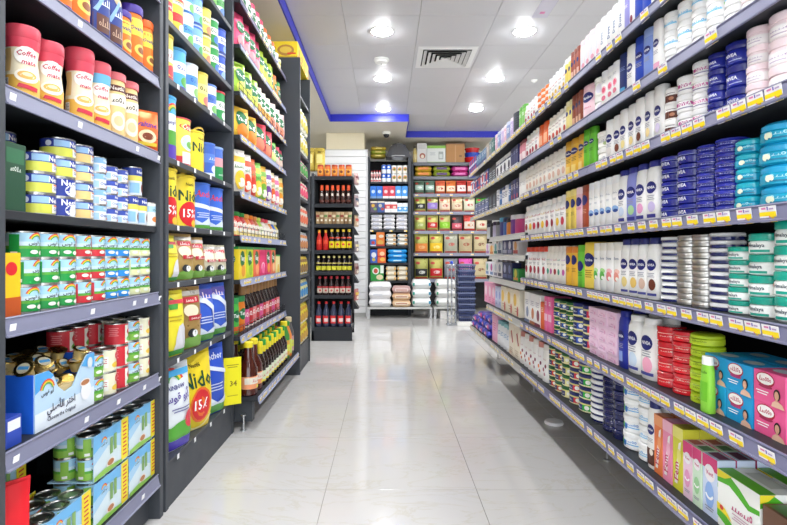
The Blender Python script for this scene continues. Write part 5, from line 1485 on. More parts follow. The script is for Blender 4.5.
rowL(ZB[0], 1.98, 2.76, 6, 1, lambda w: [mcan(w, 0.15, '#dfe9f4', '#6a94d8', '#e9eef6', babyops('#2f56b0', '#6fb84c')), mcan(w, 0.15, '#eef1f4', '#58a85c', '#d8e8f4', babyops('#2f7a3c', '#4f7fd0'))], ['white and blue milk can', 'white and green milk can'], SM[0])
B1 = [('#f0e25a', '#d8343c', '#d8d8d0', '#f4f0e4', '#e8c83c'), ('#f0d24a', '#d8343c', '#f0f0ea', '#e24a3c', '#f4f4ee'), ('#d9ecf4', '#5aa8dc', '#eef0f2', '#2f6fb8', '#6fbf5c'), ('#7fb4ea', '#f1f4f8', '#3f6fd0', '#2a4a9c', '#4fae5c'), ('#ecd95e', '#f4ecb4', '#e0cf5c', '#6a5a28', '#e28a5c'), ('#2f9a4c', '#eef4f0', '#dfe6f0', '#2a6a3c', '#3f74d0'), ('#3f5fc8', '#e8ecf6', '#3450b0', '#2a3f8c', '#8fb0e8')]
D1 = ['yellow and red milk can', 'yellow can with red script', 'pale blue can with green leaf', 'mid blue and white can', 'pale gold milk can', 'green and white milk can', 'royal blue milk can']
rowL(ZB[1], 1.975, 2.765, 7, 2, lambda w: [mcan(w, 0.134, a, b, c, babyops(d, e)) for a, b, c, d, e in B1], D1, SM[1])
B2 = [('#ecd94a', '#f2efe4', '#e8d23c', '#c02f34', '#d8343c', 0.186), ('#5ab2e6', '#e9f2f4', '#4aa2dc', '#4a3f9c', '#54a848', 0.178), ('#e9f1f8', '#4f8fd8', '#e4ecf4', '#2f5fb0', '#8ac26c', 0.162), ('#ecd860', '#f2e48c', '#e6d050', '#3a3a28', '#e07a6c', 0.17), ('#eef2f8', '#4f78d0', '#6f8fe0', '#2f56b8', '#7fc06c', 0.157), ('#2f9c50', '#f1f4f1', '#d8404c', '#1f6a38', '#e6f0e8', 0.165)]
D2 = ['yellow and white can with red text', 'sky blue can with rainbow', 'white and blue milk can', 'butter yellow can with dark text', 'white can with blue stripes', 'green and white can with red lid']
rowL(ZB[2], 1.975, 2.765, 6, 1, lambda w: [mcan(w * 0.88, hh, a, b, c, babyops(d, e)) for a, b, c, d, e, hh in B2], D2, SM[2])
# fourth shelf
RBT = lambda w, h: can('milk_powder_can', 'can', w, h, (('w', 0.03, 0.97, '#e9f0ee'), ('w', 0.72, 0.97, '#4fb0e8'), ('a', 0.1, 0.72, 0.3, 0.36, 15, 165, '#e2473c'), ('a', 0.1, 0.72, 0.24, 0.3, 15, 165, '#f0c534'), ('a', 0.1, 0.72, 0.18, 0.24, 15, 165, '#58a84c'), ('t', arabic('أبو قوس'), 0.1, 0.6, 0.7, '#4a3f8c'), ('w', 0.24, 0.46, '#58a83c'), ('w', 0.03, 0.24, '#5a3fb0')), lid='#4aa8e0', lid_f=0.05)
oneL(RBT(0.12, 0.25), 2.06, ZB[3], 'tall rainbow can with sky blue lid, fourth milk powder shelf')
oneL(can('milk_powder_can', 'can', 0.15, 0.2, (('w', 0.03, 0.97, '#f0dc5a'), ('e', 0.1, 0.82, 0.34, 0.09, '#d8343c'), ('ti', 'Coast', 0.1, 0.82, 0.5, '#f6eed8'), ('e', 0.1, 0.5, 0.3, 0.22, '#cfe4f2'), ('e', 0.15, 0.46, 0.16, 0.1, '#6fb04c'), ('r', -0.5, 0.04, 0.5, 0.2, '#d23440'), ('r', -0.15, 0.06, 0.2, 0.3, '#e9eaf0')), lid='#d8505a', lid_f=0.03), 2.215, ZB[3], 'yellow can with red band and cow meadow, fourth milk powder shelf')


def nido(w, h, pct=True):
    o = [('w', 0.03, 0.97, '#f4dc3c'), ('a', 0.0, 0.78, 0.36, 0.42, 30, 150, '#c9a838'), ('t', 'Nestlé', 0.05, 0.82, 0.3, '#5a4a1c'), ('t', 'Nido', 0.1, 0.6, 0.8, '#1d4a34'), ('a', -0.3, 0.45, 0.2, 0.24, 100, 200, '#f9f0b0')]
    if pct:
        o += [('e', 0.05, 0.26, 0.34, 0.34, '#d8282f'), ('t', '15%', 0.05, 0.27, 0.46, '#ffffff'), ('e', 0.2, 0.08, 0.12, 0.1, '#f2c23c')]
    else:
        o += [('e', 0.35, 0.2, 0.14, 0.14, '#d8605c')]
    return can('milk_powder_can', 'can', w, h, tuple(o), lid='#efd63a', lid_f=0.05)


oneL(nido(0.14, 0.185, False), 2.38, ZB[3], 'plain yellow milk powder can beside blue cans, fourth shelf')
oneL(mcan(0.1, 0.165, '#3f68c8', '#5a84dc', '#4f78d4', babyops('#dfe8f8', '#dfe8f8')), 2.535, ZB[3], 'blue milk powder can with blue lid, fourth milk powder shelf')
oneL(mcan(0.11, 0.17, '#4f78d0', '#e4a0a8', '#8fb0e8', (('w', 0.03, 0.42, '#2f9a54'), ('s', 0.1, 0.2, 0.5, 0.12, 3, '#e9f4ee'))), 2.66, ZB[3], 'blue and green can at end of fourth milk powder shelf')
for i, d in enumerate((2.065, 2.265)):
    oneL(nido(0.155, 0.222), d, ZB[4], '%s yellow milk powder can with red percent burst, fifth shelf' % ['nearer', 'farther'][i], group='yellow percent cans', a=-0.45)
ANC = can('milk_powder_can', 'can', 0.155, 0.215, (('w', 0.03, 0.97, '#3f70d8'), ('ti', 'Anchor', 0.1, 0.76, 0.85, '#e23c44'), ('p', ((-0.6, 0.5), (0.5, 0.4), (0.7, 0.46), (-0.6, 0.6)), '#e9eef8'), ('w', 0.03, 0.1, '#4f9a3c'), ('p', ((-0.7, 0.1), (-0.4, 0.24), (-0.1, 0.14), (0.2, 0.26), (0.6, 0.1)), '#d9e6f4'), ('l', 0.0, 0.36, 0.5, 3, 0.06, '#cfdcf6')), lid='#4a78d8', lid_f=0.04)
for i, d in enumerate((2.46, 2.655)):
    oneL(ANC, d, ZB[4], '%s blue milk powder can with red lettering, fifth shelf' % ['nearer', 'farther'][i], group='blue lettered cans', a=-0.45)
# pouches
AM = lambda w, h, c: pouch('milk_powder_pouch', 'pouch', w, 0.075, h, c, (('r', -0.46, 0.86, 0.46, 0.935, '#b9b4ac/f'), ('r', -0.2, 0.74, 0.34, 0.84, '#c8283c'), ('s', 0.07, 0.79, 0.4, 0.08, 4, '#f6ece4'), ('e', 0.0, 0.62, 0.25, 0.14, '#efe4c8'), ('r', -0.1, 0.46, 0.42, 0.54, '#c03040'), ('s', 0.16, 0.5, 0.4, 0.06, 4, '#f6ece4'), ('p', ((-0.46, 0.02), (0.46, 0.02), (0.46, 0.16), (0.1, 0.24), (-0.46, 0.14)), '#7cb04c'), ('e', 0.0, 0.26, 0.16, 0.1, '#24282c'), ('e', 0.1, 0.25, 0.1, 0.08, '#e9ecee')), seed=3)
YP = lambda w, h: pouch('milk_powder_pouch', 'pouch', w, 0.08, h, '#f2e43c', (('p', ((-0.05, 0.1), (0.42, 0.1), (0.4, 0.4), (0.25, 0.5), (0.08, 0.46)), '#dcdce2'), ('p', ((-0.2, 0.82), (0.0, 0.9), (0.2, 0.82), (0.14, 0.72), (-0.14, 0.72)), '#3f9a3c'), ('l', 0.0, 0.62, 0.5, 2, 0.08, '#c0a82c'), ('r', -0.46, 0.02, 0.46, 0.1, '#3f9a3c'), ('r', -0.46, 0.8, 0.46, 0.86, '#d8404c')), seed=5)
BP = lambda w, h: pouch('milk_powder_pouch', 'pouch', w, 0.085, h, '#3a62d0', (('r', -0.46, 0.82, 0.46, 0.93, '#4a3fa0'), ('s', 0.0, 0.82, 0.6, 0.16, 3, '#f0dce4'), ('p', ((-0.42, 0.76), (0.0, 0.68), (0.25, 0.56), (0.3, 0.28), (0.42, 0.28), (0.4, 0.62), (0.1, 0.76), (-0.42, 0.84)), '#dfe8f6'), ('p', ((-0.45, 0.14), (-0.2, 0.26), (0.05, 0.17), (0.45, 0.28), (0.45, 0.14)), '#d9e6f4'), ('r', -0.45, 0.02, 0.45, 0.14, '#5aa04a'), ('l', 0, 0.45, 0.5, 3, 0.07, '#cfdcf6')), seed=7)
oneL(YP(0.14, 0.18), 2.035, ZB[5], 'yellow pouch with white figure, sixth milk powder shelf', a=-0.15, xf=0.815)
for i, d in enumerate((2.17, 2.31)):
    oneL(AM(0.15, 0.19 - 0.01 * i, '#c8a868/f'), d, ZB[5], '%s gold milk powder pouch, sixth milk powder shelf' % ['nearer', 'farther'][i], group='gold pouches', a=-0.35, xf=0.815)
for i, d in enumerate((2.46, 2.62)):
    oneL(AM(0.16, 0.15, '#e6e0c4/f'), d, ZB[5], '%s pale gold milk powder pouch, sixth milk powder shelf' % ['nearer', 'farther'][i], group='pale gold pouches', a=-0.35, xf=0.815)
oneL(YP(0.17, 0.255), 2.07, ZB[6], 'large yellow pouch with white figure, seventh milk powder shelf', a=-0.3, xf=0.815)
oneL(AM(0.18, 0.26, '#b8975a/f'), 2.24, ZB[6], 'large gold milk powder pouch, seventh milk powder shelf', a=-0.35, xf=0.815)
for i, d in enumerate((2.42, 2.61)):
    oneL(BP(0.18, 0.255), d, ZB[6], '%s large blue pouch, seventh milk powder shelf' % ['nearer', 'farther'][i], group='large blue pouches', a=-0.35, xf=0.815)
RBP = pouch('milk_powder_bag', 'bag', 0.22, 0.1, 0.335, '#e6edf2', (('a', 0.0, 0.78, 0.22, 0.27, 15, 165, '#e2473c'), ('a', 0.0, 0.78, 0.17, 0.22, 15, 165, '#f0c534'), ('a', 0.0, 0.78, 0.12, 0.17, 15, 165, '#58a84c'), ('r', -0.46, 0.86, 0.46, 0.93, '#4fb0e8'), ('t', 'RAINBOW', 0, 0.74, 0.5, '#4a4a8c'), ('t', arabic('أبو قوس'), 0.0, 0.63, 0.66, '#5a4a9c'), ('p', ((-0.46, 0.14), (0.46, 0.14), (0.46, 0.36), (0.1, 0.34), (-0.2, 0.3), (-0.46, 0.34)), '#58a83c'), ('r', -0.46, 0.015, 0.46, 0.14, '#4a3cb0'), ('e', 0.3, 0.34, 0.14, 0.16, '#d83a4c'), ('l', 0.1, 0.5, 0.5, 2, 0.05, '#6a6aa0')), seed=2)
NIB = pouch('milk_powder_bag', 'bag', 0.255, 0.12, 0.345, '#f2d82e', (('t', 'Nestlé', 0.0, 0.82, 0.25, '#5a4a1c'), ('t', 'Nido', 0.0, 0.64, 0.72, '#1d4a34'), ('e', 0.05, 0.32, 0.26, 0.3, '#e8742c'), ('e', 0.05, 0.32, 0.22, 0.26, '#d8282f'), ('t', '15%', 0.05, 0.33, 0.34, '#ffffff'), ('a', 0.0, 0.3, 0.36, 0.4, 200, 330, '#f6efb0')), seed=4)
BIB = pouch('milk_powder_bag', 'bag', 0.2, 0.1, 0.33, '#2f56c8', (('ti', 'Anchor', 0.0, 0.84, 0.7, '#e9eef8'), ('p', ((-0.4, 0.7), (0.4, 0.56), (0.4, 0.62), (-0.4, 0.76)), '#dfe8f6'), ('p', ((-0.45, 0.14), (-0.2, 0.26), (0.05, 0.17), (0.45, 0.28), (0.45, 0.14)), '#d9e6f4'), ('r', -0.45, 0.02, 0.45, 0.14, '#5aa04a'), ('l', 0, 0.45, 0.5, 3, 0.07, '#cfdcf6')), seed=6)
oneL(RBP, 2.085, ZB[7], 'large white rainbow milk bag, lowest milk powder shelf', a=-0.35, xf=0.81)
oneL(NIB, 2.33, ZB[7], 'large yellow milk bag with red percent burst, lowest shelf', a=-0.4, xf=0.81)
oneL(BIB, 2.56, ZB[7], 'large blue milk bag, lowest milk powder shelf', a=-0.4, xf=0.81)
mb = MB(); mb.box(-0.045, 0.045, -0.001, 0.001, 0, 0.24, '#f2e81e', 0.0)
card = link('price_card', mb.build('card', False), None, (-0.782, 2.70, ZB[7] + 0.0005), 0.6)
tag(card, 'yellow price card standing beside the blue milk bag', 'price card')
mb = MB(); draw(mb, lambda a, b, e: (a, -0.001 - e, b), 0.09, 0.24, [('t', '34', 0.05, 0.45, 0.4, '#8a7a1c'), ('l', 0, 0.85, 0.7, 2, 0.12, '#a89820'), ('l', 0, 0.2, 0.6, 1, 0.1, '#b8a828')], seg=1)
link('print', mb.build('print', False), card)

# ------------------------------------------------------------------ drinks bay
SD = ['highest drinks shelf', 'second drinks shelf', 'third drinks shelf', 'fourth drinks shelf', 'fifth drinks shelf', 'sixth drinks shelf', 'seventh drinks shelf', 'eighth drinks shelf', 'lowest drinks shelf']
TG = lambda u, v, s: (('e', u, v, s, s, '#12703c'), ('t', 'Tang', u, v, s * 1.7, '#ffffff'))
XD = 0.79
tj = lambda lid, body, c: (lambda w: jar('juice_powder_jar', 'jar', w, 0.155, body, lid, 0.2, lid_w=0.86, ops=TG(0.1, 0.5, 0.26) + (('e', 0.15, 0.2, 0.2, 0.16, c),)))
rowL(ZD[0], 2.83, 3.5, 6, 1, lambda w: jar('juice_powder_jar', 'jar', w, 0.16, '#ece8e6', '#e0486c', 0.2, lid_w=0.86, ops=TG(0.1, 0.5, 0.26) + (('e', 0.15, 0.2, 0.2, 0.16, '#e05a84'),)), 'white juice powder jar with pink lid', SD[0], xf=XD)
rowL(ZD[0], 3.5, 3.85, 3, 1, lambda w: jar('juice_powder_jar', 'jar', w, 0.155, '#ece8e0', '#ee6a2c', 0.2, lid_w=0.86, ops=TG(0.1, 0.5, 0.26) + (('e', 0.15, 0.2, 0.2, 0.16, '#f0944c'),)), 'white juice powder jar with orange lid', SD[0], xf=XD)
rowL(ZD[0], 3.85, 4.05, 2, 1, lambda w: [jar('juice_powder_jar', 'jar', w, 0.12, '#e9eef4', '#eef0f2', 0.2, ops=(('r', -0.4, 0.1, 0.4, 0.5, '#4f78d0'),)), jar('juice_powder_jar', 'jar', w, 0.11, '#e6e46a', '#f2f0c0', 0.2, ops=(('r', -0.4, 0.1, 0.4, 0.5, '#6fae3c'),))], ['small white and blue jar', 'small yellow and green jar'], SD[0], xf=XD)


def tpouch(c, c2, h=0.2):
    return lambda w: pouch('juice_powder_pouch', 'pouch', w, 0.06, h, c, TG(0.05, 0.6, 0.27) + (('e', 0.08, 0.25, 0.26, 0.24, c2), ('r', -0.42, 0.02, 0.42, 0.08, c2)), seed=8)


rowL(ZD[1], 2.83, 3.32, 4, 1, tpouch('#e04a74/f', '#f2a0a8', 0.205), 'pink juice powder pouch', SD[1], xf=XD, turn=-0.5, fill=1.0)
rowL(ZD[1], 3.32, 3.66, 3, 1, tpouch('#b4cf2c/f', '#e8e05c', 0.19), 'lime juice powder pouch', SD[1], xf=XD, turn=-0.5, fill=1.0)
rowL(ZD[1], 3.66, 4.05, 3, 1, lambda w: [jar('juice_powder_jar', 'jar', w, hh, c, l, 0.18, lid_w=0.9, ops=TG(0.1, 0.5, 0.26)) for c, l, hh in (('#c8d836', '#8fc22c', 0.2), ('#f09a3c', '#f0742c', 0.18), ('#f2a04a', '#3f9a3c', 0.17))], ['tall lime jar', 'orange juice powder jar', 'orange jar with green lid'], SD[1], xf=XD)
rowL(ZD[2], 2.83, 3.25, 3, 1, tpouch('#9fc83a/f', '#d8e05c', 0.19), 'leaf green juice pouch', SD[2], xf=XD, turn=-0.5, fill=1.0)
rowL(ZD[2], 3.25, 3.6, 3, 1, tpouch('#efe6d2/f', '#f0b04c', 0.185), 'cream juice pouch', SD[2], xf=XD, turn=-0.5, fill=1.0)
rowL(ZD[2], 3.6, 4.05, 3, 1, tpouch('#f0d6d4/f', '#e88a6c', 0.19), 'pale pink juice pouch', SD[2], xf=XD, turn=-0.5, fill=1.0)
rowL(ZD[3], 2.83, 3.2, 2, 1, tpouch('#f0c43c/f', '#e88a2c', 0.18), 'golden juice powder bag', SD[3], xf=XD, turn=-0.5)
rowL(ZD[3], 3.2, 3.6, 2, 1, tpouch('#d8384c/f', '#f08a6c', 0.185), 'crimson juice powder bag', SD[3], xf=XD, turn=-0.5)
rowL(ZD[3], 3.6, 3.78, 1, 1, tpouch('#6cc23c/f', '#d8ec8c', 0.15), 'bright green juice powder bag', SD[3], xf=XD, turn=-0.5)
rowL(ZD[3], 3.78, 4.05, 2, 1, tpouch('#e0506c/f', '#e9d0c0', 0.15), 'rose red juice powder bag', SD[3], xf=XD, turn=-0.5)
B5 = [('#eeeae0/f', '#f0c83c'), ('#e6e2da/f', '#e8502c'), ('#e8642c/f', '#d83c2c'), ('#7cc24c/f', '#f0d84c'), ('#f0b83c/f', '#7cb43c'), ('#e9e6ee/f', '#7a4a9c'), ('#ecd8b0/f', '#e0642c'), ('#f0e4e0/f', '#e06a9c'), ('#ecdc8c/f', '#e89a2c')]
rowL(ZD[4], 2.83, 4.05, 9, 1, lambda w: [pouch('juice_powder_bag', 'bag', w * 1.0, 0.07, 0.24, a, (('r', -0.42, 0.7, 0.42, 0.84, b), ('e', 0.05, 0.3, 0.3, 0.4, b), ('e', 0.12, 0.24, 0.18, 0.2, '#f6efe2'), ('s', 0, 0.6, 0.5, 0.14, 3, '#3f7a3c'))) for a, b in B5],
     ['white bag with lemon print', 'white bag with red print', 'orange-red fruit bag', 'green fruit bag', 'amber fruit bag', 'white bag with purple grapes', 'tan bag with orange print', 'white bag with pink print', 'pale yellow fruit bag'], SD[4], xf=XD, turn=-0.5)
B6 = [('#e0482c', '#2f8a3c'), ('#d8342c', '#2f8a3c'), ('#c8282c', '#2f8a3c'), ('#e8842c', '#e8a04c'), ('#d8503c', '#e8842c'), ('#c86a3c', '#d88a4c'), ('#a8cf3c', '#c8dc5c'), ('#e6d8d0', '#d04a5c'), ('#e8d8c8', '#d8404c'), ('#e89a4c', '#f0f0ea'), ('#3f78d0', '#f0f0ea'), ('#f0dc4c', '#e8e4c8')]
rowL(ZD[5], 2.83, 4.05, 12, 1, lambda w: [glass_bottle('juice_bottle', 'bottle', w, 0.14, a, b, (('r', -0.6, 0.06, 0.6, 0.3, '#f0dc8c'), ('e', 0, 0.4, 0.36, 0.3, '#f4f0e4'), ('s', 0, 0.42, 0.5, 0.2, 2, a)), neck=0.55, neck_at=0.68, cap_w=0.7, cap_f=0.16) for a, b in B6],
     ['vermilion bottle with green cap', 'red bottle with green cap', 'deep red bottle with green cap', 'orange juice bottle', 'brick orange bottle', 'brown-orange bottle', 'lime juice bottle', 'white bottle with red cap', 'cream bottle with red cap', 'apricot bottle', 'blue bottle with white cap', 'yellow bottle with pale cap'], SD[5], xf=XD + 0.02, deep=2)


def fence(z, lab):
    u = empty('wire_guard', (-0.775 - 0.004, 2.80, z), RZ_L)
    tag(u, lab, 'wire guard', 'wire guards on drinks shelves')
    for k in (0.02, 0.05):
        mb = MB(); mb.tube([(0.01, 0, k), (1.26, 0, k)], 0.0018, '#4a4c50/x', 6); link('rail', mb.build('rail'), u)
    mb = MB(); mb.tube([(0, 0, 0.0), (0, 0, 0.05)], 0.0015, '#4a4c50/x', 6); pm = mb.build('post')
    for i in range(16):
        link('post', pm, u, (0.012 + 1.246 / 15 * i, 0, 0.0015))


fence(ZD[5], 'thin wire guard in front of red juice bottles')
fence(ZD[2], 'thin wire guard in front of green juice pouches')
fence(ZD[7], 'thin wire guard in front of black-labelled bottles')
TB = [('#f2d62c', '#e89a2c'), ('#c8dc2c', '#9ac22c'), ('#ee6a3c', '#f0a06c'), ('#e02c6c', '#f0649c'), ('#e02c6c', '#f09a3c'), ('#ee7a4c', '#f2c08c'), ('#f4e6a0', '#f0c84c')]
rowL(ZD[6], 2.84, 3.95, 7, 1, lambda w: [carton('juice_powder_box', 'box', w, 0.09, 0.178 if k < 6 else 0.13, a, (TG(0.0, 0.62, 0.3) if k != 3 and k != 6 else (('e', 0.1, 0.3, 0.3, 0.2, '#f6e6ec'),)) + (('e', 0.1, 0.25, 0.26, 0.22, b), ('r', -0.5, 0.92, 0.5, 1.0, '#2f9a4c')), side=TG(0.0, 0.62, 0.3) + (('p', ((-0.3, 0.4), (0.2, 0.22), (0.25, 0.26), (-0.25, 0.44)), '#c86a2c'), ('r', -0.5, 0.92, 0.5, 1.0, '#2f9a4c'))) for k, (a, b) in enumerate(TB)],
     ['yellow juice powder box', 'lime juice powder box', 'coral juice powder box', 'magenta box with pale oval', 'magenta box with orange fruit', 'salmon juice powder box', 'shorter pale yellow box'], SD[6], xf=XD, turn=0.0, jit=0.0, fill=0.95)
for i, (c, c2, de) in enumerate((('#4fb848', '#2f9a4c', 'green'), ('#f0862c', '#2f8a4c', 'orange'))):
    oneL(jar('juice_powder_jar', 'jar', 0.11, 0.2, c, c2, 0.16, lid_w=0.94, ops=TG(0.0, 0.5, 0.3) + (('r', -0.5, 0.05, 0.5, 0.22, '#d8602c'),)), 2.885 + 0.125 * i, ZD[7], '%s juice powder jar before tall black bottles, eighth drinks shelf' % de, xf=XD + 0.01)
VB = lambda c: (lambda w: glass_bottle('syrup_bottle', 'bottle', w, 0.27, '#2a1714/t', '#b88a58', (('r', -0.8, 0.08, 0.8, 0.42, c), ('w', 0.42, 0.48, '#1c1a1c'), ('s', 0, 0.3, 0.9, 0.3, 2, '#f4eee8'), ('w', 0.02, 0.06, '#e4ddd6')), neck=0.42, neck_at=0.56, cap_f=0.26, cap_w=0.5))
rowL(ZD[7], 3.08, 4.05, 11, 1, lambda w: [VB(c)(w) for c in ('#d85a94', '#c8343c', '#e88a8c', '#b83a3c')], ['tan-capped syrup bottle with pink label', 'tan-capped syrup bottle with red label', 'tan-capped syrup bottle with rose label', 'tan-capped syrup bottle with brick label'], SD[7], xf=XD + 0.015, deep=2)
XD9 = 0.695
BIGS = glass_bottle('syrup_bottle', 'bottle', 0.1, 0.285, '#4a1a10/t', '#f0dc2c', (('w', 0.13, 0.36, '#f0a070'), ('r', -0.7, 0.22, 0.7, 0.34, '#e9e4d4'), ('s', 0.1, 0.28, 0.8, 0.14, 3, '#c8283c'), ('r', 0.0, 0.14, 0.5, 0.19, '#f2e23c')), neck=0.42, neck_at=0.58, cap_f=0.1, cap_w=0.5)
for k in range(2):
    for i, d in enumerate((2.865, 2.975)):
        oneL(BIGS, d, ZD[8], '%s%s large brown syrup bottle with yellow cap, lowest drinks shelf' % (['', 'rear-row '][k], ['nearer', 'farther'][i]), xf=XD9 + 0.11 * k, group='large syrup bottles')
MS = lambda cap, lab: (lambda w: glass_bottle('syrup_bottle', 'bottle', w, 0.25, '#24140f/t', cap, (('w', 0.1, 0.34, lab), ('s', 0, 0.24, 0.9, 0.24, 2, '#d8343c'), ('r', -0.5, 0.1, 0.5, 0.14, '#f0dc2c')), neck=0.4, neck_at=0.6, cap_f=0.12, cap_w=0.5, neck_col='#e8d82c'))
rowL(ZD[8], 3.04, 3.78, 10, 1, lambda w: [MS('#f0dc2c', '#d9e8c4')(w), MS('#2f9a3c', '#e9ecd4')(w)], ['dark syrup bottle with yellow cap', 'dark syrup bottle with green cap'], SD[8], xf=XD9, deep=3)
rowL(ZD[8], 3.79, 4.06, 3, 1, lambda w: [glass_bottle('syrup_bottle', 'bottle', w, hh, c, c2, (('w', 0.1, 0.5, c3), ('e', 0, 0.3, 0.36, 0.3, '#d4e04c')), neck=0.5, neck_at=0.7, cap_w=0.6) for c, c2, c3, hh in (('#3f8a3c', '#f0dc2c', '#e0a83c', 0.27), ('#e88a3c', '#3f9a3c', '#c8dc6c', 0.26), ('#5a5a5c', '#d8c8a0', '#c89aa0', 0.28))], ['green bottle with yellow cap', 'orange bottle with green cap', 'grey bottle with beige cap'], SD[8], xf=XD9, deep=2)

# ------------------------------------------------------------------ noodle bay
SN = ['first', 'second', 'third', 'fourth', 'fifth', 'sixth', 'seventh', 'eighth', 'lowest']
ncol = [('#dfe4d0/f', '#c8b83c', 'checked yellow and silver'), ('#e8a8b8/f', '#4f9a4c', 'pink and green'), ('#dfe6c8/f', '#d84a6c', 'pale green'), ('#e4e0d4/f', '#d86a4c', 'beige'), ('#cfd4dc/f', '#b8794a', 'grey'), ('#ecd43c/f', '#8a6a3c', 'yellow'), ('#e9e4a0/f', '#3f8ac0', 'pale yellow'), ('#efdc2c/f', '#c89a2c', 'bright yellow')]
for k in range(8):
    z = ZN[k + 1]
    c, c2, de = ncol[k]
    top = ZN[k] - 0.035 if k else 2.05
    h = min(0.17, top - z - 0.01)
    m = 2 if k in (7, 0) else 1
    if k == 0:
        h = 0.19
    if k == 7:
        h = 0.16
    for i in range(4):
        ds = pouch('noodle_packet', 'packet', 0.115, 0.045, h, c, (('e', 0.0, 0.35, 0.3, 0.3, c2), ('r', -0.4, 0.7, 0.4, 0.85, c2), ('r', -0.4, 0.05, 0.4, 0.12, '#f4efe0')), seed=k)
        for j in range(m):
            for deep in range(2):
                put(ds, (-(0.685 + ds.d / 2 + deep * 0.064), 4.12 + 0.03 + 0.062 + 0.121 * i, z + j * (h + 0.001)), RZ_L - 0.15,
                    '%s%s noodle packet, %s%s, %s noodle shelf' % (['', 'rear-row '][deep], de, article(i, 4), '' if m == 1 else [' bottom', ' top'][j], SN[k]), '%s noodle packets' % de)
MG_ = lambda: carton('noodle_carton', 'box', 0.26, 0.14, 0.125, '#eed22c', (('e', -0.28, 0.6, 0.13, 0.07, '#d8302c'), ('ti', 'Maggi', -0.28, 0.6, 0.2, '#f2e23c'), ('e', 0.15, 0.45, 0.25, 0.17, '#b8843c'), ('e', 0.15, 0.47, 0.18, 0.1, '#e0c04c'), ('r', 0.2, 0.2, 0.45, 0.3, '#d8402c'), ('r', -0.5, 0, 0.5, 0.08, '#c8a81c')), side=(('e', 0.1, 0.5, 0.24, 0.2, '#c08a3c'), ('r', -0.4, 0.1, 0.4, 0.2, '#d8402c')))
for i in range(4):
    put(MG_(), (-0.815, 4.17 + 0.145 * i, 2.4565), 0.0, 'yellow noodle carton on top of noodle bay, %s of four' % article(i, 4), 'yellow noodle cartons')

# ------------------------------------------------------------------ column with slat wall
mb = MB(); mb.box(-0.881, -0.322, 7.83, 8.5, 0, SOFF, '#ece2c6/m')
col_o = struct('wall_column', mb.build('column', False), 'cream painted column behind the sauce rack')
mb = MB(); mb.box(-0.915, -0.303, 7.812, 7.829, 0.0, 2.47, '#b9b9b6/m'); link('slat_backing', mb.build('backing', False), col_o)
mb = MB(); mb.extrude([(7.79, 0.004), (7.812, 0.0), (7.812, 0.098), (7.79, 0.094)], -0.918, -0.3, '#e9e9ea', 'x')
slat_me = mb.build('slat', False)
for i in range(24):
    link('slat', slat_me, col_o, (0, 0, 0.06 + 0.1 * i))
mb = MB(); mb.box(-0.3, -0.27, 7.8, 7.84, 0, 2.47, '#cfcfd0', 0.003); link('corner_trim', mb.build('trim', False), col_o)

# ------------------------------------------------------------------ sauce rack at the aisle end
ZS = [1.768, 1.472, 1.256, 0.975, 0.747, 0.493, 0.15]
sh = [dict(z=z, y=0.0, th=0.04) for z in ZS]
shelf_unit('sauce_rack', 'dark end rack of sauces in front of slatted column', (-0.80, 5.68, 0), 0.0, 0.44, 0.36, sh, top=1.80, sides=(0,), base=(0.0, 0.11, DARK), side_th=0.03)
SS = ['top sauce rack shelf', 'second sauce rack shelf', 'third sauce rack shelf', 'fourth sauce rack shelf', 'fifth sauce rack shelf', 'sixth sauce rack shelf', 'lowest sauce rack shelf']


def rowB(z, x0, x1, n, m, fn, desc, sh, yf, fill=0.95, deep=1, jit=0.0, lo='leftmost', hi='rightmost'):
    W = (x1 - x0) / n
    ds0 = fn(round(W * fill, 4))
    for k in range(deep):
        for i in range(n):
            ds = ds0[i % len(ds0)] if isinstance(ds0, (list, tuple)) else ds0
            de = desc[i % len(desc)] if isinstance(desc, (list, tuple)) else desc
            nn, ii = n, i
            if isinstance(desc, (list, tuple)):
                same = [q for q in range(n) if desc[q % len(desc)] == de]
                nn, ii = len(same), same.index(i)
            for j in range(m):
                lab = ['', 'rear-row '][k] + de + ', ' + where(ii, nn, j, m, lo, hi) + ', ' + sh
                put(ds, (x0 + W * (i + 0.5), yf + ds.d / 2 + k * (ds.d + 0.004), z + j * (ds.h + 0.0004)), rnd.uniform(-0.1, 0.1) * jit, lab.replace(', , ', ', '), de + ' on ' + sh)


YE = 5.69
rowB(ZS[0], -0.745, -0.365, 5, 1, lambda w: jar('sauce_jar', 'jar', w, 0.125, '#e8762c', '#a8341c', 0.16, lid_w=0.9, ops=(('r', -0.5, 0.15, 0.5, 0.6, '#f0a03c'), ('e', 0, 0.38, 0.22, 0.2, '#7a3418'), ('e', -0.3, 0.6, 0.15, 0.1, '#f6d87c'))), 'orange sauce jar', SS[0], YE)
rowB(ZS[1], -0.72, -0.375, 6, 1, lambda w: glass_bottle('sauce_bottle', 'bottle', w, 0.2, '#38150e/t', '#ee5a2c', (('r', -0.5, 0.1, 0.5, 0.22, '#5a2a20'), ('r', -0.2, 0.42, 0.2, 0.56, '#e6dcd0')), neck=0.5, neck_at=0.55, cap_f=0.26, cap_w=0.62), 'brown sauce bottle with orange cap', SS[1], YE)
rowB(ZS[2], -0.755, -0.365, 9, 1, lambda w: [pouch('spice_packet', 'packet', w * 1.05, 0.03, 0.13, c, (('r', -0.4, 0.55, 0.4, 0.75, c2), ('e', 0, 0.3, 0.25, 0.25, '#efe6d4'))) for c, c2 in (('#b89a70/f', '#8a3c2c'), ('#9c7a54/f', '#d8c8a4'), ('#c0a884/f', '#6a8a4c'))], ['tan spice packet', 'brown spice packet', 'beige spice packet'], SS[2], YE)
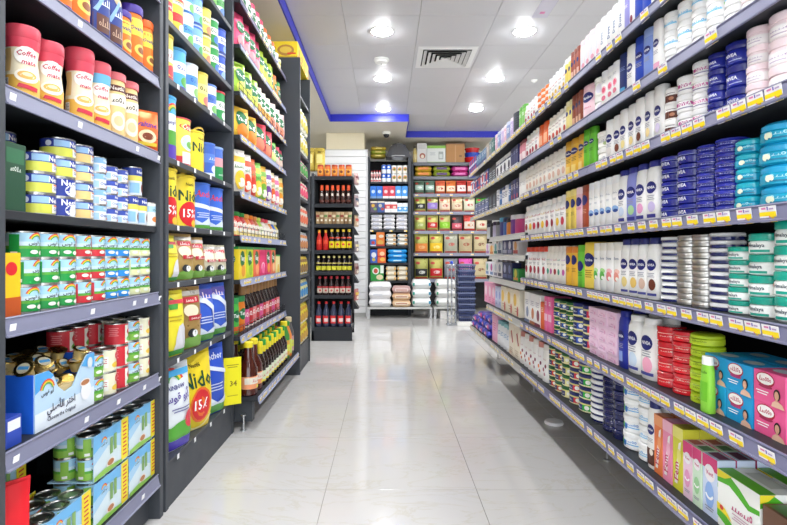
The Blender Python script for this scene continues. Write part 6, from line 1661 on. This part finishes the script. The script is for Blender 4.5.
rowB(ZS[3], -0.755, -0.615, 2, 1, lambda w: glass_bottle('sauce_bottle', 'bottle', w * 0.95, 0.215, '#c8201c', '#e8a82c', (('r', -0.4, 0.3, 0.4, 0.5, '#e04a2c'),), neck=0.4, neck_at=0.62, cap_w=0.45), 'red chilli sauce bottle', SS[3], YE)
rowB(ZS[3], -0.615, -0.365, 4, 1, lambda w: glass_bottle('sauce_bottle', 'bottle', w, 0.225, '#2a1510/t', '#e8c83c', (('r', -0.6, 0.1, 0.6, 0.42, '#f0d824'), ('e', 0, 0.27, 0.25, 0.2, '#c8342c'), ('w', 0.56, 0.62, '#e04a2c')), neck=0.45, neck_at=0.6, cap_w=0.55), 'dark sauce bottle with yellow label', SS[3], YE)
rowB(ZS[4], -0.755, -0.365, 7, 1, lambda w: glass_bottle('sauce_bottle', 'bottle', w, 0.165, '#24120e/t', '#e9dc8c', (('r', -0.6, 0.08, 0.6, 0.34, '#d8d43c'), ('w', 0.5, 0.56, '#d8c86c')), neck=0.4, neck_at=0.6, cap_w=0.5), 'small soy sauce bottle', SS[4], YE)
rowB(ZS[5], -0.745, -0.375, 6, 1, lambda w: glass_bottle('sauce_bottle', 'bottle', w, 0.2, '#2c0f10/t', '#b82c38', (('r', -0.6, 0.12, 0.6, 0.46, '#d8c8b8'), ('r', -0.6, 0.36, 0.6, 0.46, '#b8383c'), ('e', 0.1, 0.24, 0.2, 0.2, '#a83c3c')), neck=0.45, neck_at=0.6, cap_w=0.55), 'maroon-capped dark bottle', SS[5], YE)
rowB(ZS[6], -0.765, -0.365, 5, 1, lambda w: glass_bottle('cola_bottle', 'bottle', w, 0.27, '#28304c/t', '#d8282c', (('w', 0.14, 0.44, '#e02c30'), ('r', -0.3, 0.2, 0.4, 0.34, '#f0dcd8'), ('r', 0.3, 0.14, 0.7, 0.44, '#2a2a34')), neck=0.4, neck_at=0.66, cap_f=0.08, cap_w=0.42), 'dark drink bottle with red label', SS[6], YE)
# clip strip rack on the right edge of the sauce rack
u = empty('clip_rack', (-0.352, 5.69, 0))
tag(u, 'dark bracket strip on the edge of the sauce rack', 'rack')
mb = MB(); mb.box(-0.006, 0.0, 0.0, 0.03, 0.3, 1.8, DARK); link('upright', mb.build('upright', False), u)
mb = MB(); mb.extrude([(0.0, 0.0), (0.055, 0.0), (0.0, 0.09)], 0.0, 0.2, '#2a2c30/d', 'y'); br = mb.build('bracket', False)
zs = [1.60, 1.36, 1.14, 0.86, 0.62, 0.34]
for z in zs:
    link('bracket', br, u, (0.001, 0.01, z))
for i, z in enumerate(zs):
    for j in range(2):
        ds = pouch('snack_packet', 'packet', 0.075, 0.03, 0.12, ['#c8a4a0/f', '#b09a9c/f', '#c8b090/f', '#8a8088/f', '#a88c84/f', '#c07a78/f'][i], (('r', -0.4, 0.5, 0.4, 0.72, ['#7a3c44', '#4a5a6c', '#c84a3c', '#d8c89c', '#6c3438', '#d8b44c'][i]), ('e', 0, 0.25, 0.24, 0.24, '#e9dccc')), seed=i)
        put(ds, (-0.325, 5.745 + 0.08 * j, z + 0.0905), PI / 2 - 0.5, 'small snack packet on clip rack, %s bracket down, %s' % (ORD[i], ['nearer', 'farther'][j]), 'snack packets on the clip rack')

# dark gondola further back, yellow packs on its top
shelf_unit('rear_gondola', 'dark gondola end glimpsed between noodle bay and column', (-1.2, 6.85, 0), 0.0, 0.42, 0.6, [dict(z=z) for z in (0.2, 0.6, 1.0, 1.4, 1.75)], top=2.02, sides=(0, 1))
rr = random.Random(5)
for i in range(6):
    ds = pouch('pasta_bag', 'bag', 0.125, 0.07, 0.29, '#c9b04a/f', (('r', -0.3, 0.3, 0.3, 0.7, '#e8dc8c'), ('e', 0, 0.8, 0.2, 0.1, '#7a6a2c')), seed=i)
    put(ds, (-1.125 + 0.13 * (i % 3), 6.9 + 0.09 * (i // 3), 2.021), rr.uniform(-0.1, 0.1), 'yellow pasta bag on rear gondola top, %s of %s row' % (['leftmost', 'middle', 'rightmost'][i % 3], ['front', 'rear'][i // 3]), 'yellow pasta bags')

# ------------------------------------------------------------------ back wall, left unit
ZW = [2.015, 1.766, 1.555, 1.289, 1.048, 0.793, 0.52]
sh = [dict(z=z, y=0.01, tags=[0.07, 0.36, 0.58] if k == 3 else [], th=0.03) for k, z in enumerate(ZW)]
shelf_unit('grocery_shelving', 'dark framed wall shelving of rice and cartons', (-0.286, 7.97, 0), 0.0, 0.662, 0.42, sh, top=2.39, sides=(0, 1), side_th=0.04, base=(0.06, 0.14, DARK))
mb = MB(); mb.box(-0.246, 0.336, 7.98, 8.39, 2.352, 2.39, SLATE, 0.002)
SB = ['top shelf of dark wall unit', 'second shelf of dark wall unit', 'third shelf of dark wall unit', 'fourth shelf of dark wall unit', 'fifth shelf of dark wall unit', 'sixth shelf of dark wall unit', 'lowest shelf of dark wall unit']
YB = 7.985
rowB(ZW[0], -0.235, -0.075, 4, 2, lambda w: glass_bottle('small_bottle', 'bottle', w, 0.085, '#ece4e2', '#c02c34', (('r', -0.5, 0.1, 0.5, 0.3, '#d84a50'),), neck=0.5, neck_at=0.6, cap_w=0.6, cap_f=0.2, n=12), 'little white bottle with red cap', SB[0], YB)
rowB(ZW[0], -0.07, 0.075, 2, 2, lambda w: can('food_can', 'can', w, 0.13, (('w', 0.04, 0.96, '#e9eef4'), ('w', 0.45, 0.96, '#2f68d0'), ('e', 0, 0.7, 0.25, 0.2, '#e9eef4')), n=16), 'blue and white can', SB[0], YB)
rowB(ZW[0], 0.08, 0.33, 3, 2, lambda w: can('food_can', 'can', w, 0.125, (('w', 0.04, 0.96, '#e8e4dc'), ('e', 0, 0.55, 0.4, 0.35, '#d88a3c'), ('e', 0.05, 0.5, 0.22, 0.2, '#5a7a34'), ('w', 0.8, 0.96, '#dfe2e4')), n=16), 'white can with orange picture', SB[0], YB)
rowB(ZW[1], -0.24, 0.33, 6, 1, lambda w: [carton('detergent_box', 'box', w, 0.1, 0.185, c, (('e', 0, 0.55, 0.3, 0.3, c2), ('r', -0.5, 0, 0.5, 0.18, c3))) for c, c2, c3 in (('#2a78dc', '#bcd4f0', '#6a94c8'), ('#2470d8', '#bcd4f0', '#6a94c8'), ('#d83c50', '#f0c8cc', '#eef0f2'), ('#d83c50', '#f0c8cc', '#eef0f2'), ('#4a9ae4', '#cfe4f6', '#eef0f2'), ('#3f92e2', '#cfe4f6', '#eef0f2'))], ['royal blue carton', 'royal blue carton', 'red carton with white foot', 'red carton with white foot', 'sky blue carton with white foot', 'sky blue carton with white foot'], SB[1], YB, fill=0.93)
rowB(ZW[2], -0.24, -0.02, 2, 1, lambda w: [carton('food_box', 'box', w, 0.1, 0.17, c, (('e', -0.1, 0.6, 0.25, 0.25, c2), ('e', 0.2, 0.3, 0.22, 0.2, c3), ('r', -0.5, 0.85, 0.5, 1, '#e0d8c8'))) for c, c2, c3 in (('#5a5068', '#d8a83c', '#7aa04c'), ('#3a5a9c', '#c8c0a8', '#b8443c'))], ['dark patterned box', 'blue patterned box'], SB[2], YB, fill=0.95)
rowB(ZW[2], -0.02, 0.17, 2, 1, lambda w: carton('food_box', 'box', w, 0.1, 0.16, '#eeeef0', (('r', -0.5, 0.35, 0.5, 0.75, '#d84a4c'), ('r', -0.2, 0.4, 0.3, 0.6, '#e9c8bc'))), 'white box with red panel', SB[2], YB, fill=0.95)
rowB(ZW[2], 0.17, 0.33, 2, 1, lambda w: carton('food_box', 'box', w, 0.1, 0.14, '#eaf0f6', (('r', -0.5, 0.1, 0.5, 0.6, '#5aa4dc'), ('e', 0, 0.4, 0.25, 0.2, '#e8eef0'))), 'white box with sky blue panel', SB[2], YB, fill=0.95)
rowB(ZW[3], -0.24, 0.335, 3, 4, lambda w: sack('rice_bag', 'rice bag', w * 0.98, 0.26, 0.06, '#ecebee', (('r', -0.3, 0.35, 0.2, 0.65, '#b8bcd0'),)), 'white rice bag', SB[3], YB)
rowB(ZW[4], -0.24, -0.15, 1, 1, lambda w: carton('cereal_box', 'box', w, 0.1, 0.17, '#e4e8ee', (('r', -0.5, 0.1, 0.5, 0.6, '#3f70c8'), ('e', 0, 0.3, 0.3, 0.3, '#d8443c'))), 'narrow white and blue box', SB[4], YB)
rowB(ZW[4], -0.15, -0.02, 1, 1, lambda w: carton('cereal_box', 'box', w, 0.1, 0.21, '#e07a2c', (('e', 0.1, 0.7, 0.3, 0.2, '#e9d8bc'), ('e', 0.0, 0.25, 0.35, 0.3, '#d8a84c'), ('r', -0.5, 0, 0.5, 0.12, '#c83c2c'))), 'tall orange box', SB[4], YB)
rowB(ZW[4], -0.01, 0.335, 2, 3, lambda w: sack('flour_bag', 'flour bag', w * 0.97, 0.24, 0.062, '#ebe7de', (('r', 0.2, 0.3, 0.45, 0.7, '#d8a04c'), ('r', -0.45, 0.35, -0.3, 0.65, '#4a9cc8'))), 'cream flour bag', SB[4], YB)
rowB(ZW[5], -0.24, -0.13, 1, 1, lambda w: carton('cereal_box', 'box', w, 0.1, 0.2, '#3a62c0', (('e', 0, 0.6, 0.35, 0.4, '#e6eaf0'), ('e', 0, 0.25, 0.25, 0.25, '#c8b44c'))), 'blue box with white oval', SB[5], YB)
rowB(ZW[5], -0.13, 0.0, 1, 1, lambda w: carton('cereal_box', 'box', w, 0.1, 0.215, '#e0642c', (('e', 0.05, 0.65, 0.3, 0.25, '#e9c89c'), ('e', 0.1, 0.25, 0.3, 0.25, '#e6b84c'), ('r', -0.5, 0.4, 0.5, 0.5, '#c8342c'))), 'orange-red box with food picture', SB[5], YB)
rowB(ZW[5], 0.01, 0.335, 1, 3, lambda w: sack('tissue_pack', 'pack', w * 0.97, 0.24, 0.07, '#2f9ee4', (('r', -0.2, 0.35, 0.2, 0.65, '#bfe0f4'),)), 'sky blue pack', SB[5], YB)
rowB(ZW[6], -0.24, -0.03, 1, 1, lambda w: carton('cereal_box', 'box', w, 0.14, 0.235, '#2f9a44', (('e', -0.1, 0.65, 0.26, 0.26, '#e6efe6'), ('e', -0.1, 0.65, 0.16, 0.18, '#c8503c'), ('e', 0.2, 0.25, 0.26, 0.2, '#e6d8b0'), ('r', 0.25, 0.5, 0.5, 1, '#e6eee6'))), 'large green and white box', SB[6], YB)
rowB(ZW[6], -0.01, 0.335, 2, 3, lambda w: sack('flour_bag', 'flour bag', w * 0.97, 0.24, 0.075, '#eee6d2', (('r', 0.3, 0.25, 0.46, 0.75, '#e8b43c'), ('r', -0.46, 0.25, -0.34, 0.75, '#e8b43c'))), 'cream bag with yellow ends', SB[6], YB)
# things on top of the dark unit
for i in range(3):
    ds = sack('snack_bag', 'bag', 0.24, 0.2, 0.055, ['#b8a43c/f', '#98a83c/f', '#c8ac3c/f'][i], (('r', -0.2, 0.3, 0.2, 0.7, '#d8c86c'),), seed=i)
    put(ds, (-0.12, 8.12, 2.3905 + 0.056 * i), 0.05 * i, 'yellow-green bag, %s of three on top of wall unit' % ['bottom', 'middle', 'top'][i], 'yellow-green bags on wall unit')
mb = MB()
NU, NV = 18, 10
vs_ = []
rr = random.Random(9)
for j in range(NV + 1):
    for i in range(NU + 1):
        a, b = -1 + 2 * i / NU, -1 + 2 * j / NV
        q = max(0, 1 - abs(a) ** 2.2) * max(0, 1 - abs(b) ** 4)
        vs_.append((a * 0.19, b * 0.15, 0.235 * q ** 0.6 + (rr.uniform(-0.012, 0.012) if q > 0.05 else 0)))
mb.mesh(vs_, [(j * (NU + 1) + i, j * (NU + 1) + i + 1, (j + 1) * (NU + 1) + i + 1, (j + 1) * (NU + 1) + i) for j in range(NV) for i in range(NU)], '#55565c/t')
o = link('wrapped_bundle', mb.build('bundle', angle=20), None, (0.19, 8.13, 2.3905))
tag(o, 'dark bundle in clear plastic wrap on top of wall unit', 'bundle')
mb = MB(); mb.tube([(-0.12, -0.14, 0.012), (-0.05, -0.153, 0.02), (0.06, -0.153, 0.02), (0.13, -0.13, 0.012)], 0.006, '#c9cacc', 6); link('wrap_fold', mb.build('fold'), o)

# ------------------------------------------------------------------ low steel benches with sacks
def bench(x0, x1, y0, y1, lab):
    u = empty('steel_bench', ((x0 + x1) / 2, (y0 + y1) / 2, 0))
    tag(u, lab, 'bench', 'low steel benches')
    hx, hy = (x1 - x0) / 2, (y1 - y0) / 2
    mb = MB(); mb.box(-hx, hx, -hy, hy, 0.135, 0.16, '#d0d0cd', 0.003); link('top', mb.build('top', False), u)
    for sx in (-1, 1):
        for sy in (-1, 1):
            mb = MB(); mb.box(sx * (hx - 0.018) - 0.016, sx * (hx - 0.018) + 0.016, sy * (hy - 0.018) - 0.016, sy * (hy - 0.018) + 0.016, 0, 0.135, '#c4c5c6'); link('leg', mb.build('leg', False), u)


bench(-0.27, 0.665, 7.62, 7.955, 'low pale bench under white and beige sacks')
bench(0.69, 1.1, 7.62, 8.02, 'short pale bench beside the basket stand')
ZK = 0.1605
for j in range(3):
    ds = sack('rice_sack', 'sack', 0.33, 0.3, 0.125, '#f1f0f1', (('r', -0.3, 0.4, 0.1, 0.6, '#dfe0e6'),), seed=j)
    put(ds, (-0.085, 7.79, ZK + 0.118 * j), 0, 'plump white rice sack, %s of leftmost stack on bench' % ['bottom', 'middle', 'top'][j], 'white rice sacks')
    ds = sack('rice_sack', 'sack', 0.27, 0.3, 0.105, ['#ecc9a0', '#eac298', '#c9a4a0'][j], (('r', -0.35, 0.3, 0.35, 0.7, ['#f0e2cc', '#f0e2cc', '#e6d4d0'][j]), ('r', -0.3, 0.42, 0.3, 0.55, '#b8664c')), seed=j + 4)
    put(ds, (0.225, 7.79, ZK + 0.099 * j), 0, '%s sack, %s of stack between white sacks' % (['peach', 'peach', 'dusty pink'][j], ['bottom', 'middle', 'top'][j]), 'peach rice sacks')
    ds = sack('rice_sack', 'sack', 0.28, 0.3, 0.138, '#eef0ef', (('r', -0.47, 0.35, -0.36, 0.65, '#2f9a8c'), ('r', 0.36, 0.35, 0.47, 0.65, '#3f9ac0')), seed=j + 8)
    put(ds, (0.515, 7.79, ZK + 0.13 * j), 0, 'white sack with teal corners, %s of middle bench stack' % ['bottom', 'middle', 'top'][j], 'white sacks with teal corners')
    ds = sack('rice_sack', 'sack', 0.29, 0.3, 0.138, '#efefed', (('r', -0.47, 0.35, -0.38, 0.65, '#2f9a6c'),), seed=j + 12)
    put(ds, (0.87, 7.82, ZK + 0.13 * j), 0, 'white sack with green corner, %s of stack on short bench' % ['bottom', 'middle', 'top'][j], 'white sacks with green corner')
mb = MB(); mb.box(-0.1, 0.1, -0.15, 0.15, 0, 0.11, '#eceae6', 0.003)
o = link('floor_crate', mb.build('crate', False), None, (0.88, 7.76, 0)); tag(o, 'plain white box on the floor under short bench', 'box')
mb = MB(); mb.box(-0.1015, 0.1015, -0.1515, 0.1515, 0.085, 0.112, '#dedcd8', 0.002); link('lid', mb.build('lid', False), o)

# ------------------------------------------------------------------ back wall, right unit
ZR2 = [2.36, 2.141, 1.87, 1.59, 1.29, 0.943, 0.536]
sh = [dict(z=z, y=0.0, strip='#8d8fa0' if k > 1 else '#77797f', h=0.05, tags=[0.08, 0.42, 0.62, 0.95] if k > 1 else [], th=0.03) for k, z in enumerate(ZR2)]
shelf_unit('bag_shelving', 'grey wall shelving of nuts and rice bags at back', (0.40, 8.3, 0), 0.0, 1.35, 0.45, sh, top=2.36, sides=(0,), side_th=0.03, backcol='#3a3a3c/m')
SW_ = ['top shelf of back wall unit', 'second shelf of back wall unit', 'third shelf of back wall unit', 'fourth shelf of back wall unit', 'fifth shelf of back wall unit', 'sixth shelf of back wall unit', 'seventh shelf of back wall unit']
YW = 8.315
put(glass_bottle('storage_bottle', 'bottle', 0.065, 0.27, '#d8c07a', '#3a342c', (('r', -0.5, 0.2, 0.5, 0.5, '#e6d49c'),), neck=0.5, neck_at=0.7, cap_w=0.6), (0.455, 8.36, ZR2[0]), 0, 'tan bottle with dark cap above the nut shelves')
put(carton('appliance_box', 'box', 0.15, 0.2, 0.31, '#dcdad6', (('e', 0.05, 0.35, 0.3, 0.3, '#a8543c'), ('e', 0.05, 0.32, 0.18, 0.2, '#e6d8c4'), ('r', -0.4, 0.7, 0.4, 0.95, '#c9c8c6'))), (0.565, 8.43, ZR2[0]), 0, 'slim grey-white carton with food picture, top of back shelves')
put(carton('appliance_box', 'box', 0.29, 0.25, 0.27, '#d9dcd8', (('r', -0.5, 0.84, 0.5, 1.0, '#8cc24c'), ('r', -0.5, 0.0, 0.5, 0.06, '#a8cc7c'), ('r', 0.12, 0.2, 0.38, 0.65, '#9aa09c'), ('r', 0.16, 0.26, 0.34, 0.5, '#c9cfcb'), ('l', -0.2, 0.6, 0.3, 3, 0.06, '#aab0b4'))), (0.79, 8.45, ZR2[0]), 0, 'white carton with green stripe, top of back shelves')
put(carton('cardboard_box', 'box', 0.29, 0.28, 0.3, '#b98a5c/m', (('r', -0.03, 0, 0.03, 1, '#c79c70'), ('r', -0.5, 0.92, 0.5, 1, '#a87a4e'), ('r', 0.2, 0.3, 0.35, 0.4, '#8a6440'))), (1.09, 8.46, ZR2[0]), 0, 'plain brown cardboard box, top of back shelves')
for i, (c, r_, z, de) in enumerate((('#d8242c', 0.135, 0.0, 'bottom red'), ('#2a44b0', 0.13, 0.075, 'middle blue'), ('#c8222c', 0.12, 0.15, 'top red'))):
    mb = MB(); mb.lathe([(r_ * 0.72, 0), (r_ * 0.8, 0.004), (r_ * 0.96, 0.09), (r_ * 0.94, 0.09), (r_ * 0.76, 0.008)], c + '/g', n=24)
    o = link('plastic_basin', mb.build('basin'), None, (1.375, 8.46, ZR2[0] + z + 0.0005)); tag(o, '%s plastic basin of nested pile, back shelves' % de, 'basin', 'plastic basins')
    mb = MB(); mb.lathe([(r_ * 0.94, 0.086), (r_ * 1.03, 0.086), (r_ * 1.03, 0.093), (r_ * 0.94, 0.093)], c + '/g', n=24, bot=False, top=False); link('rim', mb.build('rim'), o)
XA, XB = 0.44, 1.60
rowB(ZR2[1], XA, XB, 4, 2, lambda w: [sack('noodle_bag', 'bag', w * 0.98, 0.2, 0.085, c, (('r', -0.3, 0.3, 0.3, 0.75, c2),), seed=k) for k, (c, c2) in enumerate((('#d8b43c/f', '#e88a3c'), ('#a8b83c/f', '#5a3c6c'), ('#c83c8c/f', '#e06ab0'), ('#4fae4c/f', '#d83c44')))], ['yellow and orange bag', 'olive and purple bag', 'magenta bag', 'green and red bag'], SW_[1], YW)
POU = lambda cs, h: (lambda w: [pouch('dry_food_pouch', 'pouch', w * 0.98, 0.07, h, c, (('r', -0.43, v0, 0.43, v1, c2), ('e', 0.05, (v0 + v1) / 2, 0.24, 0.12, c3), ('r', -0.43, 0.02, 0.43, 0.09, '#b83c34'), ('e', -0.25, 0.78, 0.16, 0.1, '#c8483c')), seed=k) for k, (c, c2, c3, v0, v1) in enumerate(cs)])
rowB(ZR2[2], XA, XB, 7, 1, POU([('#56705c/f', '#a8c4b4', '#e6ece6', 0.3, 0.65), ('#5c7664/f', '#a8c4b4', '#e6ece6', 0.3, 0.65), ('#d8643c/f', '#e9d8b8', '#c83c2c', 0.2, 0.6), ('#e07a34/f', '#ecdcc0', '#d8502c', 0.2, 0.6), ('#c8342c/f', '#e9e4e0', '#a8545c', 0.2, 0.65), ('#d04a3c/f', '#ecdcd0', '#b8644c', 0.2, 0.6), ('#c83c34/f', '#e6d8cc', '#b0543c', 0.2, 0.6)], 0.21), ['dark green pouch', 'sage green pouch', 'vermilion pouch', 'orange pouch', 'scarlet pouch', 'red pouch with cream panel', 'brick red pouch'], SW_[2], YW)
rowB(ZR2[3], XA, XB, 6, 1, POU([('#a8a858/f', '#24262a', '#c9c9c4', 0.2, 0.55), ('#a8a468/f', '#9a7fd0', '#c0b0e6', 0.2, 0.6), ('#dcb894/f', '#e8d4bc', '#c85a4c', 0.2, 0.6), ('#d8b890/f', '#e6d4b4', '#b85a44', 0.2, 0.6), ('#d8d4b0/f', '#e6e2cc', '#c83c34', 0.2, 0.7), ('#5cb84c/f', '#e0e4c8', '#c83c34', 0.1, 0.6)], 0.235), ['olive pouch with black label', 'olive pouch with purple label', 'beige nut pouch', 'tan nut pouch', 'ivory pouch', 'bright green topped pouch'], SW_[3], YW)
rowB(ZR2[4], XA, XB, 6, 1, POU([('#b4b060/f', '#a8b458', '#d8dca8', 0.2, 0.55), ('#b0a858/f', '#d0242c', '#f0d8d8', 0.2, 0.55), ('#b0a868/f', '#8ccc2c', '#b8e06c', 0.2, 0.58), ('#3c2c30/f', '#d85a6c', '#e6c0c0', 0.15, 0.5), ('#c83c34/f', '#e0d4c4', '#c8742c', 0.15, 0.6), ('#c8b890/f', '#e2d8c0', '#c83c34', 0.2, 0.6)], 0.245), ['plain olive pouch', 'olive pouch with red label', 'olive pouch with lime label', 'black and pink pouch', 'red edged pouch', 'sandy pouch'], SW_[4], YW)
rowB(ZR2[5], XA, XB, 5, 1, POU([('#a8a850/f', '#e88a3c', '#f0b87c', 0.1, 0.5), ('#b0a84c/f', '#f0c424', '#f6e08c', 0.1, 0.52), ('#b4b4a0/f', '#a8a894', '#c86a5c', 0.15, 0.75), ('#c4b484/f', '#b8a884', '#a85a44', 0.15, 0.75), ('#b8a880/f', '#c8b890', '#8a5a44', 0.2, 0.7)], 0.3), ['olive pouch with orange label', 'olive pouch with yellow label', 'grey mixed nut pouch', 'tan mixed nut pouch', 'brown mixed nut pouch'], SW_[5], YW)
rowB(ZR2[6], XA, XB, 5, 1, POU([('#a0a050/f', '#24262a', '#e0e0d8', 0.15, 0.5), ('#a8a04c/f', '#d0242c', '#f0d0d0', 0.15, 0.52), ('#7c7c84/f', '#8c8c98', '#b85a5c', 0.2, 0.7), ('#c8489c/f', '#e088c0', '#e8d44c', 0.2, 0.7), ('#b8a880/f', '#c8b890', '#8a5a44', 0.2, 0.7)], 0.32), ['tall olive pouch with black label', 'tall olive pouch with red label', 'grey pouch', 'violet-pink pouch', 'tall sandy pouch'], SW_[6], YW)

# ------------------------------------------------------------------ basket stand and steel barrier
mb = MB(); mb.box(-0.125, 0.125, -0.16, 0.16, 0.0, 0.05, '#e9e8e4', 0.004)
o = link('basket_base', mb.build('base', False), None, (1.045, 7.0, 0)); tag(o, 'low white platform under the stacked shopping baskets', 'platform')
mb = MB(); mb.box(-0.11, 0.11, -0.14, 0.14, 0.05, 0.056, '#cfcfcc', 0.001); link('top_plate', mb.build('plate', False), o)


def basket():
    w0, w1, d0, d1, h = 0.085, 0.105, 0.12, 0.15, 0.16
    K = '#34406e'
    mb = MB()
    mb.box(-w0, w0, -d0, d0, 0, 0.006, K)
    rim = MB()
    for sx, sy, ax in ((0, -1, 'x'), (0, 1, 'x'), (-1, 0, 'y'), (1, 0, 'y')):
        if ax == 'x':
            rim.box(-w1 - 0.008, w1 + 0.008, sy * d1 - 0.008, sy * d1 + 0.008, h - 0.018, h, '#6a7496')
        else:
            rim.box(sx * w1 - 0.008, sx * w1 + 0.008, -d1, d1, h - 0.018, h, K)
    bars = MB()
    for k in range(1, 4):
        t = k / 4
        a, b = w0 + (w1 - w0) * t, d0 + (d1 - d0) * t
        for s in (-1, 1):
            bars.box(-a, a, s * b - 0.003, s * b + 0.003, t * h - 0.006, t * h + 0.006, K)
            bars.box(s * a - 0.003, s * a + 0.003, -b, b, t * h - 0.006, t * h + 0.006, K)
    for k in range(8):
        t = -1 + 2 * k / 7
        for s in (-1, 1):
            bars.mesh([(t * w0 - 0.005, s * d0, 0), (t * w0 + 0.005, s * d0, 0), (t * w1 + 0.005, s * d1, h), (t * w1 - 0.005, s * d1, h)], [(0, 1, 2, 3)], K)
            bars.mesh([(s * w0, t * d0 - 0.005, 0), (s * w0, t * d0 + 0.005, 0), (s * w1, t * d1 + 0.005, h), (s * w1, t * d1 - 0.005, h)], [(0, 1, 2, 3)], K)
    ha = MB()
    ha.tube([(-w1, -0.02, h), (-w1 * 0.6, -0.09, h + 0.006), (w1 * 0.6, -0.09, h + 0.006), (w1, -0.02, h)], 0.005, '#8a90a8', 6)
    return Design('shopping_basket', 'basket', 0.32, 0.24, h, mb.build('basket_floor', False), [('rim', rim.build('rim', False)), ('lattice', bars.build('lattice', False)), ('handle', ha.build('handle'))])


BK = basket()
for i in range(9):
    put(BK, (1.045, 7.0, 0.057 + 0.072 * i), 0, 'navy plastic shopping basket, %s in the nested stack' % ('bottom' if i == 0 else 'top' if i == 8 else ORD[i] + ' up'), 'nested shopping baskets')
u = empty('steel_barrier', (0.87, 6.95, 0))
tag(u, 'chrome tube barrier standing beside the basket stack', 'barrier')
for x in (-0.06, -0.01, 0.045):
    mb = MB(); mb.tube([(x, 0, 0.02), (x, 0, 0.8)], 0.011, '#b9bcc2/x', 10); link('post', mb.build('post'), u)
for z in (0.12, 0.45, 0.79):
    mb = MB(); mb.tube([(-0.06, 0, z), (0.045, 0, z)], 0.007, '#b9bcc2/x', 8); link('rail', mb.build('rail'), u)
mb = MB(); mb.box(-0.08, 0.065, -0.06, 0.06, 0, 0.02, '#a8abb0/x', 0.003); link('foot_plate', mb.build('foot', False), u)
mb = MB(); mb.lathe([(0.016, 0.8), (0.02, 0.81), (0.018, 0.83), (0.006, 0.84)], '#2f4fc0', n=12, cx=-0.01); link('blue_knob', mb.build('knob'), u)
# small white puck on the floor
mb = MB(); mb.lathe([(0.05, 0), (0.052, 0.004), (0.048, 0.016), (0.02, 0.02)], '#f0f0f2', n=24)
o = link('floor_trap', mb.build('trap'), None, (0.927, 2.926, 0.0005)); tag(o, 'small white round disc on floor under right shelves', 'floor disc')
